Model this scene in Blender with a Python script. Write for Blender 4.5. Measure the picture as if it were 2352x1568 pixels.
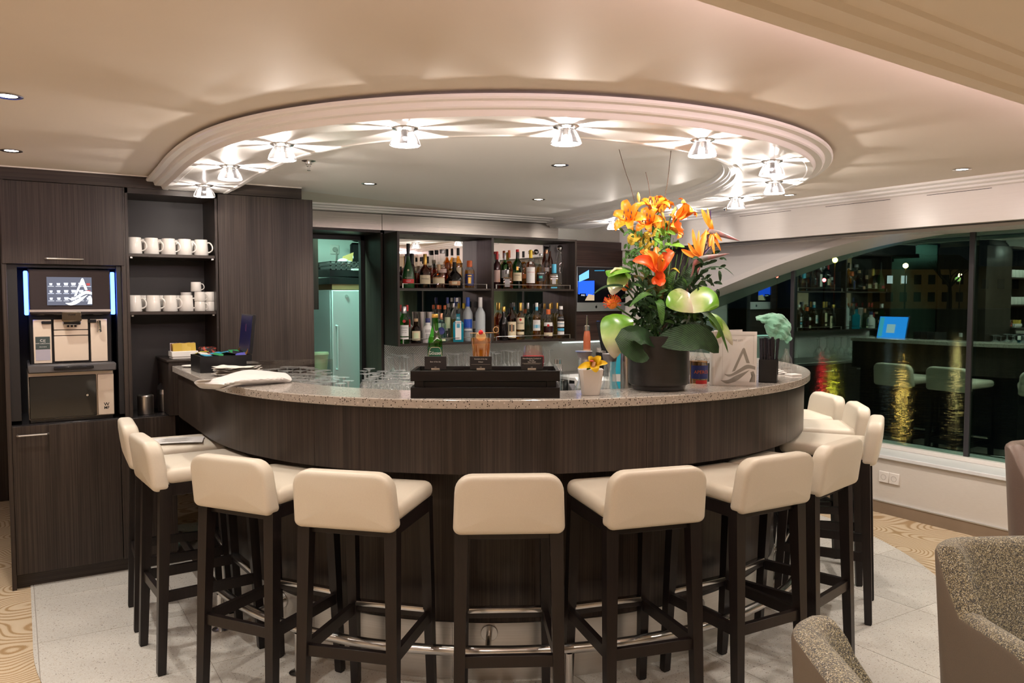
import bpy, bmesh, math, random
from mathutils import Vector, Matrix
random.seed(7)
PI = math.pi
S = bpy.context.scene
COL = S.collection
for o in list(bpy.data.objects):
    bpy.data.objects.remove(o, do_unlink=True)

# ------------------------------------------------------------------ camera
# world axes are the room's own axes; the camera stands at the origin, turned 32 degrees
F_PX, YAW, PITCH, EYE = 1830.0, math.radians(32.0), math.atan((784 - 685) / 1830.0), 1.6
cam = bpy.data.cameras.new('camera')
cam.sensor_fit = 'HORIZONTAL'; cam.sensor_width = 36.0
cam.lens = 36.0 * F_PX / 2352.0
cam.clip_start = 0.05; cam.clip_end = 400
camo = bpy.data.objects.new('camera', cam); COL.objects.link(camo)
camo.location = (0, 0, EYE)
camo.rotation_euler = (PI / 2 - PITCH, 0, -YAW)
S.camera = camo

# ------------------------------------------------------------------ world (night) and exposure
w = bpy.data.worlds.new('night'); S.world = w; w.use_nodes = True
bg = w.node_tree.nodes['Background']
bg.inputs[0].default_value = (0.010, 0.014, 0.022, 1); bg.inputs[1].default_value = 0.25
S.view_settings.view_transform = 'Standard'
S.view_settings.look = 'None'
S.view_settings.gamma = 1.0
S.view_settings.use_curve_mapping = False
S.view_settings.exposure = 0.22
S.cycles.transparent_max_bounces = 24
S.cycles.max_bounces = 10
S.cycles.sample_clamp_indirect = 6.0
LAMP_W, DOWN_W, FILL_W, COVE_E, PANTRY_W, STRIP_E = 5.6, 24.0, 40.0, 50.0, 32.0, 8.0
WARM = (1.0, 0.90, 0.80); WARMER = (1.0, 0.94, 0.86); PINKISH = (1.0, 0.74, 0.80)

# ------------------------------------------------------------------ pixel helpers: a place in the room from where the photograph shows it
def _ray(px, py):
    dx = (px - 1176) / F_PX; dz = (784 - py) / F_PX
    cx, cy, cz = dx, math.cos(PITCH) + dz * math.sin(PITCH), -math.sin(PITCH) + dz * math.cos(PITCH)
    c, s = math.cos(YAW), math.sin(YAW)
    return Vector((cx * c + cy * s, -cx * s + cy * c, cz))
EYEV = Vector((0, 0, EYE))
def onz(px, py, z):
    r = _ray(px, py); return EYEV + r * ((z - EYE) / r.z)
def onv(px, py, v):
    r = _ray(px, py); return EYEV + r * (v / r.y)
def onu(px, py, u):
    r = _ray(px, py); return EYEV + r * (u / r.x)
FWD = Vector((math.sin(YAW), math.cos(YAW), 0)); RGT = Vector((math.cos(YAW), -math.sin(YAW), 0))
def ond(px, py, d):
    r = _ray(px, py); return EYEV + r * (d / (r.x * FWD.x + r.y * FWD.y))

# ------------------------------------------------------------------ materials
MATS = {}
def _nt(name):
    m = bpy.data.materials.new(name); m.use_nodes = True
    n = m.node_tree.nodes; l = m.node_tree.links
    return m, n, l, n['Principled BSDF']
def mat(name, col, rough=0.5, metal=0.0, spec=0.5, emit=None, es=0.0, coat=0.0, trans=0.0, ior=1.45, sheen=0.0):
    if name in MATS: return MATS[name]
    m, n, l, b = _nt(name)
    b.inputs['Base Color'].default_value = (*col, 1)
    b.inputs['Roughness'].default_value = rough
    b.inputs['Metallic'].default_value = metal
    b.inputs['Specular IOR Level'].default_value = spec
    b.inputs['Coat Weight'].default_value = coat
    b.inputs['Coat Roughness'].default_value = 0.08
    b.inputs['Transmission Weight'].default_value = trans
    b.inputs['IOR'].default_value = ior
    b.inputs['Sheen Weight'].default_value = sheen
    if emit:
        b.inputs['Emission Color'].default_value = (*emit, 1); b.inputs['Emission Strength'].default_value = es
    MATS[name] = m; return m
def _coord(n, l, scale, kind='Object', rot=(0, 0, 0)):
    tc = n.new('ShaderNodeTexCoord'); mp = n.new('ShaderNodeMapping')
    mp.inputs['Scale'].default_value = scale; mp.inputs['Rotation'].default_value = rot
    l.new(tc.outputs[kind], mp.inputs[0]); return mp
def _ramp(n, l, src, stops, interp='LINEAR'):
    r = n.new('ShaderNodeValToRGB'); r.color_ramp.interpolation = interp
    while len(r.color_ramp.elements) < len(stops): r.color_ramp.elements.new(0.5)
    for e, (p, c) in zip(r.color_ramp.elements, stops):
        e.position = p; e.color = (*c, 1)
    l.new(src, r.inputs[0]); return r
def _noise(n, l, mp, scale, detail=4, rough=0.55, dist=0.0):
    t = n.new('ShaderNodeTexNoise'); t.inputs['Scale'].default_value = scale
    t.inputs['Detail'].default_value = detail; t.inputs['Roughness'].default_value = rough
    t.inputs['Distortion'].default_value = dist
    l.new(mp.outputs[0], t.inputs[0]); return t
def _bump(n, l, b, src, strength=0.2, dist=0.002):
    k = n.new('ShaderNodeBump'); k.inputs['Strength'].default_value = strength; k.inputs['Distance'].default_value = dist
    l.new(src, k.inputs['Height']); l.new(k.outputs[0], b.inputs['Normal']); return k
def mat_noise(name, c0, c1, scale=(1, 1, 1), ns=5, rough=0.5, metal=0, lo=0.3, hi=0.7, bump=0.0, bdist=0.002, detail=5, coat=0, spec=0.5, sheen=0, kind='Object', dist=0.0):
    if name in MATS: return MATS[name]
    m, n, l, b = _nt(name)
    mp = _coord(n, l, scale, kind); t = _noise(n, l, mp, ns, detail, 0.6, dist)
    r = _ramp(n, l, t.outputs['Fac'], [(lo, c0), (hi, c1)])
    l.new(r.outputs[0], b.inputs['Base Color'])
    b.inputs['Roughness'].default_value = rough; b.inputs['Metallic'].default_value = metal
    b.inputs['Coat Weight'].default_value = coat; b.inputs['Specular IOR Level'].default_value = spec
    b.inputs['Sheen Weight'].default_value = sheen
    if bump: _bump(n, l, b, t.outputs['Fac'], bump, bdist)
    MATS[name] = m; return m
def mat_thin(name, tint, refl=0.08, gl=(1, 1, 1), rough=0.0, solid=0.0, scol=(1, 1, 1)):
    """thin clear glass: see-through with a mirror share that grows at grazing angles"""
    if name in MATS: return MATS[name]
    m = bpy.data.materials.new(name); m.use_nodes = True
    n = m.node_tree.nodes; l = m.node_tree.links; n.clear()
    out = n.new('ShaderNodeOutputMaterial'); tr = n.new('ShaderNodeBsdfTransparent'); g = n.new('ShaderNodeBsdfGlossy')
    tr.inputs[0].default_value = (*tint, 1); g.inputs[0].default_value = (*gl, 1); g.inputs['Roughness'].default_value = rough
    lw = n.new('ShaderNodeLayerWeight'); lw.inputs[0].default_value = 0.35
    ma = n.new('ShaderNodeMath'); ma.operation = 'MULTIPLY_ADD'; ma.inputs[1].default_value = 0.75; ma.inputs[2].default_value = refl; ma.use_clamp = True
    l.new(lw.outputs['Facing'], ma.inputs[0])
    pw = n.new('ShaderNodeMath'); pw.operation = 'POWER'; pw.inputs[1].default_value = 3.0
    l.new(lw.outputs['Facing'], pw.inputs[0]); l.new(pw.outputs[0], ma.inputs[0])
    mx = n.new('ShaderNodeMixShader'); l.new(ma.outputs[0], mx.inputs[0]); l.new(tr.outputs[0], mx.inputs[1]); l.new(g.outputs[0], mx.inputs[2])
    last = mx
    if solid > 0:
        d = n.new('ShaderNodeBsdfDiffuse'); d.inputs[0].default_value = (*scol, 1)
        m2 = n.new('ShaderNodeMixShader'); m2.inputs[0].default_value = solid
        l.new(mx.outputs[0], m2.inputs[1]); l.new(d.outputs[0], m2.inputs[2]); last = m2
    l.new(last.outputs[0], out.inputs[0]); MATS[name] = m; return m
def mat_emit(name, col, strength):
    if name in MATS: return MATS[name]
    m = bpy.data.materials.new(name); m.use_nodes = True
    n = m.node_tree.nodes; l = m.node_tree.links; n.clear()
    out = n.new('ShaderNodeOutputMaterial'); e = n.new('ShaderNodeEmission')
    e.inputs[0].default_value = (*col, 1); e.inputs[1].default_value = strength
    l.new(e.outputs[0], out.inputs[0]); MATS[name] = m; return m

def make_materials():
    # dark wood veneer, grain along z
    def veneer(name, scale, cs):
        m, n, l, b = _nt(name)
        mp = _coord(n, l, scale)
        t = _noise(n, l, mp, 1.0, 6, 0.62, 0.15)
        mp2 = _coord(n, l, tuple(s * 0.12 for s in scale)); t2 = _noise(n, l, mp2, 1.0, 3, 0.5)
        ad = n.new('ShaderNodeMath'); ad.operation = 'MULTIPLY_ADD'; ad.inputs[1].default_value = 0.45; 
        l.new(t2.outputs['Fac'], ad.inputs[0]); l.new(t.outputs['Fac'], ad.inputs[2])
        r = _ramp(n, l, ad.outputs[0], [(0.50, cs[0]), (0.68, cs[1]), (0.86, cs[2])])
        l.new(r.outputs[0], b.inputs['Base Color']); b.inputs['Roughness'].default_value = 0.36
        b.inputs['Specular IOR Level'].default_value = 0.32
        _bump(n, l, b, t.outputs['Fac'], 0.10, 0.001)
        MATS[name] = m
    W3 = ((0.012, 0.0085, 0.007), (0.025, 0.018, 0.0145), (0.048, 0.035, 0.0275))
    veneer('wood', (170, 170, 1.6), W3)
    veneer('wood_h', (1.6, 170, 170), W3)
    veneer('wood_back', (2.2, 120, 150), ((0.014, 0.008, 0.007), (0.032, 0.018, 0.015), (0.058, 0.034, 0.028)))
    mat_noise('leg_wood', (0.008, 0.0055, 0.0052), (0.015, 0.0105, 0.0098), (90, 90, 3), 1.0, 0.36, spec=0.35, bump=0.05, bdist=0.0006)
    mat('black_inside', (0.010, 0.009, 0.009), 0.45)
    mat('black_lacquer', (0.008, 0.008, 0.009), 0.28)
    mat_noise('leather', (0.66, 0.59, 0.485), (0.70, 0.63, 0.52), (1, 1, 1), 320, 0.42, bump=0.10, bdist=0.0006, detail=3)
    mat('stitch', (0.30, 0.22, 0.15), 0.7)
    mat_noise('ceiling', (0.70, 0.63, 0.56), (0.72, 0.65, 0.58), (1, 1, 1), 3, 0.60, spec=0.06)
    mat('ring', (0.88, 0.86, 0.845), 0.26, spec=0.45)
    mat_noise('panel_white', (0.76, 0.715, 0.675), (0.79, 0.745, 0.705), (3, 3, 60), 2, 0.27, bump=0.04, bdist=0.001)
    mat('trim_white', (0.78, 0.725, 0.68), 0.32)
    mat_noise('wall_paper', (0.62, 0.565, 0.51), (0.66, 0.605, 0.55), (8, 8, 90), 3, 0.6, bump=0.1)
    mat_noise('sill_stone', (0.70, 0.69, 0.69), (0.76, 0.75, 0.75), (2, 2, 2), 4, 0.3)
    mat_noise('baseboard', (0.24, 0.175, 0.12), (0.29, 0.215, 0.15), (30, 2, 2), 2, 0.5)
    mat('slot_shade_dark', (0.045, 0.035, 0.032), 0.6)
    # brushed steel
    m, n, l, b = _nt('brushed')
    mp = _coord(n, l, (1.5, 1.5, 220)); t = _noise(n, l, mp, 1.0, 5, 0.6)
    r = _ramp(n, l, t.outputs['Fac'], [(0.3, (0.27, 0.245, 0.22)), (0.7, (0.40, 0.365, 0.33))]); l.new(r.outputs[0], b.inputs['Base Color'])
    b.inputs['Metallic'].default_value = 1; b.inputs['Roughness'].default_value = 0.27; b.inputs['Anisotropic'].default_value = 0.5
    _bump(n, l, b, t.outputs['Fac'], 0.06, 0.0006); MATS['brushed'] = m
    mat_noise('kick_steel', (0.60, 0.57, 0.53), (0.68, 0.65, 0.61), (1.5, 1.5, 200), 1.0, 0.30, 0.85)
    mat('steel', (0.62, 0.60, 0.58), 0.22, 1.0); mat('worktop_white', (0.62, 0.61, 0.59), 0.35)
    mat('steel_satin', (0.56, 0.53, 0.50), 0.34, 1.0)
    mat('chrome', (0.78, 0.77, 0.76), 0.07, 1.0)
    mat('aluminium', (0.70, 0.71, 0.73), 0.35, 0.9)
    # ribbed metal behind the right end of the back wall
    m, n, l, b = _nt('ribbed_metal')
    mp = _coord(n, l, (1, 1, 1), rot=(0, math.radians(38), 0)); wv = n.new('ShaderNodeTexWave'); wv.inputs['Scale'].default_value = 26
    l.new(mp.outputs[0], wv.inputs[0]); b.inputs['Base Color'].default_value = (0.48, 0.47, 0.46, 1)
    b.inputs['Metallic'].default_value = 0.9; b.inputs['Roughness'].default_value = 0.38
    _bump(n, l, b, wv.outputs['Fac'], 0.6, 0.004); MATS['ribbed_metal'] = m
    # speckled counter stone
    m, n, l, b = _nt('stone')
    mp = _coord(n, l, (1, 1, 1)); v = n.new('ShaderNodeTexVoronoi'); v.inputs['Scale'].default_value = 170
    l.new(mp.outputs[0], v.inputs[0])
    v2 = n.new('ShaderNodeTexVoronoi'); v2.inputs['Scale'].default_value = 95; l.new(mp.outputs[0], v2.inputs[0])
    t = _noise(n, l, mp, 60, 3)
    base = _ramp(n, l, t.outputs['Fac'], [(0.3, (0.43, 0.385, 0.34)), (0.7, (0.50, 0.455, 0.405))])
    sep = n.new('ShaderNodeSeparateColor'); l.new(v.outputs['Color'], sep.inputs[0])
    gt = n.new('ShaderNodeMath'); gt.operation = 'GREATER_THAN'; gt.inputs[1].default_value = 0.78; l.new(sep.outputs[0], gt.inputs[0])
    lt = n.new('ShaderNodeMath'); lt.operation = 'LESS_THAN'; lt.inputs[1].default_value = 0.40; l.new(v.outputs['Distance'], lt.inputs[0])
    mu = n.new('ShaderNodeMath'); mu.operation = 'MULTIPLY'; l.new(gt.outputs[0], mu.inputs[0]); l.new(lt.outputs[0], mu.inputs[1])
    mx = n.new('ShaderNodeMix'); mx.data_type = 'RGBA'; l.new(mu.outputs[0], mx.inputs[0]); l.new(base.outputs[0], mx.inputs[6]); mx.inputs[7].default_value = (0.030, 0.022, 0.018, 1)
    s2 = n.new('ShaderNodeSeparateColor'); l.new(v2.outputs['Color'], s2.inputs[0])
    g2 = n.new('ShaderNodeMath'); g2.operation = 'GREATER_THAN'; g2.inputs[1].default_value = 0.9; l.new(s2.outputs[1], g2.inputs[0])
    l2 = n.new('ShaderNodeMath'); l2.operation = 'LESS_THAN'; l2.inputs[1].default_value = 0.35; l.new(v2.outputs['Distance'], l2.inputs[0])
    m2 = n.new('ShaderNodeMath'); m2.operation = 'MULTIPLY'; l.new(g2.outputs[0], m2.inputs[0]); l.new(l2.outputs[0], m2.inputs[1])
    mx2 = n.new('ShaderNodeMix'); mx2.data_type = 'RGBA'; l.new(m2.outputs[0], mx2.inputs[0]); l.new(mx.outputs[2], mx2.inputs[6]); mx2.inputs[7].default_value = (0.66, 0.62, 0.57, 1)
    l.new(mx2.outputs[2], b.inputs['Base Color']); b.inputs['Roughness'].default_value = 0.13; b.inputs['Specular IOR Level'].default_value = 0.6
    MATS['stone'] = m
    # terrazzo floor tile
    m, n, l, b = _nt('terrazzo')
    tc = n.new('ShaderNodeNewGeometry'); v = n.new('ShaderNodeTexVoronoi'); v.inputs['Scale'].default_value = 230
    l.new(tc.outputs['Position'], v.inputs[0]); sep = n.new('ShaderNodeSeparateColor'); l.new(v.outputs['Color'], sep.inputs[0])
    r = _ramp(n, l, sep.outputs[0], [(0.0, (0.66, 0.625, 0.57)), (0.55, (0.70, 0.665, 0.61)), (0.80, (0.63, 0.58, 0.51)), (0.945, (0.52, 0.46, 0.39)), (0.985, (0.26, 0.225, 0.19))], 'CONSTANT')
    t = n.new('ShaderNodeTexNoise'); t.inputs['Scale'].default_value = 2.2; l.new(tc.outputs['Position'], t.inputs[0])
    oi = n.new('ShaderNodeObjectInfo'); hs = n.new('ShaderNodeHueSaturation')
    mr = n.new('ShaderNodeMapRange'); mr.inputs[3].default_value = 0.90; mr.inputs[4].default_value = 1.05; l.new(oi.outputs['Random'], mr.inputs[0])
    l.new(mr.outputs[0], hs.inputs['Value']); l.new(r.outputs[0], hs.inputs['Color']); l.new(hs.outputs[0], b.inputs['Base Color'])
    b.inputs['Roughness'].default_value = 0.24; MATS['terrazzo'] = m
    mat('grout', (0.34, 0.30, 0.26), 0.8)
    # carpet with wavy brown lines
    m, n, l, b = _nt('carpet')
    tc = n.new('ShaderNodeNewGeometry'); mp = n.new('ShaderNodeMapping'); l.new(tc.outputs['Position'], mp.inputs[0]); mp.inputs['Scale'].default_value = (1, 1, 0)
    nz = n.new('ShaderNodeTexNoise'); nz.inputs['Scale'].default_value = 1.5; nz.inputs['Detail'].default_value = 1.0; l.new(mp.outputs[0], nz.inputs[0])
    ml = n.new('ShaderNodeMath'); ml.operation = 'MULTIPLY'; ml.inputs[1].default_value = 46.0; l.new(nz.outputs['Fac'], ml.inputs[0])
    fr = n.new('ShaderNodeMath'); fr.operation = 'PINGPONG'; fr.inputs[1].default_value = 0.5; l.new(ml.outputs[0], fr.inputs[0])
    n2 = n.new('ShaderNodeTexNoise'); n2.inputs['Scale'].default_value = 260; l.new(mp.outputs[0], n2.inputs[0])
    ad = n.new('ShaderNodeMath'); ad.operation = 'MULTIPLY_ADD'; ad.inputs[1].default_value = 0.35; l.new(n2.outputs['Fac'], ad.inputs[0]); l.new(fr.outputs[0], ad.inputs[2])
    r = _ramp(n, l, ad.outputs[0], [(0.20, (0.34, 0.21, 0.09)), (0.29, (0.38, 0.245, 0.12)), (0.38, (0.56, 0.43, 0.28)), (0.8, (0.60, 0.47, 0.325))])
    l.new(r.outputs[0], b.inputs['Base Color']); b.inputs['Roughness'].default_value = 0.95; b.inputs['Specular IOR Level'].default_value = 0.1; b.inputs['Sheen Weight'].default_value = 0.25
    _bump(n, l, b, ad.outputs[0], 0.6, 0.004); MATS['carpet'] = m
    # tweed
    m, n, l, b = _nt('tweed')
    mp = _coord(n, l, (1, 1, 1)); v = n.new('ShaderNodeTexVoronoi'); v.inputs['Scale'].default_value = 420; l.new(mp.outputs[0], v.inputs[0])
    sep = n.new('ShaderNodeSeparateColor'); l.new(v.outputs['Color'], sep.inputs[0])
    r = _ramp(n, l, sep.outputs[0], [(0, (0.05, 0.047, 0.044)), (0.30, (0.12, 0.10, 0.07)), (0.52, (0.25, 0.205, 0.115)), (0.74, (0.42, 0.355, 0.22)), (0.92, (0.58, 0.53, 0.42))], 'CONSTANT')
    l.new(r.outputs[0], b.inputs['Base Color']); b.inputs['Roughness'].default_value = 0.9; b.inputs['Sheen Weight'].default_value = 0.3
    _bump(n, l, b, v.outputs['Distance'], 0.7, 0.002); MATS['tweed'] = m
    mat_noise('taupe_leather', (0.17, 0.135, 0.10), (0.20, 0.16, 0.12), (1, 1, 1), 250, 0.45, bump=0.1, bdist=0.0006)
    mat_noise('brown_leather', (0.15, 0.105, 0.085), (0.18, 0.13, 0.105), (1, 1, 1), 250, 0.40, bump=0.1, bdist=0.0006)
    mat('porcelain', (0.80, 0.775, 0.74), 0.12, coat=0.3)
    mat('white_paper', (0.72, 0.69, 0.665), 0.7)
    mat('grey_print', (0.26, 0.245, 0.215), 0.6)
    mat('napkin', (0.70, 0.645, 0.575), 0.85)
    mat('cloth_white', (0.70, 0.665, 0.64), 0.85, sheen=0.2)
    mat_noise('cloth_green', (0.13, 0.30, 0.20), (0.17, 0.36, 0.25), (1, 1, 1), 90, 0.95, bump=0.3, bdist=0.002, sheen=0.2)
    mat('mirror', (0.88, 0.87, 0.85), 0.015, 1.0)
    mat_thin('clear', (0.96, 0.97, 0.97), 0.10); mat_thin('glassware', (0.95, 0.965, 0.96), 0.13, rough=0.04, solid=0.05); mat_thin('glass_edge', (0.86, 0.88, 0.88), 0.30, rough=0.05, solid=0.10)
    mat_thin('clear_stem', (0.90, 0.92, 0.92), 0.16)
    mat_thin('acrylic', (0.90, 0.88, 0.86), 0.06)
    mat_thin('shade_glass', (0.86, 0.86, 0.87), 0.05, solid=0.05)
    mat_thin('streak_facet', (0.14, 0.14, 0.15), 0.14, solid=0.10)
    mat('machine_steel', (0.72, 0.62, 0.51), 0.42, 0.55)
    mat_emit('bulb', (1.0, 0.92, 0.82), 90.0)
    mat_emit('spot_lens', (1.0, 0.90, 0.78), 25.0)
    mat_emit('cove_led', PINKISH, COVE_E)
    mat_emit('strip_led', (1.0, 0.90, 0.95), STRIP_E)
make_materials()

# ------------------------------------------------------------------ mesh builder
class MB:
    def __init__(s): s.v = []; s.f = []; s.m = []; s.mi = 0
    def add(s, vs, fs, M=None):
        o = len(s.v)
        for p in vs:
            p = Vector(p); s.v.append(M @ p if M is not None else p)
        for f in fs: s.f.append([i + o for i in f]); s.m.append(s.mi)
        return s
    def box(s, x0, x1, y0, y1, z0, z1, b=0.0, M=None, seg=1):
        if b <= 0:
            vs = [(x, y, z) for z in (z0, z1) for y in (y0, y1) for x in (x0, x1)]
            return s.add(vs, [(0, 2, 3, 1), (4, 5, 7, 6), (0, 1, 5, 4), (2, 6, 7, 3), (0, 4, 6, 2), (1, 3, 7, 5)], M)
        bm = bmesh.new(); bmesh.ops.create_cube(bm, size=1)
        for q in bm.verts: q.co = Vector(((x0 + x1) / 2 + q.co.x * (x1 - x0), (y0 + y1) / 2 + q.co.y * (y1 - y0), (z0 + z1) / 2 + q.co.z * (z1 - z0)))
        bmesh.ops.bevel(bm, geom=bm.edges[:], offset=b, segments=seg, profile=0.5, affect='EDGES')
        bm.verts.index_update(); s.add([q.co.copy() for q in bm.verts], [[q.index for q in f.verts] for f in bm.faces], M); bm.free(); return s
    def beam(s, a, b2, w0, w1, t0, t1, up=(0, 0, 1)):
        """tapered square bar from a to b2; w along 'side', t along the other axis"""
        a = Vector(a); b2 = Vector(b2); d = (b2 - a).normalized(); side = d.cross(Vector(up))
        if side.length < 1e-4: side = Vector((1, 0, 0))
        side.normalize(); oth = side.cross(d).normalized()
        vs = []
        for p, ww, tt in ((a, w0, t0), (b2, w1, t1)):
            for i, j in ((-1, -1), (1, -1), (1, 1), (-1, 1)): vs.append(p + side * ww / 2 * i + oth * tt / 2 * j)
        return s.add(vs, [(3, 2, 1, 0), (4, 5, 6, 7), (0, 1, 5, 4), (1, 2, 6, 5), (2, 3, 7, 6), (3, 0, 4, 7)])
    def lathe(s, prof, n=24, M=None, cap0=False, cap1=False, a0=0.0, a1=2 * PI):
        full = abs(a1 - a0 - 2 * PI) < 1e-6; k = n if full else n + 1
        vs = []; fs = []
        for (r, z) in prof:
            for i in range(k):
                a = a0 + (a1 - a0) * i / n; vs.append((r * math.cos(a), r * math.sin(a), z))
        for j in range(len(prof) - 1):
            for i in range(n):
                i2 = (i + 1) % k if full else i + 1
                fs.append((j * k + i, j * k + i2, (j + 1) * k + i2, (j + 1) * k + i))
        if cap0: fs.append(tuple(reversed(range(k))))
        if cap1: fs.append(tuple((len(prof) - 1) * k + i for i in range(k)))
        return s.add(vs, fs, M)
    def tube(s, pts, r, n=8, closed=False, caps=True):
        pts = [Vector(p) for p in pts]; N = len(pts); vs = []; fs = []
        rs = r if isinstance(r, (list, tuple)) else [r] * N
        prev = None
        for i, p in enumerate(pts):
            if closed: t = pts[(i + 1) % N] - pts[i - 1]
            else: t = pts[min(i + 1, N - 1)] - pts[max(i - 1, 0)]
            t.normalize()
            if prev is None:
                a = t.cross(Vector((0, 0, 1)))
                if a.length < 1e-3: a = t.cross(Vector((1, 0, 0)))
            else: a = prev - t * prev.dot(t)
            a.normalize(); prev = a; b = t.cross(a)
            for k in range(n):
                c = 2 * PI * k / n; vs.append(p + (a * math.cos(c) + b * math.sin(c)) * rs[i])
        for i in range(N if closed else N - 1):
            j = (i + 1) % N
            for k in range(n): fs.append((i * n + k, i * n + (k + 1) % n, j * n + (k + 1) % n, j * n + k))
        if caps and not closed: fs.append(tuple(reversed(range(n)))); fs.append(tuple((N - 1) * n + k for k in range(n)))
        return s.add(vs, fs)
    def prism(s, poly, z0, z1, M=None):
        n = len(poly); vs = [(x, y, z0) for x, y in poly] + [(x, y, z1) for x, y in poly]
        fs = [tuple(reversed(range(n))), tuple(range(n, 2 * n))] + [(i, (i + 1) % n, n + (i + 1) % n, n + i) for i in range(n)]
        return s.add(vs, fs, M)
    def loft(s, rings, closed=True, cap0=True, cap1=True, M=None):
        n = len(rings[0]); vs = [p for r in rings for p in r]; fs = []
        for j in range(len(rings) - 1):
            for i in range(n if closed else n - 1):
                i2 = (i + 1) % n; fs.append((j * n + i, j * n + i2, (j + 1) * n + i2, (j + 1) * n + i))
        if cap0: fs.append(tuple(reversed(range(n))))
        if cap1: fs.append(tuple((len(rings) - 1) * n + i for i in range(n)))
        return s.add(vs, fs, M)
    def grid(s, P):
        """P[j][i] points -> quad sheet"""
        n = len(P[0]); vs = [p for r in P for p in r]; fs = []
        for j in range(len(P) - 1):
            for i in range(n - 1): fs.append((j * n + i, j * n + i + 1, (j + 1) * n + i + 1, (j + 1) * n + i))
        return s.add(vs, fs)
    def ball(s, c, r, n=12, m=8, sc=(1, 1, 1)):
        prof = [(max(r * math.sin(PI * j / m), 1e-5), -r * math.cos(PI * j / m)) for j in range(m + 1)]
        return s.lathe(prof, n, Matrix.Translation(c) @ Matrix.Diagonal((*sc, 1)))
    def mesh(s, name, mats, smooth=True):
        me = bpy.data.meshes.new(name); me.from_pydata([tuple(v) for v in s.v], [], s.f)
        for mm in (mats if isinstance(mats, (list, tuple)) else [mats]): me.materials.append(MATS[mm] if isinstance(mm, str) else mm)
        if any(s.m): me.polygons.foreach_set('material_index', s.m)
        me.validate(); bm = bmesh.new(); bm.from_mesh(me); bmesh.ops.recalc_face_normals(bm, faces=bm.faces[:]); bm.to_mesh(me); bm.free()
        if smooth:
            me.polygons.foreach_set('use_smooth', [True] * len(me.polygons))
            me.set_sharp_from_angle(angle=math.radians(38))
        return me
    def build(s, name, mats, parent=None, loc=None, rotz=None, smooth=True):
        o = bpy.data.objects.new(name, s.mesh(name, mats, smooth)); COL.objects.link(o)
        if parent: o.parent = parent
        if loc is not None: o.location = loc
        if rotz is not None: o.rotation_euler = (0, 0, rotz)
        return o

def tag(o, label, cat, group=None):
    o['label'] = label; o['category'] = cat
    if group: o['group'] = group
    return o
def struct(o):
    o['kind'] = 'structure'; return o
def empty(name, loc, rotz=0.0, label=None, cat=None, group=None):
    o = bpy.data.objects.new(name, None); o.empty_display_size = 0.05; COL.objects.link(o)
    o.location = loc; o.rotation_euler = (0, 0, rotz)
    if label: tag(o, label, cat, group)
    return o
def dup(root, loc=None, rotz=None, label=None, group=None, parent=None, scale=None):
    c = root.copy(); COL.objects.link(c)
    if parent: c.parent = parent
    if loc is not None: c.location = loc
    if rotz is not None: c.rotation_euler = (0, 0, rotz)
    if scale is not None: c.scale = (scale,) * 3 if not isinstance(scale, tuple) else scale
    if label: c['label'] = label
    if group: c['group'] = group
    for ch in root.children: dup(ch, parent=c)
    return c

def rrect(w, h, r, n=5, cx=0, cy=0, rb=None):
    """rounded rectangle outline, ccw; r top corners, rb bottom corners"""
    rb = r if rb is None else rb; out = []
    for (x, y, a0, rr) in ((w / 2 - rb, -h / 2 + rb, -PI / 2, rb), (w / 2 - r, h / 2 - r, 0, r), (-w / 2 + r, h / 2 - r, PI / 2, r), (-w / 2 + rb, -h / 2 + rb, PI, rb)):
        for i in range(n + 1):
            a = a0 + PI / 2 * i / n; out.append((cx + x + rr * math.cos(a), cy + y + rr * math.sin(a)))
    return out
def inset(poly, d):
    n = len(poly); out = []
    for i in range(n):
        x0, y0 = poly[i - 1]; x1, y1 = poly[i]; x2, y2 = poly[(i + 1) % n]
        def nrm(ax, ay, bx, by):
            L = math.hypot(bx - ax, by - ay) or 1e-9; return (-(by - ay) / L, (bx - ax) / L)
        a = nrm(x0, y0, x1, y1); b = nrm(x1, y1, x2, y2); mx, my = a[0] + b[0], a[1] + b[1]; L = math.hypot(mx, my) or 1e-9
        k = min(1.0 / max(0.3, (mx * a[0] + my * a[1]) / L), 1.6)
        out.append((x1 + mx / L * d * k, y1 + my / L * d * k))
    return out
def cushion(mb, poly, z0, z1, er, bulge=0.0, n=4, M=None):
    """upholstered slab: outline in xy, rounded edges of radius er, domed top and bottom"""
    rings = []
    for k in range(n + 1):
        a = PI / 2 * k / n; ins = er * (1 - math.sin(a)); z = z0 + er * (1 - math.cos(a))
        rings.append([(x, y, z) for x, y in inset(poly, ins)])
    for k in range(n + 1):
        a = PI / 2 * k / n; ins = er * (1 - math.cos(a)); z = z1 - er * (1 - math.sin(a))
        rings.append([(x, y, z) for x, y in inset(poly, ins)])
    cx = sum(p[0] for p in poly) / len(poly); cy = sum(p[1] for p in poly) / len(poly)
    def shrink(ring, f, dz): return [(cx + (x - cx) * f, cy + (y - cy) * f, z + dz) for x, y, z in ring]
    top = rings[-1]; bot = rings[0]
    rings = [shrink(bot, 0.35, -bulge), shrink(bot, 0.75, -bulge * 0.6)] + rings + [shrink(top, 0.75, bulge * 0.6), shrink(top, 0.35, bulge)]
    return mb.loft(rings, M=M)

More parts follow.
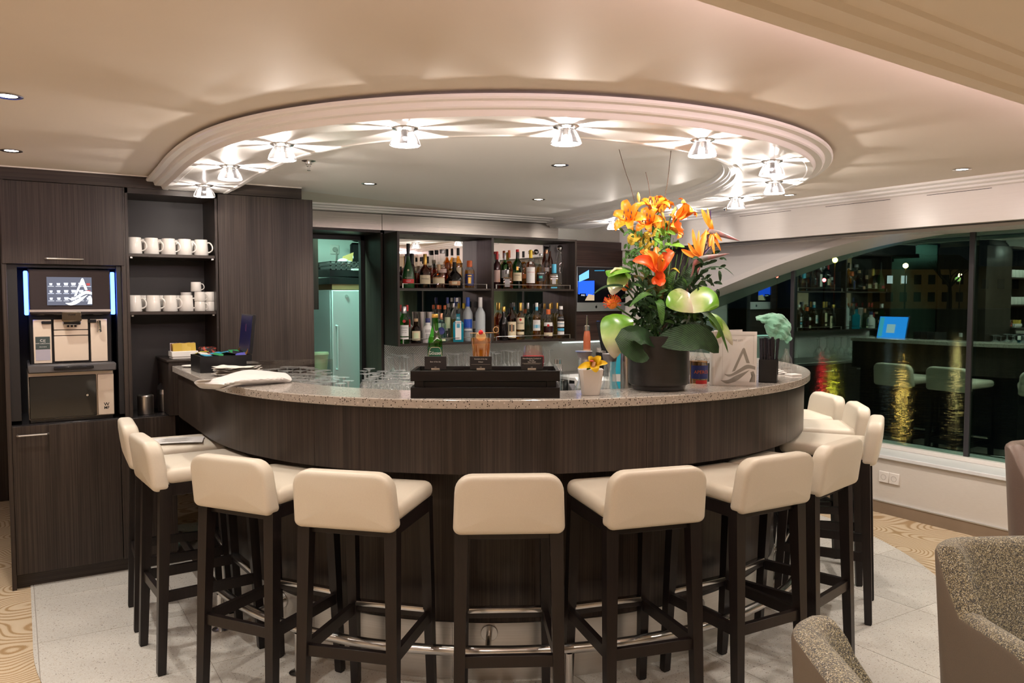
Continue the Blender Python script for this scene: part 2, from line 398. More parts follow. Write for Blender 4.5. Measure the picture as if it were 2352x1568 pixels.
_txt = {}
def text(body, size, name, m, parent=None, M=None, wrap=None, align='CENTER', extrude=0.0, bold=0.0, shear=0.0):
    """flat lettering in the local xz plane facing -y; wrap = cylinder radius to bend it round"""
    key = (body, size, align, bold, shear)
    if key not in _txt:
        cu = bpy.data.curves.new('t', 'FONT'); cu.body = body; cu.size = size; cu.align_x = align; cu.align_y = 'CENTER'
        cu.resolution_u = 2; cu.offset = bold; cu.shear = shear
        ob = bpy.data.objects.new('t', cu); COL.objects.link(ob)
        dg = bpy.context.evaluated_depsgraph_get(); me = bpy.data.meshes.new_from_object(ob.evaluated_get(dg))
        _txt[key] = ([v.co.copy() for v in me.vertices], [tuple(p.vertices) for p in me.polygons])
        bpy.data.objects.remove(ob, do_unlink=True); bpy.data.curves.remove(cu); bpy.data.meshes.remove(me)
    vs, fs = _txt[key]; out = []
    for v in vs:
        if wrap: a = v.x / wrap; p = Vector((wrap * math.sin(a), -wrap * math.cos(a), v.y))
        else: p = Vector((v.x, 0, v.y))
        out.append(M @ p if M is not None else p)
    me = bpy.data.meshes.new(name); me.from_pydata([tuple(p) for p in out], [], fs); me.materials.append(MATS[m])
    o = bpy.data.objects.new(name, me); COL.objects.link(o)
    if parent: o.parent = parent
    return o
def light(name, kind, loc, energy, col, parent=None, **kw):
    L = bpy.data.lights.new(name, kind); L.energy = energy; L.color = col
    for k, v in kw.items(): setattr(L, k, v)
    o = bpy.data.objects.new(name, L); COL.objects.link(o); o.location = loc
    if parent: o.parent = parent
    return o
def spline(pts, n=8, closed=False):
    P = [Vector(p) for p in pts]; out = []; N = len(P)
    for i in range(N if closed else N - 1):
        p0 = P[(i - 1) % N] if closed else P[max(i - 1, 0)]; p1 = P[i]; p2 = P[(i + 1) % N]; p3 = P[(i + 2) % N] if closed else P[min(i + 2, N - 1)]
        for k in range(n):
            t = k / n; out.append(0.5 * ((2 * p1) + (p2 - p0) * t + (2 * p0 - 5 * p1 + 4 * p2 - p3) * t * t + (3 * p1 - p0 - 3 * p2 + p3) * t ** 3))
    if not closed: out.append(P[-1])
    return out

# ================================================================== THE ROOM
BX, BY, BR = 2.513, 4.174, 1.79          # centre of the round bar and radius of its stone top
ZC = 2.31                                # ceiling height
U0, U1, V0, V1 = -3.6, 5.457, -4.2, 6.0
# floor: carpet all over, terrazzo laid round the bar on top of it
mb = MB(); mb.box(U0, U1 + 0.02, V0, 8.2, -0.06, 0.0)
struct(mb.build('floor', 'carpet'))
TX, TY, TR = 2.53, 4.12, 2.50
def terr_inside():
    """outline of the terrazzo area: round in front, straight at the cabinets"""
    out = []
    for i in range(73):
        a = PI + PI * i / 72; out.append((TX + TR * math.cos(a), TY + TR * math.sin(a) * 1.0))
    out += [(TX + TR, 5.95), (TX - TR + 0.01, 5.95)]
    return out
TER = terr_inside()
def clip(poly, conv):
    out = poly
    for i in range(len(conv)):
        ax, ay = conv[i]; bx, by = conv[(i + 1) % len(conv)]
        inp = out; out = []
        if not inp: return []
        for k in range(len(inp)):
            p, q = inp[k - 1], inp[k]
            sp = (bx - ax) * (p[1] - ay) - (by - ay) * (p[0] - ax); sq = (bx - ax) * (q[1] - ay) - (by - ay) * (q[0] - ax)
            if (sp >= 0) != (sq >= 0):
                t = sp / (sp - sq); out.append((p[0] + (q[0] - p[0]) * t, p[1] + (q[1] - p[1]) * t))
            if sq >= 0: out.append(q)
    return out
fl = MB(); fl.prism(TER, 0.0, 0.004); ter = struct(fl.build('floor_terrazzo', 'grout'))
T = 0.64
for i in range(-1, 9):
    for j in range(-1, 8):
        x0 = 0.05 + (i) * T; y0 = 1.66 + j * T; g = 0.0016
        if (x0 + T / 2 - BX) ** 2 + (y0 + T / 2 - BY) ** 2 < 1.0: continue
        pg = clip([(x0 + g, y0 + g), (x0 + T - g, y0 + g), (x0 + T - g, y0 + T - g), (x0 + g, y0 + T - g)], TER)
        pg = [p for k, p in enumerate(pg) if k == 0 or math.hypot(p[0] - pg[k - 1][0], p[1] - pg[k - 1][1]) > 1e-4]
        if len(pg) < 3: continue
        MB().prism(pg, 0.003, 0.0062).build('tile', 'terrazzo', ter)

# ceiling: main slab over the bar
mb = MB(); mb.box(U0, U1 + 0.5, 0.86, 6.05, ZC, ZC + 0.06); struct(mb.build('ceiling', 'ceiling'))
# lowered ceiling field nearer the entrance, with stepped lip and hidden light strip
sl = 0.061
def vv(u, v): return v + sl * (u - 1.185)
prof = [(0.86, 2.312), (0.86, 2.245), (1.185, 2.238), (1.195, 2.232), (1.195, 2.20), (1.148, 2.20), (1.143, 2.217), (1.087, 2.217), (1.082, 2.233), (1.030, 2.233), (1.025, 2.25), (0.70, 2.25), (V0 - 0.8, 2.25), (V0 - 0.8, 2.33)]
prof = [(a if a > 0.7 else a, b) for a, b in prof]
mb = MB(); rings = []
for u in (U0, U1 + 0.5):
    rings.append([(u, vv(u, v), z + (0.006 if (v == 1.185) else 0)) for v, z in prof])
mb.loft(rings); struct(mb.build('ceiling_lower', 'ceiling', smooth=False))
mb = MB(); mb.box(U0 + 0.1, U1 - 0.1, 1.135, 1.150, 2.248, 2.268)
led = mb.build('cove_light_strip', 'cove_led'); led.rotation_euler = (0, 0, math.atan(sl)); led.location = (0, -0.072, 0)
tag(led, 'long warm pink light strip hidden above the stepped lowered ceiling', 'light strip')

# back wall plane (v = 6.0) : steel band, ribbed metal, dark wood panel, white end
zb0, zb1 = 2.145, 2.27
mb = MB(); mb.box(1.60, 2.527, V1, V1 + 0.06, zb0, ZC); mb.box(2.527, 4.25, V1, V1 + 0.06, 1.12, ZC)
struct(mb.build('wall_back', 'black_inside'))
for k, (a, b) in enumerate(((1.60, 2.514), (2.518, 4.24))):
    mb = MB(); mb.box(a, b, V1 - 0.012, V1, zb0, zb1); struct(mb.build('trim_back_steel', 'brushed'))
mb = MB(); mb.box(4.243, 4.985, V1 - 0.004, V1 + 0.06, 2.135, 2.30); struct(mb.build('wall_back_ribbed', 'ribbed_metal'))
mb = MB(); mb.box(4.253, 4.985, V1 - 0.03, V1 + 0.06, 1.205, 2.135, 0.002); struct(mb.build('wall_back_wood', 'wood_back'))
mb = MB(); mb.box(2.53, 4.985, V1 - 0.006, V1 + 0.06, 0.90, 1.226); struct(mb.build('wall_back_splash', 'ribbed_metal'))
mb = MB(); mb.box(4.985, U1 + 0.3, V1 - 0.002, V1 + 0.06, 0.0, ZC); mb.box(2.53, 4.985, V1, V1 + 0.06, 0, 0.9); struct(mb.build('wall_back_white', 'panel_white'))
# stepped cornice along the back wall
for k in range(3):
    y = 5.80 + 0.062 * k
    mb = MB(); mb.box(1.66, 4.80, y, V1, ZC - 0.012 * (k + 1), ZC - 0.012 * k + (0.0 if k else 0.002), 0.003)
    struct(mb.build('trim_cornice_back', 'ring'))
# strip lights above the ribbed metal
mb = MB(); mb.box(4.30, 4.97, 5.955, 5.975, 2.288, 2.299); o = mb.build('wall_light_strip', 'strip_led'); tag(o, 'thin white light strip above the ribbed metal panel by the corner', 'light strip')
mb = MB(); mb.box(4.27, 4.97, 5.955, 5.965, 1.188, 1.198); o = mb.build('splash_light_strip', mat_emit('strip_led2', (0.85, 1.0, 0.93), 1.6)); tag(o, 'thin light strip under the dark wood panel shining on the splashback', 'light strip')

# pantry behind the door opening
zt = 2.145
mb = MB(); mb.box(2.507, 2.54, V1, 6.35, 0, zt); struct(mb.build('trim_door_reveal', 'wood'))
mb = MB(); mb.box(1.50, 2.54, V1, 6.35, zt - 0.02, zt + 0.03); struct(mb.build('trim_door_head', 'wood_h'))
mb = MB(); mb.box(2.475, 2.54, 6.35, 6.40, 0, zt); mb.box(1.5, 2.54, 6.35, 6.40, 2.085, zt + 0.03); struct(mb.build('door_1', 'black_inside'))
PG = mat('pantry_wall', (0.72, 0.74, 0.70), 0.5)
mb = MB(); mb.box(1.2, 3.6, 7.55, 7.62, 0, 2.5); struct(mb.build('wall_pantry_back', 'pantry_wall'))
mb = MB(); mb.box(3.55, 3.6, 6.40, 7.55, 0, 2.5); mb.box(2.54, 3.6, 6.35, 6.42, 0, 2.5); struct(mb.build('wall_pantry_right', 'pantry_wall'))
mb = MB(); mb.box(1.2, 1.26, 5.9, 7.55, 0, 2.5); struct(mb.build('wall_pantry_left', 'wood'))
mb = MB(); mb.box(1.2, 3.6, 6.35, 7.6, 2.42, 2.5); mb.box(1.2, 1.6, 5.66, 6.35, 2.42, 2.5); struct(mb.build('ceiling_pantry', 'pantry_wall'))
pl = empty('pantry_light', (2.02, 6.56, 2.40), 0, 'green white ceiling light inside the pantry behind the door', 'ceiling light')
mb = MB(); mb.box(-0.3, 0.3, -0.12, 0.12, 0.0, 0.0195); mb.build('housing', 'trim_white', pl)
mb = MB(); mb.box(-0.28, 0.28, -0.10, 0.10, -0.012, -0.001); mb.build('diffuser', mat_emit('pantry_glow', (0.45, 1.0, 0.78), 4.0), pl)
lo = light('pantry_lamp', 'AREA', (0, 0, -0.02), PANTRY_W, (0.50, 1.0, 0.80), pl, shape='RECTANGLE', size=0.56, size_y=0.2)

# window wall (u = 5.457)
GU = 5.74
mb = MB(); mb.box(U1, U1 + 0.06, V0, V1, 0.09, 0.415); struct(mb.build('wall_right', 'wall_paper'))
mb = MB(); mb.box(U1 - 0.012, U1 + 0.02, V0, V1, 0.0, 0.088); struct(mb.build('baseboard_right', 'baseboard'))
mb = MB(); mb.box(U1 - 0.016, U1 + 0.02, V0, V1, 0.088, 0.096); struct(mb.build('trim_baseboard', 'aluminium'))
mb = MB(); mb.box(U1 - 0.022, GU + 0.05, V0, V1, 0.413, 0.442, 0.004); struct(mb.build('trim_sill', 'sill_stone'))
mb = MB(); mb.box(GU - 0.05, GU + 0.05, V0, V1, 0.442, 0.474, 0.003); struct(mb.build('trim_window_ledge', 'trim_white'))
front = [onu(x, y, U1) for x, y in ((1645, 667), (1779, 612.5), (1920, 565), (2063, 534), (2175, 520))]
back = [onu(x, y, GU) for x, y in ((1654, 680), (1792, 632), (1920, 589), (2063, 555), (2160, 539), (2239, 525))]
def arch(P, zend, vend):
    P = sorted([(p.y, p.z) for p in P], reverse=True)
    s = (P[0][1] - P[1][1]) / (P[0][0] - P[1][0]) * 1.08
    P = [(6.3, P[0][1] + s * (6.3 - P[0][0]))] + P + [(vend, zend), (V0, zend)]
    def f(v):
        for (a, za), (b, zb) in zip(P, P[1:]):
            if b <= v <= a:
                return zb + (za - zb) * (v - b) / (a - b)
        return P[-1][1]
    return f
fa = arch(front, 2.062, 2.55); ba = arch(back, 2.075, 2.75)
vs = [V1 - (V1 - 2.2) * i / 60 for i in range(61)] + [0.0, V0]
def sm(f, v): return sum(f(v + d) for d in (-0.16, -0.08, 0, 0.08, 0.16)) / 5 if v > 2.3 else f(v)
mb = MB(); mb.grid([[(U1, v, 2.07) for v in vs], [(U1, v, sm(fa, v) + 0.045) for v in vs]])
sp = struct(mb.build('wall_spandrel', 'panel_white'))
mb = MB(); mb.loft([[(U1 - 0.018, v, sm(fa, v)), (U1 - 0.018, v, sm(fa, v) + 0.05), (U1 + 0.01, v, sm(fa, v) + 0.055), (GU + 0.02, v, sm(ba, v) + 0.12), (GU + 0.02, v, sm(ba, v)), (GU - 0.03, v, sm(ba, v) - 0.004)] for v in vs])
struct(mb.build('trim_arch', 'trim_white'))
# dropped box along the window wall, with cornice and painted shade in the curtain track recess
mb = MB(); mb.box(4.97, 5.025, V0, V1, 2.06, ZC); mb.box(5.40, 5.9, V0, V1, 2.064, ZC); mb.box(5.0, 5.6, V0, V1, 2.11, ZC); struct(mb.build('wall_soffit', 'panel_white'))
mb = MB(); mb.box(5.025, 5.40, V0, V1, 2.085, 2.112); struct(mb.build('trim_track_shade', 'slot_shade_dark'))  # shade of the white underside put in as a dark strip
for k in range(3):
    mb = MB(); mb.box(4.75 + 0.075 * k, 4.98, V0, V1, ZC - 0.014 * (k + 1), ZC - 0.014 * k + (0 if k else 0.002), 0.003); struct(mb.build('trim_cornice_right', 'ring'))
for k, (a, b) in enumerate(((2.55, 2.95), (3.2, 3.7), (4.0, 4.5))):
    mb = MB(); mb.box(4.9685, 4.972, a, b, ZC - 0.054, ZC - 0.051); struct(mb.build('trim_air_slot', 'slot_shade_dark'))

# window panes and mullions
win = struct(empty('window_1', (0, 0, 0)))
GL = mat_thin('window_glass', (0.62, 0.72, 0.68), 0.30, (0.50, 0.80, 0.67))
mull = [6.0, 4.58, 3.06, 1.5, 0.0, -2.0, V0]
for a, b in zip(mull, mull[1:]):
    mb = MB(); mb.box(GU - 0.004, GU + 0.004, b + 0.012, a - 0.012, 0.47, 2.35); mb.build('pane', GL, win)
for a in mull[1:-1]:
    mb = MB(); mb.box(GU - 0.016, GU + 0.05, a - 0.018, a + 0.018, 0.46, 2.3, 0.002); mb.build('mullion', mat('mullion', (0.035, 0.033, 0.036), 0.4), win)

# the rest of the saloon behind the camera (seen in mirrors and window)
mb = MB(); mb.box(U0 - 0.06, U0, V0, 8.2, 0, ZC); struct(mb.build('wall_left', 'wall_paper'))
mb = MB(); mb.box(U0, U1 + 0.3, V0 - 0.06, V0, 0, ZC); struct(mb.build('wall_front', 'wall_paper'))
mb = MB(); mb.box(U0, 1.25, 7.4, 7.46, 0, 2.5); struct(mb.build('wall_passage', 'wood'))
mb = MB(); mb.box(U0, 1.26, 6.04, 7.5, ZC, ZC + 0.06); struct(mb.build('ceiling_passage', 'ceiling'))
for k in range(3):
    x0 = -2.6 + 2.6 * k
    w2 = struct(empty('window_%d' % (k + 2), (0, 0, 0)))
    MB().box(x0, x0 + 1.3, V0, V0 + 0.03, 0.5, 2.0).build('pane', mat('night_pane', (0.01, 0.012, 0.014), 0.05, spec=0.8), w2)
    MB().box(x0 - 0.05, x0 + 1.35, V0, V0 + 0.02, 0.44, 2.06).build('window_frame', 'trim_white', w2)
    for xx in (x0 - 0.28, x0 + 1.33):
        P = []
        for zz in (2.2, 1.2, 0.05): P.append([(xx + 0.30 * i / 36, V0 + 0.10 + 0.035 * math.sin(i * 1.15), zz) for i in range(37)])
        c = MB().grid(P).build('curtain', mat_noise('curtain_cloth', (0.17, 0.135, 0.115), (0.21, 0.17, 0.145), (1, 1, 1), 60, 0.9))
        tag(c, 'brown pleated curtain %s the dark window behind the camera, seen in the shelf mirrors' % ('left of' if xx < x0 else 'right of'), 'curtain', 'curtains on the far wall')
# curtain bundle in the window corner behind the flowers
P = []
for zz in (2.07, 1.6, 1.0, 0.46): P.append([(5.30 + 0.04 * math.sin(i * 1.3), 5.44 + 0.26 * i / 40, zz) for i in range(41)])
tag(MB().grid(P).build('curtain', mat_noise('curtain_grey', (0.055, 0.045, 0.05), (0.08, 0.068, 0.072), (1, 1, 1), 60, 0.9)), 'dark grey curtain gathered in the window corner behind the flowers', 'curtain')

# ================================================================== CEILING RING
lamp_px = [(469, 425), (528, 381), (648, 331), (930, 294), (1300, 290), (1614, 321), (1773, 370), (1778, 417), (1691, 454), (1560, 482), (1410, 508)]
ZS = 2.24
lamps = [onz(x, y, ZS) for x, y in lamp_px]
path = [Vector((lamps[0].x, 5.10, 0)), Vector((lamps[0].x - 0.01, 4.6, 0))] + [Vector((p.x, p.y, 0)) for p in lamps[1:]] + [Vector((lamps[-1].x + 0.09, 5.99, 0))]
path = spline(path, 12)
# smooth the centre line a little
for _ in range(30):
    path = [path[0]] + [(path[i - 1] + path[i] * 2 + path[i + 1]) / 4 for i in range(1, len(path) - 1)] + [path[-1]]
nor = []
for i in range(len(path)):
    t = (path[min(i + 1, len(path) - 1)] - path[max(i - 1, 0)]).normalized(); nor.append(Vector((t.y, -t.x, 0)))
# profile: s < 0 is the outer side (towards the room)
rp = [(-0.20, ZC + 0.002), (-0.20, 2.296), (-0.262, 2.294), (-0.262, 2.284), (-0.256, 2.278), (-0.226, 2.278), (-0.221, 2.272), (-0.219, 2.262), (-0.213, 2.257), (-0.184, 2.257), (-0.179, 2.251), (-0.177, 2.243), (-0.171, 2.237), (-0.145, 2.236), (-0.140, 2.240),
      (0.165, ZS), (0.170, 2.236), (0.190, 2.237), (0.196, 2.243), (0.198, 2.251), (0.203, 2.257), (0.226, 2.257), (0.231, 2.262), (0.233, 2.272), (0.238, 2.278), (0.262, 2.278), (0.267, 2.284), (0.267, ZC + 0.002)]
mb = MB(); mb.loft([[p + n * (-s_) * -1 if False else (p.x + n.x * (-s_), p.y + n.y * (-s_), z) for s_, z in rp] for p, n in zip(path, nor)])
ring = struct(mb.build('trim_ring', 'ring'))
# same ceiling inside the ring, whiter lamp light put into a paler colour
inn = [(p.x - n.x * 0.262, p.y - n.y * 0.262) for p, n in zip(path, nor)]
bm = bmesh.new(); f_ = bm.faces.new([bm.verts.new((x, y, ZC - 0.0015)) for x, y in inn]); bmesh.ops.triangulate(bm, faces=[f_]); bm.verts.index_update()
mb = MB(); mb.add([v.co.copy() for v in bm.verts], [[v.index for v in ff.verts] for ff in bm.faces]); bm.free()
struct(mb.build('ceiling_inner_lit', mat('ceiling_lamplit', (0.76, 0.735, 0.70), 0.5, spec=0.15), smooth=False))

def make_lamp():
    t = empty('ring_lamp', (0, 0, 0))
    mb = MB(); mb.lathe([(0.0001, 0.004), (0.03, 0.004), (0.046, 0.0015), (0.048, -0.004), (0.040, -0.008), (0.026, -0.010), (0.0001, -0.010)], 28); mb.build('mount_disc', 'steel', t)
    n = 24; prof = [(0.030, -0.010), (0.037, -0.018), (0.046, -0.032), (0.054, -0.048), (0.059, -0.064)]
    inner = [(0.055, -0.066), (0.048, -0.050), (0.040, -0.034), (0.030, -0.020)]
    mb = MB(); vs = []
    full = prof + inner
    for i in range(n):
        a0, a1 = 2 * PI * i / n, 2 * PI * (i + 1) / n
        mb.mi = 1 if i in (0, 1, 4, 8, 9, 13, 16, 17, 21) else 0  # dark facets added to throw light streaks on the ceiling
        for (r0, z0), (r1, z1) in zip(full, full[1:]):
            mb.add([(r0 * math.cos(a0), r0 * math.sin(a0), z0), (r0 * math.cos(a1), r0 * math.sin(a1), z0), (r1 * math.cos(a1), r1 * math.sin(a1), z1), (r1 * math.cos(a0), r1 * math.sin(a0), z1)], [(0, 1, 2, 3)])
    mb.build('glass_shade', ['shade_glass', 'streak_facet'], t, smooth=False)
    mb = MB(); mb.ball((0, 0, -0.036), 0.010, 12, 8, (1, 1, 1.1)); b = mb.build('bulb', 'bulb', t)
    mb = MB(); mb.lathe([(0.013, -0.01), (0.013, -0.03), (0.008, -0.034)], 12); mb.build('socket', 'steel', t)
    return t
LW = ['first ring lamp at the left end, next to the dark cabinets', 'second ring lamp from the cabinets, on the left straight of the ring', 'third ring lamp from the cabinets, above the mug shelves side',
      'glass bowl lamp on the near left curve of the ceiling ring', 'glass bowl lamp at the very front of the ceiling ring', 'glass bowl lamp on the near right curve, above the flowers',
      'glass bowl lamp at the right end of the ring, upper of the close pair', 'glass bowl lamp at the right end of the ring, lower of the close pair', 'glass bowl lamp above the bird of paradise flowers, close to the window cornice',
      'ring lamp half hidden behind the orange lilies', 'ring lamp farthest back, left of the orange lilies']
proto = make_lamp()
for i, p in enumerate(lamps):
    t = proto if i == 0 else dup(proto)
    t.location = (p.x, p.y, ZS); t.rotation_euler = (0, 0, i * 0.61)
    tag(t, LW[i], 'ceiling lamp', 'glass bowl lamps on the ceiling ring')
    light('lamp_light', 'POINT', (0, 0, -0.056), LAMP_W, WARM, t, shadow_soft_size=0.004)

# recessed spots
def make_spot():
    t = empty('recessed_spot', (0, 0, 0))
    mb = MB(); mb.lathe([(0.030, 0.001), (0.046, 0.0005), (0.048, -0.003), (0.042, -0.005), (0.030, -0.002)], 28); mb.build('rim', 'steel', t)
    mb = MB(); mb.lathe([(0.0001, -0.001), (0.03, -0.001)], 20); mb.build('lens', 'spot_lens', t)
    return t
sp0 = make_spot(); used = False
spots = [((18, 219), 'recessed ceiling spot at the left edge, nearer of two above the coffee machine'), ((26, 345), 'recessed ceiling spot at the left edge, right above the coffee cabinet'),
         ((848, 421), 'recessed spot inside the ring, above the pantry door side'), ((1286, 378), 'recessed spot at the front middle inside the ring'), ((1237, 457), 'recessed spot inside the ring, above the bottle shelves'),
         ((2210, 388), 'recessed spot on the right, between ring and window cornice'), ((1813, 447), 'recessed spot close to the right end of the ring by the cornice')]
def add_spot(loc, label, e, col, size, group='recessed ceiling spots'):
    global used
    t = sp0 if not used else dup(sp0); used = True
    t.location = loc; tag(t, label, 'ceiling spot', group)
    light('spot_light', 'SPOT', (0, 0, -0.012), e, col, t, spot_size=size, spot_blend=0.6, shadow_soft_size=0.03)
for (x, y), lab in spots:
    p = onz(x, y, ZC); add_spot((p.x, p.y, ZC - 0.001), lab, DOWN_W, WARM if x > 400 else WARMER, math.radians(110))
k = 0
for v in (0.1, -1.5, -3.1):  # unseen spots added as fill, widest row brightens the stool backs
    for u in (-2.2, -0.4, 1.4, 3.2, 4.5):
        add_spot((u, v, 2.249), 'added fill spot in the lowered ceiling, unseen behind the camera', FILL_W, WARMER, math.radians(156 if v > 0 else 130), 'added fill spots in the lowered ceiling')
for u, v in ((-1.4, 3.3), (-1.4, 5.0), (-2.8, 3.3), (0.0, 2.1), (-1.4, 2.1), (4.45, 1.6)):
    add_spot((u, v, ZC - 0.001), 'recessed spot over the carpeted passage left of the cabinets' if u < 1 else 'recessed spot outside the picture near the window', DOWN_W, WARMER, math.radians(120), 'spots over the passage')
# sprinkler
p = onz(709, 368, ZC); t = empty('sprinkler', (p.x, p.y, ZC), 0, 'small metal fire sprinkler on the ceiling inside the ring', 'sprinkler')
MB().lathe([(0.0001, 0.001), (0.036, 0.0), (0.036, -0.004), (0.018, -0.010), (0.016, -0.02)], 20).build('escutcheon', 'steel', t)
MB().lathe([(0.012, -0.012), (0.012, -0.030), (0.007, -0.034), (0.006, -0.050), (0.010, -0.052), (0.0001, -0.056)], 12).build('head', 'chrome', t)
p = onz(1667, 478, ZC - 0.01); MBs = MB().lathe([(0.0001, 0.01), (0.016, 0.008), (0.016, -0.01), (0.008, -0.02), (0.0001, -0.021)], 14)
tag(MBs.build('ceiling_sensor', 'steel', None, (p.x, p.y, ZC - 0.01)), 'tiny dark sensor knob on the ring beside the lamp over the flowers', 'sensor')

# ================================================================== LEFT CABINETS (front at v = 5.09)
CV = 5.09
def bar_handle(parent, x0, x1, y, z):
    MB().tube([(x0, y, z), (x0, y - 0.022, z), (x0 + 0.006, y - 0.028, z), (x1 - 0.006, y - 0.028, z), (x1, y - 0.022, z), (x1, y, z)], 0.0048, 8).build('handle', 'steel_satin', parent)
cc = empty('coffee_cabinet', (0, 0, 0), 0, 'tall dark wood cabinet with lift door and niche holding the coffee machine', 'cabinet')
MB().box(-0.050, -0.028, CV - 0.012, 5.68, 0.0, 2.235, 0.001).build('side_panel', 'wood', cc)
MB().box(0.532, 0.556, CV - 0.004, 5.68, 0.907, 2.235, 0.001).build('side_panel', 'wood', cc)
MB().box(-0.028, 0.532, 5.62, 5.68, 0.907, 2.235).build('back_panel', 'black_inside', cc)
MB().box(-0.028, 0.02, CV + 0.012, 5.62, 0.93, 1.785).box(0.505, 0.532, CV + 0.012, 5.62, 0.93, 1.785).box(-0.028, 0.532, CV + 0.03, 5.62, 1.77, 1.80).build('niche_lining', 'black_inside', cc)
MB().box(-0.028, 0.80, CV + 0.004, 5.66, 0.88, 0.907, 0.002).build('worktop', mat('dark_top', (0.022, 0.020, 0.021), 0.22), cc)
d = MB().box(-0.046, 0.545, CV - 0.02, CV, 1.787, 2.232, 0.0015).build('door', 'wood', cc)
a = onv(104, 594, CV - 0.02); b = onv(190, 594, CV - 0.02); bar_handle(d, a.x, b.x, CV - 0.02, a.z)
d = MB().box(-0.026, 0.5, CV - 0.02, CV, 0.085, 0.903, 0.0015).build('door', 'wood', cc)
a = onv(40, 1000, CV - 0.02); b = onv(111, 995, CV - 0.02); bar_handle(d, a.x, b.x, CV - 0.02, a.z)
MB().box(0.503, 0.80, CV - 0.02, CV, 0.085, 0.903, 0.0015).build('door', 'wood', cc)
MB().box(-0.028, 0.80, CV + 0.0, 5.6, 0.086, 0.88).build('carcass', 'black_inside', cc)
MB().box(-0.028, 0.80, CV + 0.02, CV + 0.04, 0.0, 0.085).build('plinth', 'wood_h', cc)
tf = empty('cabinet_fascia', (0, 0, 0), 0, 'long dark wood fascia under the ceiling above the left cabinets', 'fascia')
MB().box(-0.050, 1.586, CV - 0.006, 5.2, 2.236, ZC - 0.002, 0.001).build('board', 'wood_h', tf)
MB().box(-0.050, 1.586, CV - 0.010, CV - 0.006, ZC - 0.008, ZC - 0.001).build('bead', 'trim_white', tf)

ms = empty('mug_shelf_unit', (0, 0, 0), 0, 'open dark shelf unit with white mugs between coffee cabinet and tall door', 'shelf unit')
MB().box(0.557, 0.572, CV - 0.004, 5.45, 0.907, 2.235).build('side_panel', 'wood', ms)
MB().box(1.050, 1.064, CV - 0.004, 5.45, 0.907, 2.235).build('side_panel', 'wood', ms)
MB().box(0.572, 1.050, 5.44, 5.46, 0.907, 2.235).build('back_panel', mat('shelf_back', (0.026, 0.022, 0.022), 0.5), ms)
MB().box(0.556, 1.064, CV - 0.004, 5.45, 2.205, 2.235).build('top_board', 'wood_h', ms)
for z in (1.842, 1.504):
    sh = MB().box(0.573, 1.049, CV + 0.004, 5.438, z, z + 0.018, 0.001).build('shelf', 'wood_h', ms)
    for x in (0.58, 1.03):
        MB().box(x, x + 0.012, CV + 0.012, CV + 0.03, z - 0.010, z - 0.001).build('shelf_pin', 'steel', sh)
tc = empty('tall_cabinet', (0, 0, 0), 0, 'tall plain dark wood cabinet door beside the pantry opening', 'cabinet')
MB().box(1.066, 1.652, CV - 0.02, CV, 0.085, 2.232, 0.0015).build('door', 'wood', tc)
MB().box(1.066, 1.650, CV, 5.66, 0.0, 2.232).build('carcass', 'wood', tc)
# partition at the end of the bar
pt = empty('partition_cabinet', (0, 0, 0), 0, 'low dark wood cabinet at the bar end under the sugar tray', 'cabinet')
MB().box(0.76, 1.045, 5.02, 5.43, 0.91, 1.226, 0.002).build('body', 'wood', pt)
MB().box(0.748, 1.048, 5.005, 5.435, 1.2265, 1.2385, 0.002).build('top_board', 'wood_h', pt)

# ------------------------------------------------------------------ mugs
def mug_proto(name, r0, r1, h):
    t = empty(name, (0, 0, 0))
    MB().lathe([(0.0001, 0.0), (r0 - 0.002, 0.0), (r0, 0.003), (r1, h - 0.002), (r1 - 0.0015, h), (r1 - 0.004, h - 0.002), (r0 - 0.005, 0.006), (0.0001, 0.006)], 26).build('cup', 'porcelain', t)
    rm = lambda z: r0 + (r1 - r0) * z / h
    pts = spline([(rm(h * .80) - .002, 0, h * .80), (rm(h * .8) + h * .14, 0, h * .80), (rm(h * .6) + h * .27, 0, h * .60), (rm(h * .35) + h * .26, 0, h * .36), (rm(h * .2) + h * .1, 0, h * .22), (rm(h * .2) - .002, 0, h * .20)], 4)
    MB().tube(pts, 0.0046 * h / 0.105, 8).build('handle', 'porcelain', t)
    return t
ordn = ['first', 'second', 'third', 'fourth', 'fifth']
mp_ = mug_proto('mug', 0.043, 0.0375, 0.096); first = True
def put_mug(proto, loc, rot, label, group, cat='mug'):
    global first
    t = proto if (proto.location.length == 0 and 'label' not in proto) else dup(proto)
    t.location = loc; t.rotation_euler = (0, 0, rot); tag(t, label, cat, group); return t
for i, px in enumerate((309, 348, 387, 424, 462)):
    p = onv(px, 581, 5.16)
    put_mug(mp_, (p.x, 5.16, 1.8605), -0.45 + 0.1 * (i % 2), 'white mug, %s from the left in the front row of the upper shelf' % ordn[i], 'mugs on the upper shelf')
for i, px in enumerate((330, 368, 405, 441)):
    p = onv(px, 578, 5.275)
    put_mug(mp_, (p.x, 5.275, 1.8605), -0.4, 'white mug in the back row of the upper shelf, behind the front mugs', 'mugs at the back of the upper shelf')
for i, px in enumerate((309, 352, 391, 428)):
    p = onv(px, 712, 5.165)
    put_mug(mp_, (p.x, 5.165, 1.5225), -0.45 + 0.12 * (i % 2), 'white mug, %s from the left in the front row of the lower shelf' % ordn[i], 'mugs on the lower shelf')
for i, px in enumerate((332, 371, 408)):
    p = onv(px, 708, 5.285)
    put_mug(mp_, (p.x, 5.285, 1.5225), -0.4, 'white mug in the back row of the lower shelf, behind the front mugs', 'mugs at the back of the lower shelf')
ep = mug_proto('espresso_cup', 0.032, 0.030, 0.058)
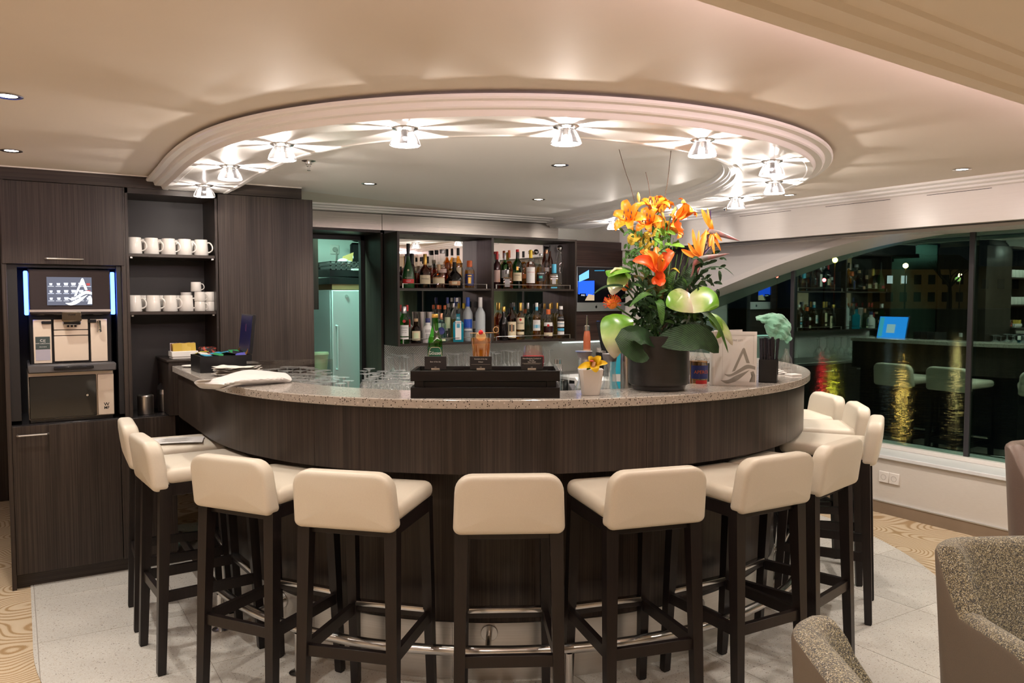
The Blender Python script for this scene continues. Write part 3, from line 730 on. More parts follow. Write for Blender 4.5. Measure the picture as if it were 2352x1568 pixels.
for px, y, z, lab in ((459, 5.15, 1.5225, 'small white espresso cup at bottom left of the little stack'), (482, 5.17, 1.5225, 'small white espresso cup at bottom right of the little stack'),
                      (459, 5.15, 1.582, 'small white espresso cup in the middle of the little stack, left'), (482, 5.17, 1.582, 'small white espresso cup in the middle of the little stack, right'),
                      (451, 5.20, 1.642, 'small white espresso cup alone on top of the little stack')):
    p = onv(px, 700, y); put_mug(ep, (p.x, y, z), -0.4, lab, 'espresso cups on the lower shelf', 'cup')
tag(MB().lathe([(0.0001, 0), (0.03, 0), (0.034, 0.055), (0.031, 0.055), (0.028, 0.004), (0.0001, 0.004)], 20).build('espresso_cup', 'porcelain', None, (0.905, 5.235, 1.5225)), 'white cup behind the stack that carries the topmost espresso cup', 'cup', 'espresso cups on the lower shelf')
tag(MB().lathe([(0.0001, 0), (0.03, 0), (0.034, 0.055), (0.031, 0.055), (0.028, 0.004), (0.0001, 0.004)], 20).build('espresso_cup', 'porcelain', None, (0.905, 5.235, 1.582)), 'upper white cup of the pair behind the espresso stack', 'cup', 'espresso cups on the lower shelf')

# ------------------------------------------------------------------ coffee machine
cm = empty('coffee_machine', (0.272, 5.13, 1.19), 0, 'steel and black coffee machine with lit touch screen and blue side lights', 'coffee machine')
W = 0.205
BLK = mat('machine_black', (0.014, 0.013, 0.014), 0.16); 
MB().box(-W, W, 0.0, 0.42, 0.03, 0.575, 0.006).build('body', 'machine_black', cm)
MB().box(-W - 0.012, W + 0.012, -0.075, 0.40, 0.0, 0.045, 0.006).build('drip_tray', mat('grey_plastic', (0.075, 0.07, 0.07), 0.4), cm)
MB().box(-0.095, 0.10, -0.10, -0.06, 0.018, 0.034, 0.003).build('tray_lip', 'machine_black', cm)
MB().box(-W + 0.004, W - 0.004, -0.045, 0.0, 0.318, 0.568, 0.010).build('head', mat('machine_brown', (0.035, 0.027, 0.027), 0.12, coat=0.4), cm)
MB().box(-W + 0.004, W - 0.004, -0.048, -0.045, 0.335, 0.348).build('head_band', 'steel_satin', cm)
scr = MB().box(-0.115, 0.105, -0.0495, -0.0465, 0.372, 0.528).build('screen', mat_emit('screen_grey', (0.30, 0.31, 0.40), 0.55), cm)
mat_emit('icon', (0.80, 0.85, 1.0), 1.6); mat_emit('logo_glow', (0.90, 0.95, 1.0), 3.2); mat_emit('icon_red', (0.75, 0.12, 0.12), 0.8)
for r in range(3):
    for c in range(6):
        x = -0.095 + c * 0.0365; z = 0.488 - r * 0.040
        s_ = (0.7, 0.8, 1.0, 1.1, 1.1, 0.9)[c]
        pg = [(x - 0.008 * s_, z - 0.006), (x + 0.008 * s_, z - 0.006), (x + 0.011 * s_, z + 0.008 * s_), (x - 0.011 * s_, z + 0.008 * s_)]
        MB().add([(a, -0.0502, b) for a, b in pg], [(0, 1, 2, 3)]).build('icon', 'icon_red' if c == 5 and r < 2 else 'icon', scr)
        MB().add([(x - 0.014, -0.0502, z - 0.0125), (x + 0.014, -0.0502, z - 0.0125), (x + 0.014, -0.0502, z - 0.0105), (x - 0.014, -0.0502, z - 0.0105)], [(0, 1, 2, 3)]).build('caption', 'icon', scr)
def logo_A(sx, sz, ox, oz, y, name, m, parent, cut=0.0):
    """the stylised letter with two waves, drawn in a 1 x 1 field"""
    def strip(top, bot): return [(x, z) for x, z in top] + [(x, z) for x, z in reversed(bot)]
    shapes = []
    shapes.append([(0.33, 0.30), (0.60, 0.90), (0.625, 0.955), (0.66, 0.98), (0.695, 0.955), (0.84, 0.55), (0.745, 0.55), (0.645, 0.83), (0.42, 0.33)])
    t1 = spline([(0.11, 0.235, 0), (0.30, 0.235, 0), (0.52, 0.37, 0), (0.76, 0.505, 0), (1.0, 0.46, 0)], 8); b1 = spline([(0.13, 0.215, 0), (0.26, 0.165, 0), (0.48, 0.245, 0), (0.78, 0.395, 0), (1.0, 0.37, 0)], 8)
    t2 = spline([(0.0, 0.055, 0), (0.22, 0.075, 0), (0.46, 0.20, 0), (0.86, 0.37, 0)], 8); b2 = spline([(0.01, 0.05, 0), (0.20, -0.03, 0), (0.50, 0.07, 0), (0.84, 0.36, 0)], 8)
    q = lambda a, b: [(p.x, p.y) for p in a] + [(p.x, p.y) for p in reversed(b)]
    shapes.append(q(t1, b1)); shapes.append(q(t2, b2))
    shapes.append([(0.86, 0.30), (0.95, 0.33), (1.0, 0.22), (1.0, 0.02), (0.83, 0.02), (0.86, 0.06), (0.92, 0.09), (0.93, 0.16)])
    mb = MB()
    for s_ in shapes:
        P = [Vector((ox + x * sx, y, oz + z * sz)) for x, z in s_]
        bm = bmesh.new(); vs = [bm.verts.new(p) for p in P]; f = bm.faces.new(vs); r = bmesh.ops.triangulate(bm, faces=[f]); bm.verts.index_update()
        mb.add([v.co.copy() for v in bm.verts], [[v.index for v in ff.verts] for ff in bm.faces]); bm.free()
    return mb.build(name, m, parent, smooth=False)
logo_A(0.132, 0.150, -0.028, 0.376, -0.0508, 'logo', 'logo_glow', scr)
for s_ in (-1, 1):
    MB().box(s_ * (W + 0.008) - 0.010, s_ * (W + 0.008) + 0.010, -0.03, 0.03, 0.318, 0.560, 0.004).build('blue_light', mat_emit('blue_led', (0.06, 0.16, 1.0), 9.0), cm)
for (x0, x1, z0, z1) in ((-0.185, -0.098, 0.05, 0.292), (-0.086, 0.083, 0.235, 0.292), (-0.086, 0.083, 0.203, 0.231), (-0.086, 0.083, 0.058, 0.199), (0.095, 0.18, 0.05, 0.292)):
    MB().box(x0, x1, -0.010, 0.002, z0, z1, 0.0015).build('steel_panel', 'machine_steel', cm)
MB().box(-0.048, 0.048, -0.085, -0.02, 0.283, 0.335, 0.004).build('spout_cover', mat('champagne', (0.40, 0.33, 0.24), 0.18, 1.0), cm)
sp_ = MB().box(-0.044, 0.044, -0.078, -0.03, 0.262, 0.284, 0.004).build('spout', 'chrome', cm)
for x in (-0.018, 0.0, 0.018): MB().lathe([(0.006, 0.262), (0.006, 0.250), (0.0001, 0.250)], 10, Matrix.Translation((x, -0.055, 0))).build('nozzle', 'machine_black', sp_)
text('WMF', 0.017, 'emblem', 'machine_black', cm, Matrix.Translation((0, -0.0855, 0.318)))
MB().box(-0.145, -0.095, -0.03, -0.01, 0.268, 0.284, 0.003).box(0.085, 0.125, -0.03, -0.01, 0.272, 0.290, 0.003).build('side_arm', 'machine_black', cm)
MB().lathe([(0.011, 0.218), (0.013, 0.222), (0.011, 0.236), (0.010, 0.284), (0.0001, 0.286)], 14, Matrix.Translation((0.137, -0.035, 0)), cap0=True).build('steam_wand', 'chrome', cm)
st = MB().box(-0.176, -0.106, -0.0118, -0.0105, 0.128, 0.198).build('sticker', mat('sticker_green', (0.035, 0.05, 0.048), 0.5), cm)
text('C((', 0.020, 'print', 'white_paper', st, Matrix.Translation((-0.141, -0.0122, 0.176)))
text('WMF CoffeeConnect', 0.0078, 'print', 'white_paper', st, Matrix.Translation((-0.141, -0.0122, 0.160)))
text('I N S I D E', 0.008, 'print', 'white_paper', st, Matrix.Translation((-0.141, -0.0122, 0.141)))
MB().box(-0.176, -0.106, -0.0118, -0.0105, 0.066, 0.127).build('sticker', mat('sticker_grey', (0.34, 0.31, 0.36), 0.5), cm)
# cooler below it
fr = empty('milk_cooler', (0.267, 5.135, 0.9085), 0, 'black glass fronted milk cooler under the coffee machine', 'cooler')
MB().box(-0.212, 0.212, 0.0, 0.42, 0.016, 0.278, 0.004).build('body', 'machine_steel', fr)
MB().box(-0.205, 0.205, 0.005, 0.40, 0.0, 0.018).build('foot', 'machine_black', fr)
d = MB().box(-0.208, 0.122, -0.016, 0.0, 0.022, 0.258, 0.003).build('door', mat('black_glass', (0.006, 0.006, 0.006), 0.06, coat=0.5), fr)
MB().lathe([(0.0001, 0.008), (0.006, 0.008), (0.009, 0.004), (0.010, 0)], 18, Matrix.Translation((0.075, -0.017, 0.142)) @ Matrix.Rotation(PI / 2, 4, 'X')).build('lock', 'chrome', d)
h = MB().box(0.128, 0.212, -0.018, 0.0, 0.022, 0.258, 0.003).build('handle_panel', 'machine_steel', fr)
text('W', 0.026, 'emblem', 'machine_black', h, Matrix.Translation((0.172, -0.0186, 0.082)), bold=0.0006)
text('MF', 0.022, 'emblem', 'machine_black', h, Matrix.Translation((0.172, -0.0186, 0.062)), bold=0.0006)
# canisters in the niche
c = empty('steel_canister', (0.655, 5.20, 0.9085), 0, 'short brushed steel canister in the dark niche', 'canister')
MB().lathe([(0.0001, 0), (0.044, 0), (0.045, 0.003), (0.045, 0.10), (0.0455, 0.103), (0.0455, 0.108), (0.043, 0.113), (0.030, 0.116)], 30).build('body', 'steel_satin', c)
MB().lathe([(0.030, 0.1162), (0.0001, 0.1162)], 24).build('lid', 'steel', c)
c = empty('steel_sugar_dispenser', (0.775, 5.27, 0.9085), 0, 'taller steel dispenser with slanted flap lid, behind the short canister', 'canister')
MB().lathe([(0.0001, 0), (0.042, 0), (0.043, 0.003), (0.043, 0.105), (0.044, 0.107), (0.043, 0.110), (0.042, 0.135)], 30).build('body', 'steel_satin', c)
mb = MB(); r = 0.0435
mb.loft([[(r * math.cos(a), r * math.sin(a), 0.135) for a in [2 * PI * i / 28 for i in range(28)]], [(r * math.cos(a), r * math.sin(a), 0.152 + 0.022 * math.sin(a) + 0.010 * math.cos(a)) for a in [2 * PI * i / 28 for i in range(28)]]]); mb.build('lid', 'steel', c)
MB().box(-0.008, 0.006, -0.006, 0.006, 0.156, 0.178, 0.003).build('knob', mat('yellow_plastic', (0.65, 0.50, 0.02), 0.4), c)

# ================================================================== THE BAR
ZT, ZT0, ZF = 1.205, 1.169, 0.905
def sstep(a, b, x):
    t = max(0.0, min(1.0, (x - a) / (b - a))); return t * t * (3 - 2 * t)
def hs_point(r, th):
    rr = r - 0.055 * sstep(45, 92, abs(th + 90)); a = math.radians(th)
    return (BX + rr * math.cos(a), BY + rr * math.sin(a))
VL, VR = 5.0, 5.05
def hs_path(r, n=96, a0=-180.0, a1=0.0, straight=True):
    out = []
    if straight: out += [(hs_point(r, -180)[0], VL), (hs_point(r, -180)[0], 4.6)]
    for i in range(n + 1): out.append(hs_point(r, a0 + (a1 - a0) * i / n))
    if straight: out += [(hs_point(r, 0)[0], 4.7), (hs_point(r, 0)[0], VR)]
    return out
def hs_wall(ro, ri, z0, z1, a0=-180, a1=0, straight=True, n=96, er=0.0, reff=None):
    A = hs_path(ro, n, a0, a1, straight); B = hs_path(ri, n, a0, a1, straight); mb = MB(); rings = []
    for (ax, ay), (bx, by) in zip(A, B):
        d = Vector((bx - ax, by - ay, 0)).normalized() * er
        if er: rings.append([(ax, ay, z0 + er), (ax, ay, z1 - er), (ax + d.x, ay + d.y, z1), (bx, by, z1), (bx, by, z0), (ax + d.x, ay + d.y, z0)])
        else: rings.append([(ax, ay, z0), (ax, ay, z1), (bx, by, z1), (bx, by, z0)])
    mb.loft(rings); return mb
RI = BR - 0.29
tag(hs_wall(BR, RI, ZT0, ZT, er=0.003).build('bar_countertop', 'stone'), 'speckled beige stone countertop running round the whole bar', 'countertop')
bf = empty('curved_bar', (BX, BY, 0), 0, 'curved dark wood bar front with steel kick plate', 'bar')
def under(o):
    o.location = (-BX, -BY, 0); o.parent = bf; return o
RF = BR - 0.03
segs = [-180, -147, -101, -69, -30, 0]
for a, b in zip(segs, segs[1:]):
    g = 0.03
    m_ = hs_wall(RF, RF - 0.02, ZF, ZT0 - 0.001, a + (g if a > -180 else 0), b - (g if b < 0 else 0), False, 40)
    under(m_.build('fascia_panel', 'wood'))
xl = hs_point(RF, -180)[0]; xr = hs_point(RF, 0)[0]
under(MB().box(xl, xl + 0.02, BY, VL, ZF, ZT0 - 0.001).build('fascia_panel', 'wood'))
under(MB().box(xr - 0.02, xr, BY, VR, ZF, ZT0 - 0.001).build('fascia_panel', 'wood'))
under(hs_wall(RF - 0.02, 1.60, ZF + 0.002, ZF + 0.02).build('fascia_underside', 'black_inside'))
RB = 1.615
under(hs_wall(RB, RB - 0.03, 0.25, ZF + 0.02).build('base_panel', 'wood'))
kp = [-180, -152, -128, -104, -80, -56, -28, 0]
for a, b in zip(kp, kp[1:]):
    under(hs_wall(RB + 0.004, RB - 0.02, 0.007, 0.249, a + 0.02, b - 0.02, False, 24).build('kick_plate', 'kick_steel'))
xl = hs_point(RB + 0.004, -180)[0]; xr = hs_point(RB + 0.004, 0)[0]
under(MB().box(xl, xl + 0.02, BY, VL, 0.007, 0.249).build('kick_plate', 'kick_steel'))
under(MB().box(xr - 0.02, xr, BY, VR, 0.007, 0.249).build('kick_plate', 'kick_steel'))
# inner worktop with glass racks
tag(hs_wall(RI + 0.02, RI - 0.42, 0.985, 1.005, straight=True).build('bar_worktop', 'worktop_white'), 'lower pale worktop behind the stone bar top where glasses stand', 'worktop')
under(hs_wall(RI + 0.01, RI - 0.01, 0.9, ZT0 - 0.001).build('back_panel', 'black_inside'))
under(hs_wall(RI - 0.38, RI - 0.40, 0.02, 0.984).build('inner_front', 'black_inside'))

# foot rail
fr_ = empty('foot_rail', (BX, BY, 0), 0, 'polished steel foot rail running round the base of the bar', 'foot rail')
RR = 1.775; zr = 0.20
pts = [(x - BX, y - BY, zr) for x, y in hs_path(RR, 72)]
MB().tube(pts, 0.0215, 14).build('tube', 'steel', fr_)
for th in (-172, -150, -112, -66, -30):
    x, y = hs_point(RR, th); x -= BX; y -= BY; 
    MB().lathe([(0.042, 0.0066), (0.042, 0.011), (0.020, 0.016), (0.017, 0.018), (0.017, zr - 0.018)], 18, Matrix.Translation((x, y, 0)), cap0=True).build('post', 'steel', fr_)
for th in (-160, -122.5, -87, -50):
    x, y = hs_point(RR, th); x2, y2 = hs_point(RB + 0.0045, th)
    b = MB().tube([(x - BX, y - BY, zr), (x2 - BX, y2 - BY, zr + 0.008)], 0.0125, 10).build('bracket', 'steel', fr_)
    a = math.radians(th)
    MB().lathe([(0.0001, 0.006), (0.034, 0.006), (0.036, 0.003), (0.036, 0)], 20, Matrix.Translation((x2 - BX, y2 - BY, zr + 0.008)) @ Matrix.Rotation(a, 4, 'Z') @ Matrix.Rotation(PI / 2, 4, 'Y')).build('flange', 'steel', b)

# ================================================================== STOOLS
def make_stool():
    """seat faces +y (to the bar); origin on the floor under the back of the seat"""
    t = empty('bar_stool', (0, 0, 0))
    # seat
    po = []
    for (x, y) in rrect(0.385, 0.415, 0.045, 5): po.append((x * (1.0 if y < 0 else 1.0 - 0.05 * (y / 0.21)), y + 0.235))
    mb = MB(); cushion(mb, po, 0.815, 0.880, 0.028, 0.008, 5); st = mb.build('seat', 'leather', t)
    # backrest: outline in xz, leaning back a little
    ol = [(x, z) for x, z in rrect(0.375, 0.212, 0.062, 7, 0, 0.894, rb=0.028)]
    ol = [(x * (1 + 0.035 * max(0, (0.90 - z)) / 0.1), z) for x, z in ol]
    Mx = Matrix(((1, 0, 0, 0), (0, 0, -1, 0), (0, 1, 0, 0), (0, 0, 0, 1)))
    mb = MB(); cushion(mb, ol, -0.036, 0.036, 0.022, 0.006, 5, Mx)
    def lean(p):
        k = (p.z - 0.79) / 0.21; return Vector((p.x, p.y + 0.024 - 0.030 * k + 0.10 * p.x * p.x, p.z))
    mb.v = [lean(p) for p in mb.v]; bk = mb.build('backrest', 'leather', t)
    for d in (-0.0225, -0.0165):
        pts = [lean(Vector((x, d - 0.0002, z))) for x, z in inset(ol, 0.0055 if d == -0.0225 else 0.0030)]
        n = len(pts); half = pts[6:n - 5]
        MB().tube(half, 0.0011, 5).build('stitching', 'stitch', bk)
    # frame
    MB().box(-0.165, 0.165, 0.036, 0.056, 0.762, 0.818, 0.002).box(-0.155, 0.155, 0.395, 0.415, 0.765, 0.818, 0.002).box(-0.178, -0.158, 0.05, 0.41, 0.765, 0.818, 0.002).box(0.158, 0.178, 0.05, 0.41, 0.765, 0.818, 0.002).build('apron', 'leg_wood', t)
    for sx in (-1, 1):
        lg = MB().beam((sx * 0.165, 0.042, 0.818), (sx * 0.178, 0.008, 0.012), 0.047, 0.034, 0.047, 0.034, (0, 1, 0)).build('leg', 'leg_wood', t, smooth=False)
        MB().box(sx * 0.178 - 0.014, sx * 0.178 + 0.014, -0.006, 0.022, 0.0066, 0.0125).build('glide', 'machine_black', lg)
        lg = MB().beam((sx * 0.158, 0.398, 0.818), (sx * 0.166, 0.440, 0.012), 0.044, 0.032, 0.044, 0.032, (0, 1, 0)).build('leg', 'leg_wood', t, smooth=False)
        MB().box(sx * 0.166 - 0.013, sx * 0.166 + 0.013, 0.427, 0.453, 0.0066, 0.0125).build('glide', 'machine_black', lg)
        MB().beam((sx * 0.1715, 0.026, 0.335), (sx * 0.163, 0.424, 0.335), 0.022, 0.022, 0.044, 0.044).build('side_stretcher', 'leg_wood', t, smooth=False)
    MB().box(-0.172, 0.172, 0.012, 0.034, 0.315, 0.357, 0.001).build('rear_stretcher', 'leg_wood', t)
    fs = MB().box(-0.160, 0.160, 0.410, 0.432, 0.330, 0.370, 0.001).build('front_stretcher', 'leg_wood', t)
    MB().box(-0.150, 0.150, 0.403, 0.4335, 0.352, 0.3725, 0.003, seg=2).build('footplate', 'steel', fs)
    return t
stool_px = [(287, 966), (325, 1003), (523, 1049), (785, 1082), (1170, 1090), (1515, 1076), (1790, 1045), (1935, 1013), (2018, 960), (1975, 927), (1905, 904)]
sl_lab = ['cream bar stool farthest left, with a printed sheet on its seat', 'cream bar stool second from the left, close beside the one with the sheet', 'cream bar stool third from the left, turned to the bar',
          'cream bar stool fourth from the left, just left of the middle stool', 'cream bar stool in the middle seen straight from behind', 'cream bar stool just right of the middle stool, its seat showing on the left',
          'cream bar stool second to the right of the middle one, behind the tweed chair arm', 'cream bar stool with broad back hiding the seats at the right bar end', 'cream bar stool at the right seen edge on, nearest the wall sockets',
          'cream bar stool second from last along the right side of the bar', 'cream bar stool farthest along the right side of the bar, against the dark window']
proto = make_stool()
for i, (x, y) in enumerate(stool_px):
    p = onz(x, y, 1.0)
    c = Vector((BX, BY + 0.05)); d = c - Vector((p.x, p.y))
    if i == 0: d = Vector((1, -0.06))
    if i == 1: d = Vector((1, 0.10))
    d.normalize(); rz = math.atan2(d.y, d.x) - PI / 2
    rz += (0.02, -0.03, 0.03, -0.02, 0.0, 0.02, -0.02, 0.03, 0.0, -0.02, 0.03)[i]
    t = proto if i == 0 else dup(proto)
    t.location = (p.x + d.x * 0.012, p.y + d.y * 0.012, 0); t.rotation_euler = (0, 0, rz)
    tag(t, sl_lab[i], 'bar stool', 'cream leather bar stools round the bar')
    if i == 0: S0 = t
for k, (u_, v_) in enumerate(((4.58, 3.86), (4.60, 4.36))):
    t = dup(proto); t.location = (u_, v_, 0); t.rotation_euler = (0, 0, PI / 2 + 0.04 * k)
    tag(t, 'cream bar stool hidden behind the bar, %s of two mirrored in the dark window' % ('nearer', 'farther')[k], 'bar stool', 'cream leather bar stools round the bar')
# printed sheet on the first stool
q = onz(385, 1022, 0.895)
sh = MB().grid([[(x, y, 0.003 * (1 - (x / 0.13) ** 2) - 0.0) for x in (-0.13, -0.065, 0, 0.065, 0.13)] for y in (-0.085, 0, 0.085)]).build('printed_sheet', 'white_paper', None, (0.665, 4.235, 0.8915), -0.25)
tag(sh, 'white printed menu sheet lying on the leftmost stool seat', 'paper')
for k in range(11):
    y = 0.062 - k * 0.0115; wd = (0.05, 0.07, 0.06, 0.08, 0.05, 0.075, 0.065, 0.08, 0.06, 0.07, 0.03)[k]
    MB().grid([[(x * wd + 0.0, y + s_ * 0.0022, 0.0034 * (1 - (x * wd / 0.13) ** 2)) for x in (-1, -.5, 0, .5, 1)] for s_ in (-1, 1)]).build('print_line', 'grey_print', sh)

# ================================================================== TUB CHAIRS
def make_tub(name, inner, outer, hb=0.80, ha=0.62):
    """armchair facing -y, origin at floor centre"""
    t = empty(name, (0, 0, 0))
    W2, D2, th = 0.33, 0.32, 0.085
    def path(off):
        # u-shaped plan from left arm front round the back to right arm front
        w_ = W2 - off; d_ = D2 - off; r = 0.13 - off * 0.6; P = [(-w_, -D2 + 0.02 + off * 0.0)]
        for i in range(1, 8): P.append((-w_, -D2 + (d_ - r + D2) * i / 8))
        for i in range(9): a = PI - PI / 2 * i / 8; P.append((-w_ + r + r * math.cos(a), d_ - r + r * math.sin(a)))
        for i in range(1, 7): P.append((-w_ + r + (2 * (w_ - r)) * i / 7, d_))
        for i in range(9): a = PI / 2 - PI / 2 * i / 8; P.append((w_ - r + r * math.cos(a), d_ - r + r * math.sin(a)))
        for i in range(7, 0, -1): P.append((w_, -D2 + (d_ - r + D2) * i / 8))
        P.append((w_, -D2 + 0.02)); return P
    A, B = path(0.0), path(th)
    def top(i):
        x, y = A[i]; k = sstep(0.12, 0.25, y); f = sstep(-0.36, -0.10, y)
        return (ha - 0.10 + 0.10 * f) * (1 - k) + hb * k
    out, inn = MB(), MB(); ro, ri = [], []
    n = len(A)
    for i in range(n):
        (ax, ay), (bx, by) = A[i], B[i]; z = top(i); flare = 0.03 * (z - 0.4) / 0.4
        dx, dy = ax - bx, ay - by; L = math.hypot(dx, dy) or 1; dx /= L; dy /= L
        o = (ax + dx * flare, ay + dy * flare); q = (bx + dx * flare, by + dy * flare)
        ro.append([(ax * 0.93, ay * 0.93, 0.17), (ax, ay, 0.30), (o[0], o[1], z - 0.035), (o[0] - dx * 0.004, o[1] - dy * 0.004, z - 0.022), (o[0] - dx * 0.02, o[1] - dy * 0.02, z - 0.02), (ax - dx * 0.03, ay - dy * 0.03, 0.17)])
        cap = []
        for k in range(7):
            a = PI * k / 6; rr = th / 2
            cap.append((o[0] - dx * (rr - rr * math.cos(a)), o[1] - dy * (rr - rr * math.cos(a)), z - 0.035 + 0.035 * math.sin(a)))
        ri.append(cap + [(bx, by, 0.36), (ax - dx * 0.02, ay - dy * 0.02, 0.36)])
    out.loft(ro).build('outer_shell', outer, t); inn.loft(ri).build('inner_shell', inner, t)
    po = rrect(2 * (W2 - th) + 0.01, 0.53, 0.05, 5, 0, -0.055)
    mb = MB(); cushion(mb, po, 0.34, 0.455, 0.03, 0.012, 4); mb.build('seat_cushion', inner, t)
    MB().box(-W2 + 0.04, W2 - 0.04, -D2 + 0.03, D2 - 0.05, 0.17, 0.35, 0.01).build('seat_base', outer, t)
    for sx in (-1, 1):
        for y in (-0.24, 0.22): MB().beam((sx * 0.24, y, 0.18), (sx * 0.26, y * 1.08, 0.0), 0.04, 0.028, 0.04, 0.028, (0, 1, 0)).build('leg', 'leg_wood', t, smooth=False)
    return t
ta = make_tub('tub_chair', 'tweed', 'taupe_leather')
def place_tub(t, cx, cy, yawdeg, label):
    w_ = RGT * cx + FWD * cy; t.location = (w_.x, w_.y, 0.0); t.rotation_euler = (0, 0, math.radians(yawdeg) - YAW); tag(t, label, 'armchair', 'tub chairs in the lounge'); return t
place_tub(ta, 1.75, 2.34, 4, 'tweed tub chair at the lower right corner, its back and one arm in view')
place_tub(dup(ta), 1.02, 1.66, 88, 'tweed tub chair at the bottom edge, only the end of its back showing')
tb = make_tub('tub_chair', 'brown_leather', 'brown_leather', 0.84, 0.64)
place_tub(tb, 3.02, 4.02, 20, 'brown leather armchair at the right edge under the window')
# wall sockets
p = onu(2043, 1097, U1 - 0.001)
so = empty('wall_socket', (U1, p.y, p.z), 0, 'white double power socket on the low wall under the window sill', 'socket')
for k, dy in enumerate((0.041, -0.041)):
    f = MB().box(-0.012, 0.0, dy - 0.040, dy + 0.040, -0.041, 0.041, 0.003).build('cover', 'trim_white', so)
    MB().lathe([(0.021, 0.0005), (0.019, -0.001), (0.018, 0.007), (0.0001, 0.007)], 22, Matrix.Translation((-0.0126, dy, 0)) @ Matrix.Rotation(PI / 2, 4, 'Y')).build('insert', mat('socket_grey', (0.42, 0.38, 0.35), 0.5), f)
    for e in (-0.008, 0.008): MB().ball((-0.0075, dy + e, 0), 0.003, 8, 6).build('pin_hole', 'machine_black', f)

# ================================================================== BACK BAR
bc = empty('back_counter', (0, 0, 0), 0, 'dark back counter along the wall under the bottle shelves', 'counter')
MB().box(2.36, 4.97, 5.44, 5.99, 0.892, 0.92, 0.003).build('worktop', 'steel_satin', bc)
MB().box(2.38, 4.95, 5.47, 5.98, 0.0, 0.891).build('carcass', 'black_inside', bc)
for k in range(4):
    x0 = 2.585 + k * 0.591
    d = MB().box(x0, x0 + 0.587, 5.452, 5.47, 0.10, 0.885, 0.002).build('door', 'wood', bc)
    bar_handle(d, x0 + 0.22, x0 + 0.37, 5.452, 0.82)
SX0, SXM, SX1, SV0, SV1, SZ0, SZM, SZ1 = 2.527, 3.387, 4.253, 5.72, 5.986, 1.226, 1.681, 2.118
su = empty('bottle_shelf_unit', (0, 0, 0), 0, 'dark wood wall shelf with mirrors holding two rows of bottles', 'shelf unit')
for x in (SX0, SX1 - 0.02): MB().box(x, x + 0.02, SV0, SV1, SZ0, SZ1, 0.001).build('side_panel', 'wood', su)
MB().box(SXM - 0.011, SXM + 0.011, SV0 + 0.002, SV1 - 0.01, SZ0 + 0.018, SZ1 - 0.018).build('divider', 'wood', su)
MB().box(SX0 + 0.02, SX1 - 0.02, SV0, SV1, SZ0, SZ0 + 0.018).build('bottom_board', 'wood_h', su)
MB().box(SX0 + 0.02, SX1 - 0.02, SV0, SV1, SZ1 - 0.018, SZ1).build('top_board', 'wood_h', su)
bays = ((SX0 + 0.02, SXM - 0.011), (SXM + 0.011, SX1 - 0.02))
for a, b in bays:
    MB().box(a, b, SV1 - 0.012, SV1 - 0.001, SZ0 + 0.018, SZ1 - 0.018).build('mirror', 'mirror', su)
    MB().box(a + 0.0005, b - 0.0005, SV0 + 0.012, SV1 - 0.013, SZM - 0.016, SZM, 0.001).build('shelf', 'wood_h', su)
    for z in (SZM, SZ0 + 0.018):
        r = MB().tube([(a + 0.035, SV0 + 0.024, z + 0.034), (b - 0.035, SV0 + 0.024, z + 0.034)], 0.0028, 6).build('rail', 'chrome', su)
        for x in (a + 0.036, b - 0.036): MB().box(x - 0.004, x + 0.004, SV0 + 0.021, SV0 + 0.027, z, z + 0.037).build('rail_post', 'steel_satin', r)
    for x in (a + 0.2, b - 0.2):
        MB().lathe([(0.0001, -0.001), (0.026, -0.001), (0.03, -0.003), (0.03, 0.0)], 20, Matrix.Translation((x, 5.83, SZ1 - 0.018))).build('puck_light', mat('puck', (0.16, 0.16, 0.16), 0.3, 0.6), su)

# ------------------------------------------------------------------ bottles
G = {}
def glass(name, t, refl=0.07): mat_thin('gl_' + name, t, refl); return 'gl_' + name
glass('clear', (0.93, 0.95, 0.95)); glass('green', (0.22, 0.68, 0.18)); glass('olive', (0.55, 0.62, 0.16)); glass('dgreen', (0.06, 0.30, 0.09)); glass('aqua', (0.72, 0.90, 0.82)); glass('blue', (0.10, 0.62, 0.78))
glass('amber', (0.97, 0.62, 0.16)); glass('damber', (0.85, 0.36, 0.08)); glass('brown', (0.42, 0.16, 0.06)); glass('pale', (0.96, 0.86, 0.45)); glass('red', (0.75, 0.12, 0.05)); glass('liqgreen', (0.70, 0.82, 0.10))
mat('gl_dark', (0.008, 0.006, 0.006), 0.08, coat=0.3); mat('gl_wine', (0.035, 0.008, 0.010), 0.08, coat=0.3)
mat('gl_frost', (0.62, 0.66, 0.68), 0.35, trans=0.35); mat('gl_white', (0.76, 0.74, 0.72), 0.3); mat('gl_bluesolid', (0.02, 0.36, 0.50), 0.10, trans=0.45, coat=0.3); mat('gl_greensolid', (0.010, 0.060, 0.012), 0.32, trans=0.0, coat=0.2)
PC = {'black': (0.012, 0.012, 0.013), 'red': (0.52, 0.02, 0.02), 'orange': (0.62, 0.13, 0.03), 'gold': (0.62, 0.40, 0.10), 'yellow': (0.72, 0.50, 0.03), 'navy': (0.02, 0.03, 0.14), 'blue': (0.02, 0.09, 0.50), 'silver': (0.55, 0.55, 0.57), 'white': (0.76, 0.74, 0.72), 'cork': (0.50, 0.32, 0.18), 'copper': (0.55, 0.27, 0.16),
      'cream': (0.66, 0.56, 0.38), 'pink': (0.70, 0.50, 0.44), 'teal': (0.05, 0.36, 0.34), 'lblue': (0.08, 0.40, 0.60), 'palegreen': (0.58, 0.66, 0.42), 'greylab': (0.42, 0.40, 0.40), 'brownlab': (0.42, 0.22, 0.11), 'dgreen': (0.012, 0.09, 0.05)}
for k_, c_ in PC.items(): mat('pc_' + k_, c_, 0.4 if k_ not in ('gold', 'silver', 'copper') else 0.28, 0.75 if k_ in ('gold', 'silver', 'copper') else 0.0)
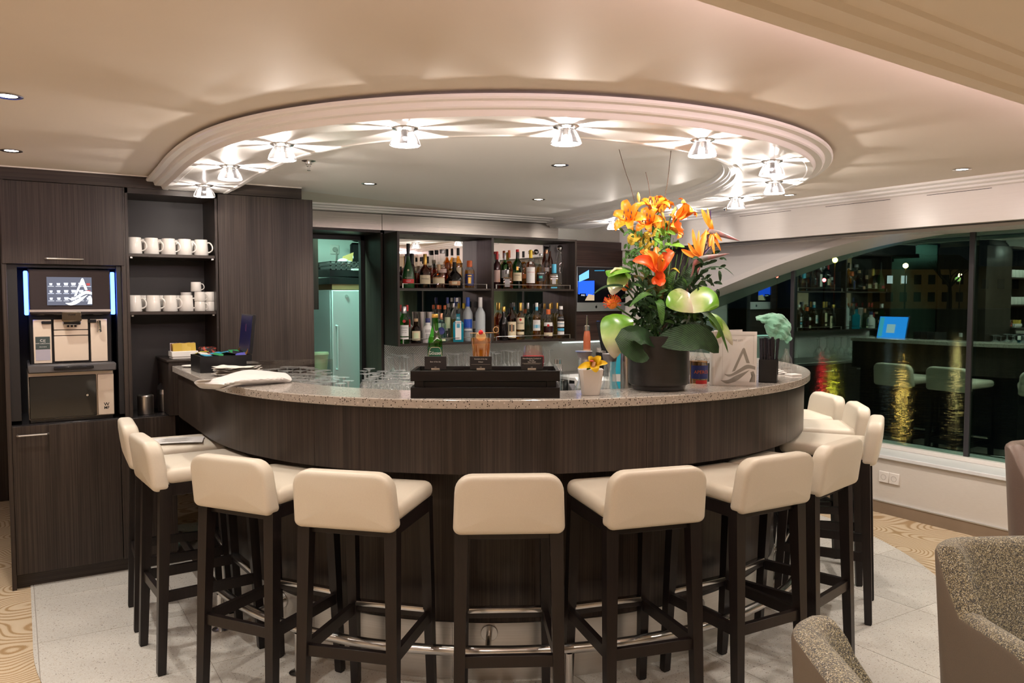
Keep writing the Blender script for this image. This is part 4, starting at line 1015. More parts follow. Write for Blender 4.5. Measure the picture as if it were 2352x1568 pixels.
KIND = {  # (z/h, r/R) profile to the neck, neck radius share
    'std': [(0, .93), (.015, 1), (.58, 1), (.63, .96), (.68, .80), (.72, .52), (.75, .38), (.80, .33), (1, .31)],
    'tall': [(0, .93), (.015, 1), (.60, 1), (.66, .90), (.72, .62), (.77, .40), (.84, .34), (1, .34)],
    'slope': [(0, .90), (.02, .96), (.10, 1), (.26, .97), (.40, .80), (.52, .55), (.62, .33), (.70, .25), (1, .22)],
    'squat': [(0, .90), (.02, 1), (.40, 1), (.50, .93), (.58, .70), (.63, .40), (.68, .28), (1, .27)],
    'round': [(0, .72), (.03, .90), (.15, 1), (.32, .97), (.45, .75), (.53, .42), (.60, .25), (1, .22)],
    'jug': [(0, .94), (.02, 1), (.48, 1), (.58, .92), (.66, .66), (.71, .42), (1, .36)],
    'square': [(0, .97), (.01, 1), (.55, 1), (.60, .97), (.64, .70), (.67, .42), (.72, .36), (1, .34)],
    'bell': [(0, .90), (.02, 1), (.15, .97), (.30, .76), (.42, .70), (.60, .88), (.70, .74), (.78, .50), (1, .45)],
    'bullet': [(0, .94), (.015, 1), (.62, 1), (.68, .93), (.74, .66), (.78, .50), (.86, .46), (1, .44)],
    'beer': [(0, .92), (.015, 1), (.50, 1), (.57, .93), (.66, .66), (.76, .48), (.88, .42), (.97, .40), (1, .40)]}
def rad(kind, t, R):
    P = KIND[kind]
    for (a, ra), (b, rb) in zip(P, P[1:]):
        if a <= t <= b: return R * (ra + (rb - ra) * (t - a) / (b - a))
    return R * P[-1][1]
def bottle(loc, h, R, kind, gl, label, liq=None, lev=0.6, cap='black', caph=0.12, labels=(), texts=(), turn=0.0, group=None, ball=None, name='bottle', cat='bottle', seal=None, detail=20):
    th = math.atan2(-loc[0], loc[1]) + turn
    t = empty(name, loc, th); tag(t, label, cat, group)
    zn = h * (1 - caph)
    prof = [(0.0001, 0.003), (R * 0.8, 0.0)] + [(rad(kind, z, R), z * h) for z, _ in KIND[kind] if z < 1 - caph] + [(rad(kind, 1 - caph, R), zn)]
    sq = kind == 'square'
    n = 4 if sq else detail
    M = Matrix.Rotation(PI / 4, 4, 'Z') @ Matrix.Diagonal((1.25, 1.25, 1, 1)) if sq else None
    MB().lathe(prof, n, M).build('glass', gl, t)
    if liq:
        zl = lev * h; lp = [(0.0001, 0.006)] + [(max(rad(kind, z, R) * 0.94, 0.002), max(z * h, 0.006)) for z, _ in KIND[kind] if z < lev] + [(rad(kind, lev, R) * 0.94, zl), (0.0001, zl)]
        MB().lathe(lp, n, M).build('liquid', liq, t)
    rc = rad(kind, 1 - caph, R) + 0.0012
    if ball: MB().ball((0, 0, zn + ball * 0.8), ball, 16, 10).build('ball_stopper', cap if cap in MATS else 'pc_' + cap, t)
    elif cap: MB().lathe([(rc, zn - 0.004), (rc * 1.03, zn), (rc, h - 0.002), (rc * 0.93, h), (0.0001, h)], 14).build('cap', 'pc_' + cap, t)
    for (z0, z1, half, mm) in labels:
        if sq:
            s_ = R * 1.25 * math.cos(PI / 4) + 0.0008
            MB().box(-s_ * half, s_ * half, -s_ - 0.0006, -s_, z0 * h, z1 * h).build('label', 'pc_' + mm if 'pc_' + mm in MATS else mm, t)
        else:
            rows = []
            for z in [z0 + (z1 - z0) * k / 4 for k in range(5)]:
                rr = rad(kind, z, R) + 0.0010
                rows.append([(rr * math.sin(a), -rr * math.cos(a), z * h) for a in [half * (2 * i / 10 - 1) for i in range(11)]])
            MB().grid(rows).build('label', 'pc_' + mm if 'pc_' + mm in MATS else mm, t)
    if seal:
        z, rs, mm = seal; rr = rad(kind, z, R) + 0.0022
        pts = [(0, 0)] + [(rs * math.cos(2 * PI * i / 20), rs * math.sin(2 * PI * i / 20)) for i in range(20)]
        MB().add([(rr * math.sin(x / rr), -rr * math.cos(x / rr), z * h + y) for x, y in pts], [(0, i + 1, (i + 1) % 20 + 1) for i in range(20)]).build('seal', 'pc_' + mm, t)
    for (s_, size, z, mm) in texts:
        rr = rad(kind, z, R) + 0.0030
        if sq: text(s_, size, 'print', 'pc_' + mm, t, Matrix.Translation((0, -R * 0.89 - 0.0022, z * h)))
        else: text(s_, size, 'print', 'pc_' + mm, t, Matrix.Translation((0, 0, z * h)), wrap=rr)
    return t
def shelf_bottle(cx, top, wpx, row, z, kind, gl, label, **kw):
    """cx, top, wpx measured in the 5.226x crop of the shelves at (900, 520)"""
    v = {0: 5.785, 1: 5.870, 2: 5.93}[row]; px = 900 + cx / 5.226; p = onv(px, 520 + top / 5.226, v)
    dep = p.x * FWD.x + p.y * FWD.y; R = wpx / 5.226 / 2 / F_PX * dep * 0.97
    return bottle((p.x, v, z), p.z - z, R, kind, gl, label, **kw)
UZ, LZ = SZM + 0.0005, SZ0 + 0.0185
g1, g2, g3, g4 = 'bottles on the upper left shelf', 'bottles on the upper right shelf', 'bottles on the lower left shelf', 'bottles on the lower right shelf'
B = shelf_bottle
B(108, 480, 62, 1, UZ, 'std', 'gl_wine', 'dark red brown bottle at the far left of the upper shelf, behind the green cognac', cap='black', labels=((.1, .35, .8, 'brownlab'),), group=g1)
B(195, 205, 158, 0, UZ, 'slope', 'gl_greensolid', 'frosted green cognac bottle with red band and gold medallion', cap='black', caph=.27, labels=((.105, .20, 1.05, 'red'),), seal=(.40, .0075, 'cream'), texts=(('REMY MARTIN', .0085, .235, 'cream'), ('V.S.O.P', .0125, .152, 'white')), group=g1)
B(238, 322, 74, 2, UZ, 'std', 'gl_wine', 'dark bottle with black cap just behind the green cognac bottle', cap='black', caph=.3, group=g1)
B(350, 368, 92, 2, UZ, 'squat', 'gl_clear', 'amber bottle with dark stopper in the back row left of the gold capped cognac', liq='gl_damber', lev=.5, cap='black', group=g1)
B(398, 330, 150, 0, UZ, 'squat', 'gl_brown', 'brown cognac bottle with gold neck and cream label', liq='gl_brown', lev=.45, cap='gold', caph=.30, labels=((.12, .38, .95, 'cream'),), texts=(('Hennessy', .0155, .275, 'black'),), group=g1)
B(432, 360, 84, 2, UZ, 'std', 'gl_clear', 'clear bottle with black cap in the back row right of the gold capped cognac', liq='gl_damber', lev=.45, cap='black', caph=.2, labels=((.2, .45, .8, 'teal'),), group=g1)
B(536, 285, 120, 2, UZ, 'jug', 'gl_clear', 'left of two clear decanter bottles with dark stoppers on the upper shelf', liq='gl_damber', lev=.55, cap='black', caph=.10, group=g1)
B(604, 275, 160, 1, UZ, 'jug', 'gl_clear', 'right of two clear decanter bottles, bourbon with printed front', liq='gl_damber', lev=.52, cap='silver', caph=.09, labels=((.40, .50, .7, 'pink'),), group=g1)
B(562, 455, 160, 0, UZ, 'squat', 'gl_clear', 'short flask shaped bourbon bottle with broad kraft label', liq='gl_damber', lev=.48, cap='cork', caph=.22, labels=((.20, .42, 1.1, 'cream'), (.42, .47, 1.1, 'brownlab')), group=g1)
B(722, 265, 88, 2, UZ, 'std', 'gl_clear', 'left of two tall whisky bottles with black capsules, behind the dark round bottle', liq='gl_amber', lev=.78, cap='black', caph=.16, labels=((.25, .45, .9, 'cream'),), group=g1)
B(795, 258, 100, 1, UZ, 'std', 'gl_clear', 'right of two tall whisky bottles with black capsules, behind the dark round bottle', liq='gl_amber', lev=.80, cap='black', caph=.17, labels=((.28, .52, .9, 'cream'),), group=g1)
B(752, 378, 205, 0, UZ, 'round', 'gl_dark', 'big dark round bellied bottle with a narrow cream label', cap='cork', caph=.12, labels=((.10, .24, .75, 'brownlab'), (.13, .22, .3, 'cream')), group=g1)
B(932, 410, 126, 0, UZ, 'bullet', 'gl_clear', 'stubby bottle with orange cap and navy and gold front', liq='gl_amber', lev=.66, cap='orange', caph=.21, labels=((.10, .52, .95, 'navy'), (.18, .40, .30, 'gold'), (.44, .48, .4, 'gold')), group=g1)
B(1262, 300, 92, 1, UZ, 'std', 'gl_wine', 'dark bottle with pink label partly hidden by the shelf divider', cap='red', caph=.2, labels=((.18, .50, .95, 'pink'),), group=g2)
B(1282, 328, 74, 2, UZ, 'std', 'gl_green', 'green bottle with grey capsule farthest left in the back of the upper right shelf', cap='silver', caph=.22, group=g2)
B(1357, 318, 104, 1, UZ, 'std', 'gl_green', 'green bottle with grey capsule and pale blue label', liq='gl_olive', lev=.7, cap='silver', caph=.18, labels=((.30, .52, .95, 'greylab'),), group=g2)
B(1386, 520, 112, 0, UZ, 'square', 'gl_clear', 'small square bottle of orange liquor with grey label', liq='gl_amber', lev=.60, cap='silver', caph=.2, labels=((.10, .50, .62, 'greylab'),), group=g2)
B(1408, 285, 92, 2, UZ, 'std', 'gl_clear', 'red amber bottle with orange red capsule in the back row', liq='gl_damber', lev=.72, cap='orange', caph=.18, labels=((.2, .45, .9, 'brownlab'),), group=g2)
B(1508, 275, 118, 0, UZ, 'std', 'gl_dgreen', 'dark green single malt bottle with gold stag and cream label', cap='red', caph=.055, labels=((.77, .93, 3.14, 'black'), (.20, .41, 1.0, 'cream'), (.47, .56, .2, 'gold')), texts=(('Glenfiddich', .0115, .345, 'black'),), group=g2)
B(1580, 298, 88, 2, UZ, 'std', 'gl_clear', 'amber bottle with black capsule between the green malt and the white labelled malt', liq='gl_amber', lev=.72, cap='black', caph=.15, labels=((.28, .40, .9, 'brownlab'),), group=g2)
B(1667, 285, 120, 0, UZ, 'std', 'gl_clear', 'amber single malt with yellow capsule and tall white label', liq='gl_damber', lev=.70, cap='yellow', caph=.19, labels=((.15, .56, 1.0, 'white'), (.64, .70, .3, 'white')), texts=(('MACALLAN', .0125, .43, 'red'), ('12', .012, .36, 'greylab')), group=g2)
B(1732, 245, 92, 2, UZ, 'tall', 'gl_clear', 'clear bottle with big silver ball stopper in the back row', cap='chrome', caph=.17, ball=.024, group=g2)
B(1787, 325, 124, 0, UZ, 'jug', 'gl_clear', 'amber bottle with black and teal label right of the white labelled malt', liq='gl_amber', lev=.62, cap='silver', caph=.05, labels=((.22, .47, .95, 'black'), (.30, .37, .35, 'teal'), (.42, .45, .7, 'greylab')), group=g2)
B(1858, 282, 88, 1, UZ, 'std', 'gl_clear', 'clear bottle with copper capsule behind the squat tequila', cap='copper', caph=.08, labels=((.45, .55, .8, 'greylab'),), group=g2)
B(1898, 228, 72, 2, UZ, 'tall', 'gl_brown', 'tall brown bottle with dark wax top in the back row by the crystal bottle', cap='black', caph=.12, group=g2)
B(1948, 452, 104, 0, UZ, 'square', 'gl_clear', 'small square tequila bottle with horseshoe label', liq='gl_pale', lev=.58, cap='lblue', caph=.34, labels=((.20, .46, .50, 'greylab'), (.03, .09, .8, 'lblue')), seal=None, group=g2)
B(2018, 215, 112, 1, UZ, 'bell', 'gl_clear', 'tall waisted crystal bottle with silver ball top at the right end of the upper shelf', cap='chrome', caph=.14, ball=.028, group=g2)
B(103, 940, 84, 2, LZ, 'std', 'gl_clear', 'clear bottle with red cap at the far left of the lower shelf', cap='red', caph=.16, labels=((.3, .5, .8, 'white'),), group=g3)
B(146, 960, 126, 0, LZ, 'bullet', 'gl_green', 'green gin bottle with red wax seal and white label', cap='silver', caph=.17, labels=((.20, .50, 1.0, 'white'), (.12, .17, 1.0, 'white')), seal=(.605, .012, 'red'), texts=(('Tanqueray', .014, .43, 'black'), ('LONDON', .0095, .355, 'black'), ('DRY GIN', .0095, .30, 'black')), group=g3)
B(182, 942, 96, 1, LZ, 'std', 'gl_clear', 'clear bottle with red cap right behind the green gin', cap='red', caph=.15, labels=((.42, .62, .9, 'red'),), group=g3)
B(290, 1105, 130, 0, LZ, 'jug', 'gl_brown', 'short brown apothecary gin bottle with cork and cream diamond label', liq='gl_brown', lev=.55, cap='cork', caph=.10, labels=((.12, .50, .85, 'cream'), (.20, .42, .45, 'palegreen')), group=g3)
for cx, lab in ((360, 'left steel shaker cup in the back row'), (457, 'right steel shaker cup in the back row')):
    p = onv(900 + cx / 5.226, 520 + 1025 / 5.226, 5.92)
    o = MB().lathe([(0.0001, 0), (0.024, 0), (0.034, p.z - LZ), (0.032, p.z - LZ), (0.023, 0.003), (0.0001, 0.003)], 22).build('shaker_cup', 'steel_satin', None, (p.x, 5.92, LZ)); tag(o, lab + ' of the lower left shelf', 'cup', 'steel shaker cups')
B(432, 1100, 146, 0, LZ, 'jug', 'gl_white', 'white ceramic gin bottle with lilac map print and blue stopper', cap='navy', caph=.16, labels=((.18, .38, .35, 'greylab'), (.42, .55, .5, 'greylab')), group=g3)
B(556, 942, 88, 2, LZ, 'std', 'gl_clear', 'clear bottle with coral cap, left of two in the back row', cap='orange', caph=.1, labels=((.3, .5, .9, 'white'),), group=g3)
B(636, 945, 88, 2, LZ, 'std', 'gl_clear', 'clear bottle with coral cap, right of two in the back row', cap='orange', caph=.1, labels=((.3, .5, .9, 'white'),), group=g3)
B(592, 1040, 122, 0, LZ, 'std', 'gl_aqua', 'pale green gin bottle with round blue and copper badge', cap='copper', caph=.2, labels=((.05, .12, 1.0, 'palegreen'),), seal=(.40, .030, 'navy'), group=g3)
B(668, 850, 82, 1, LZ, 'tall', 'gl_clear', 'tall clear bottle with navy cap rising behind the badge gin', cap='navy', caph=.13, labels=((.3, .55, .9, 'palegreen'),), group=g3)
B(742, 920, 84, 2, LZ, 'std', 'gl_clear', 'clear bottle with silver cap in the back row', cap='silver', caph=.1, group=g3)
B(780, 855, 84, 2, LZ, 'tall', 'gl_clear', 'tall clear bottle with pale cap behind the blue gin', liq='gl_pale', lev=.5, cap='white', caph=.08, group=g3)
B(797, 1000, 144, 0, LZ, 'square', 'gl_bluesolid', 'bright blue gin bottle with tall white arched label', cap='black', caph=.11, labels=((.07, .66, .56, 'white'), (.44, .57, .30, 'lblue')), texts=(('BOMBAY', .0125, .60, 'navy'),), group=g3)
B(862, 920, 86, 2, LZ, 'std', 'gl_clear', 'clear bottle with yellow cap between the blue gin and the frosted vodka', cap='yellow', caph=.13, group=g3)
B(912, 850, 122, 1, LZ, 'tall', 'gl_frost', 'frosted vodka bottle with blue cap and blue mountain picture', cap='blue', caph=.20, labels=((.28, .50, .95, 'blue'), (.24, .31, .95, 'white')), texts=(('GREY GOOSE', .0115, .215, 'navy'),), group=g3)
B(1000, 900, 84, 2, LZ, 'std', 'gl_clear', 'clear bottle with dark cap behind the two frosted vodkas', cap='black', caph=.14, labels=((.3, .5, .8, 'white'),), group=g3)
B(1062, 850, 124, 0, LZ, 'tall', 'gl_frost', 'frosted vodka bottle with bare tree engraving and white neck', cap='white', caph=.21, labels=((.82, .96, .3, 'lblue'), (.14, .28, .9, 'greylab')), group=g3)
B(1286, 915, 88, 1, LZ, 'std', 'gl_clear', 'dark amber rum with gold capsule at the left of the lower right shelf', liq='gl_damber', lev=.7, cap='gold', caph=.19, labels=((.15, .40, .9, 'brownlab'),), group=g4)
B(1342, 962, 116, 0, LZ, 'jug', 'gl_dark', 'nearly black bottle standing between amber rum and pin up rum', cap='gold', caph=.13, group=g4)
B(1405, 985, 100, 2, LZ, 'std', 'gl_dark', 'black bottle in the back row behind the pin up rum', cap='black', caph=.12, group=g4)
B(1440, 922, 122, 0, LZ, 'std', 'gl_brown', 'dark spiced rum with pin up figure on a cream label', liq='gl_red', lev=.6, cap='black', caph=.10, labels=((.06, .50, 1.0, 'cream'), (.24, .42, .55, 'black'), (.22, .44, .14, 'brownlab')), group=g4)
B(1545, 915, 108, 0, LZ, 'std', 'gl_clear', 'amber rum with gold capsule and red roundel on the label', liq='gl_amber', lev=.72, cap='gold', caph=.20, labels=((.28, .60, 1.0, 'cream'), (.14, .22, .9, 'cream')), seal=(.545, .0105, 'red'), texts=(('BACARDI', .0135, .45, 'black'),), group=g4)
B(1636, 915, 96, 2, LZ, 'std', 'gl_aqua', 'clear bottle with silver cap in the back row of the lower right shelf', cap='silver', caph=.16, group=g4)
B(1738, 915, 108, 0, LZ, 'std', 'gl_clear', 'amber rum with white and light blue neck and label', liq='gl_amber', lev=.66, cap='white', caph=.10, labels=((.79, .89, 3.14, 'lblue'), (.24, .53, .95, 'white'), (.31, .40, .85, 'lblue')), texts=(('Don', .011, .495, 'greylab'), ('Alvaro', .011, .455, 'greylab')), group=g4)
B(1775, 930, 84, 2, LZ, 'std', 'gl_clear', 'clear bottle with black cap right behind the light blue labelled rum', liq='gl_pale', lev=.5, cap='black', caph=.14, group=g4)
B(1868, 920, 92, 2, LZ, 'slope', 'gl_clear', 'clear sloping bottle with black capsule behind the red roundel bottle', cap='black', caph=.13, group=g4)
B(1900, 925, 76, 2, LZ, 'std', 'gl_clear', 'bottle with gold capsule close behind the red roundel bottle', liq='gl_pale', lev=.55, cap='gold', caph=.15, group=g4)
B(1878, 995, 132, 0, LZ, 'jug', 'gl_clear', 'clear rum bottle with orange cap, red roundel and dark lower label', liq='gl_wine', lev=.42, cap='orange', caph=.15, labels=((.44, .56, .9, 'white'), (.10, .22, .9, 'cream')), seal=(.46, .0115, 'red'), group=g4)
B(1986, 915, 84, 2, LZ, 'std', 'gl_clear', 'yellowish bottle with gold capsule behind the last bottle of the row', liq='gl_pale', lev=.7, cap='gold', caph=.16, group=g4)
B(2030, 955, 98, 0, LZ, 'bullet', 'gl_clear', 'amber bottle with white and light blue diagonal bands, last on the right', liq='gl_amber', lev=.74, cap='white', caph=.09, labels=((.55, .68, .95, 'black'), (.36, .53, .95, 'white'), (.44, .47, .95, 'lblue'), (.24, .32, .95, 'lblue'), (.12, .22, .95, 'white')), texts=(('UNDONE', .0115, .615, 'white'),), group=g4)

# ------------------------------------------------------------------ upside down wine glasses on the back counter
def stem_profile(h, R, r_f):
    # bowl rim on the table (z=0), foot on top (z=h)
    return [(R * .84, 0.0), (R * .93, h * .10), (R, h * .22), (R * .96, h * .32), (R * .70, h * .44), (R * .30, h * .52), (0.006, h * .56), (0.0042, h * .64), (0.004, h * .88), (0.006, h * .955), (r_f * .5, h * .985), (r_f, h - 0.001), (r_f, h), (0.0001, h - 0.0005)]
def glass_proto(name, h, R, rf, n=18):
    t = empty(name, (0, 0, 0)); P = stem_profile(h, R, rf)
    Q = P[:7]; MB().lathe(Q + [(max(r_ - 0.0012, 0.0005), z_ - (0.002 if i_ else 0)) for i_, (r_, z_) in reversed(list(enumerate(Q)))], n).build('bowl', 'glassware', t); MB().lathe(P[6:10], 10, None, True, True).build('stem', 'glass_edge', t); MB().lathe([(0.0001, P[9][1])] + P[9:], n).build('foot', 'glass_edge', t)
    return t
wg = glass_proto('wine_glass', 0.235, 0.042, 0.037); fg = True
rowx = [695 + 26 * i for i in range(8)] + [1010 + 24 * i for i in range(13)]
rr = random.Random(3)
def put(proto, loc, label, cat, group, rotz=0.0, scale=1.0):
    t = dup(proto) if 'label' in proto else proto
    t.location = loc; t.rotation_euler = (0, 0, rotz); t.scale = (scale,) * 3
    tag(t, label, cat, group); return t
px_list = [893, 903, 918, 928, 935, 949, 1030, 1045, 1052, 1064, 1072, 1132, 1140, 1152, 1158, 1168, 1176, 1184, 1190, 1262]
for i, px in enumerate(px_list):
    v = 5.60 + 0.09 * ((i * 7) % 4) / 1.0 * 0.9
    p = onv(px, 806, v)
    put(wg, (p.x, v, 0.921), 'upside down wine glass on the back counter, ' + ('left of the display stand' if px < 960 else 'between beer bottle and amber cocktail' if px < 1100 else 'between amber cocktail and red drink' if px < 1200 else 'just right of the red drink'), 'wine glass', 'wine glasses on the back counter', rr.random() * 6, 0.97 + 0.06 * rr.random())

# ------------------------------------------------------------------ computer on the back wall
im = empty('desktop_computer', (4.415, 5.945, 1.48), 0, 'slim aluminium all in one computer with blue screen on the dark wood panel', 'computer')
MB().box(0.0, 0.58, -0.012, 0.012, 0.0, 0.415, 0.004).build('case', 'aluminium', im)
sc = MB().box(0.004, 0.576, -0.0145, -0.0115, 0.082, 0.411).build('screen', mat('screen_black', (0.004, 0.004, 0.006), 0.1), im)
mat_emit('scr_blue', (0.02, 0.10, 0.95), 1.5); mat_emit('scr_light', (0.16, 0.45, 1.0), 1.6); mat_emit('scr_sand', (0.75, 0.55, 0.35), 0.8); mat_emit('scr_teal', (0.05, 0.35, 0.6), 0.8)
def quad(parent, name, m, pts, y): MB().add([(x, y, z) for x, z in pts], [tuple(range(len(pts)))]).build(name, m, parent)
quad(sc, 'picture', 'scr_blue', [(0.01, 0.16), (0.20, 0.13), (0.20, 0.285), (0.01, 0.28)], -0.0150)
quad(sc, 'picture', 'scr_light', [(0.02, 0.27), (0.135, 0.31), (0.135, 0.385), (0.02, 0.33)], -0.0153)
quad(sc, 'picture', 'scr_sand', [(0.09, 0.10), (0.20, 0.10), (0.20, 0.15), (0.13, 0.16)], -0.0153)
quad(sc, 'picture', 'scr_teal', [(0.20, 0.375), (0.32, 0.378), (0.32, 0.386), (0.20, 0.383)], -0.0150)
quad(sc, 'clock_field', 'screen_black', [(0.03, 0.135), (0.10, 0.135), (0.10, 0.165), (0.03, 0.165)], -0.0156)
text('19:52', 0.020, 'clock', 'icon', sc, Matrix.Translation((0.065, -0.0159, 0.149)))
lg = MB().ball((0.225, -0.0135, 0.040), 0.0125, 16, 10, (1, 0.12, 1.05)).ball((0.232, -0.0135, 0.058), 0.004, 8, 6, (0.7, 0.15, 1.2)).build('emblem', 'machine_black', im)

# ------------------------------------------------------------------ pantry things
rf = empty('refrigerator', (2.352, 6.72, 0), 0, 'tall pale refrigerator in the pantry seen through the door opening', 'refrigerator')
FRM = mat('fridge', (0.66, 0.72, 0.72), 0.35)
MB().box(0.0, 0.60, 0.05, 0.62, 0.0, 1.676, 0.006).build('body', 'fridge', rf)
fd = MB().box(0.0, 0.60, 0.0, 0.046, 0.06, 1.672, 0.008).build('door', 'fridge', rf)
hd = MB().tube([(0.035, 0.0, 1.36), (0.035, -0.045, 1.36), (0.035, -0.045, 0.98), (0.035, 0.0, 0.98)], 0.010, 8).build('handle', 'fridge', fd)
MB().lathe([(0.0001, 0.010), (0.012, 0.010), (0.015, 0.004), (0.015, 0)], 16, Matrix.Translation((0.13, -0.001, 1.62)) @ Matrix.Rotation(PI / 2, 4, 'X')).build('lock', 'chrome', fd)
MB().box(0.36, 0.42, -0.003, 0.0, 1.52, 1.66).build('control_panel', mat('ctrl', (0.25, 0.33, 0.34), 0.4), fd)
tag(MB().box(2.36, 2.93, 6.74, 7.2, 1.677, 1.725, 0.002).build('cardboard_box', mat('cardboard', (0.36, 0.22, 0.10), 0.8)), 'flat brown cardboard box lying on the refrigerator', 'box')
for k, z in enumerate((1.7255, 1.7925)):
    t = empty('black_tray', (2.34, 6.735, z), 0, ('lower' if k == 0 else 'upper') + ' black stacking tray on top of the refrigerator', 'tray', 'black trays on the refrigerator')
    MB().box(0, 0.60, 0, 0.45, 0, 0.008).build('base', 'black_lacquer', t)
    MB().box(0, 0.60, 0, 0.012, 0.008, 0.056).box(0, 0.60, 0.438, 0.45, 0.008, 0.056).box(0, 0.012, 0.012, 0.438, 0.008, 0.056).box(0.588, 0.60, 0.012, 0.438, 0.008, 0.056).build('rim', 'black_lacquer', t)
t = empty('paper_stack', (2.55, 6.76, 1.80), 0, 'white papers sticking out of the upper black tray', 'papers'); MB().box(0.0, 0.26, -0.035, 0.2, 0.045, 0.062, 0.002).build('sheets', 'white_paper', t)
cr = empty('bottle_crate', (2.36, 6.78, 1.850), 0, 'dark grey plastic crate with bits and pieces above the trays', 'crate')
for i in range(12): MB().box(0.047 * i, 0.047 * i + 0.012, 0, 0.008, 0, 0.075).build('slat', 'grey_plastic', cr)
for z in (0.0, 0.032, 0.066): MB().box(0, 0.53, 0.0, 0.012, z, z + 0.010).box(0, 0.012, 0, 0.36, z, z + 0.010).build('rail', 'grey_plastic', cr)
MB().box(0, 0.53, 0.0, 0.36, -0.003, 0.001).box(0, 0.53, 0.35, 0.36, 0, 0.075).build('base', 'grey_plastic', cr)
for k, (dx, pts) in enumerate(((0.14, [(0, 0), (.10, 0), (.12, .13), (.02, .09)]), (0.30, [(0, 0), (.15, 0), (.14, .12), (.05, .07)]))):
    o = MB().prism(pts, -0.003, 0.003, Matrix.Translation((2.36 + dx, 6.90, 1.885)) @ Matrix.Rotation(PI / 2, 4, 'X')).build('wooden_board', mat('board', (0.62, 0.40, 0.14), 0.6)); tag(o, ('left' if k == 0 else 'right') + ' pale wooden scrap standing in the crate on the refrigerator', 'board')
o = MB().ball((2.50, 6.84, 1.925), 0.045, 10, 7, (1.2, 1, .7)).ball((2.55, 6.83, 1.915), 0.03, 8, 6, (1.3, 1, .7)).build('crumpled_bag', 'white_paper'); tag(o, 'crumpled white bag on the crate above the refrigerator', 'bag')
hc = empty('hanging_cap', (2.80, 7.30, 1.75), 0, 'dark cap and apron hanging at the back of the pantry', 'garment')
MB().box(-0.06, 0.06, -0.03, 0.03, 0.0, 0.38, 0.02).build('apron', 'machine_black', hc); MB().ball((0, -0.02, 0.44), 0.08, 14, 8, (1, 1, .65)).box(-0.17, 0.02, -0.12, -0.02, 0.40, 0.415, 0.004).build('cap', 'machine_black', hc)
wc = empty('wall_cabinet', (1.30, 6.62, 1.505), 0, 'dark wall cabinet at the left inside the pantry', 'cabinet')
MB().box(0, 0.905, 0.02, 0.40, 0, 0.72).build('body', 'wood', wc); MB().box(0.45, 0.90, 0, 0.018, 0.003, 0.717, 0.001).build('door', 'wood', wc)
MB().box(0, 0.448, 0, 0.018, 0.003, 0.717, 0.001).build('door', 'wood', wc)
p = onv(768, 573, 7.548)
so = empty('pantry_socket', (p.x, 7.548, p.z), 0, 'square wall socket with grey cable on the pantry wall', 'socket')
MB().box(-0.045, 0.045, -0.012, 0.0, -0.045, 0.045, 0.004).build('cover', 'trim_white', so)
MB().lathe([(0.024, 0.0), (0.022, 0.02), (0.0001, 0.022)], 16, Matrix.Translation((0, -0.012, 0)) @ Matrix.Rotation(PI / 2, 4, 'X')).build('plug', 'socket_grey', so)
MB().tube(spline([(0, -0.03, 0), (0.01, -0.03, -0.05), (0.0, -0.02, -0.2), (-0.01, -0.02, -0.42)], 6), 0.006, 6).build('cable', 'socket_grey', so)
pc = empty('pantry_counter', (1.27, 6.60, 0), 0, 'white pantry counter at the left of the refrigerator', 'counter')
MB().box(0, 1.05, 0, 0.9, 0.88, 0.92, 0.003).build('worktop', 'fridge', pc); MB().box(0, 1.04, 0.02, 0.9, 0, 0.879).build('body', 'fridge', pc)
p = onv(735, 845, 6.72)
t = empty('bucket', (p.x, 6.72, 0.921), 0, 'pale green bucket with lid inside the pantry', 'bucket')
MB().lathe([(0.0001, 0), (0.055, 0), (0.072, 0.19), (0.07, 0.195), (0.0001, 0.195)], 22).build('pail', mat('pale_green', (0.55, 0.60, 0.38), 0.5), t)
MB().lathe([(0.074, 0.19), (0.078, 0.197), (0.074, 0.215), (0.0001, 0.22)], 22).build('lid', 'pale_green', t)

# ================================================================== THINGS ON THE BAR
CAMZ = -YAW                                  # rotation that makes local +x run to the right of the picture, local -y to the viewer
TOP = ZT + 0.0006
def at_cam(px, py, z=TOP): return onz(px, py, z)
# ---- tea box
tb_ = empty('tea_box', (0.825, 4.425, TOP), 0.02, 'black lacquer tea box with its navy lined lid standing open', 'box')
BLQ = 'black_lacquer'
MB().box(0, 0.27, 0, 0.235, 0, 0.008).box(0, 0.27, 0, 0.010, 0.008, 0.088).box(0, 0.27, 0.225, 0.235, 0.008, 0.088).box(0, 0.010, 0.010, 0.225, 0.008, 0.088).box(0.26, 0.27, 0.010, 0.225, 0.008, 0.088).build('body', BLQ, tb_)
ld = MB().box(-0.005, 0.012, 0.0, 0.235, 0.0, 0.215, 0.002).build('lid', BLQ, tb_, (0.262, 0, 0.092)); ld.rotation_euler = (0, math.radians(6), 0)
MB().box(-0.0065, -0.0045, 0.008, 0.227, 0.008, 0.207).build('lid_lining', mat('navy_lining', (0.012, 0.012, 0.075), 0.35), ld)
MB().box(-0.0072, -0.0066, 0.105, 0.125, 0.12, 0.16).build('lid_emblem', mat('emblem_violet', (0.10, 0.03, 0.10), 0.4), ld)
for y in (0.03, 0.205): MB().beam((0.24, y, 0.085), (0.262, y, 0.118), 0.004, 0.004, 0.010, 0.010).build('hinge', mat('brass', (0.55, 0.33, 0.10), 0.3, 1.0), tb_)
rr = random.Random(5)
cols = [(0.02, 0.30, 0.50), (0.10, 0.10, 0.45), (0.55, 0.50, 0.04), (0.03, 0.30, 0.10), (0.5, 0.05, 0.05), (0.6, 0.55, 0.5), (0.02, 0.02, 0.03), (0.45, 0.10, 0.25)]
for i, c in enumerate(cols): mat('tea_%d' % i, c, 0.35)
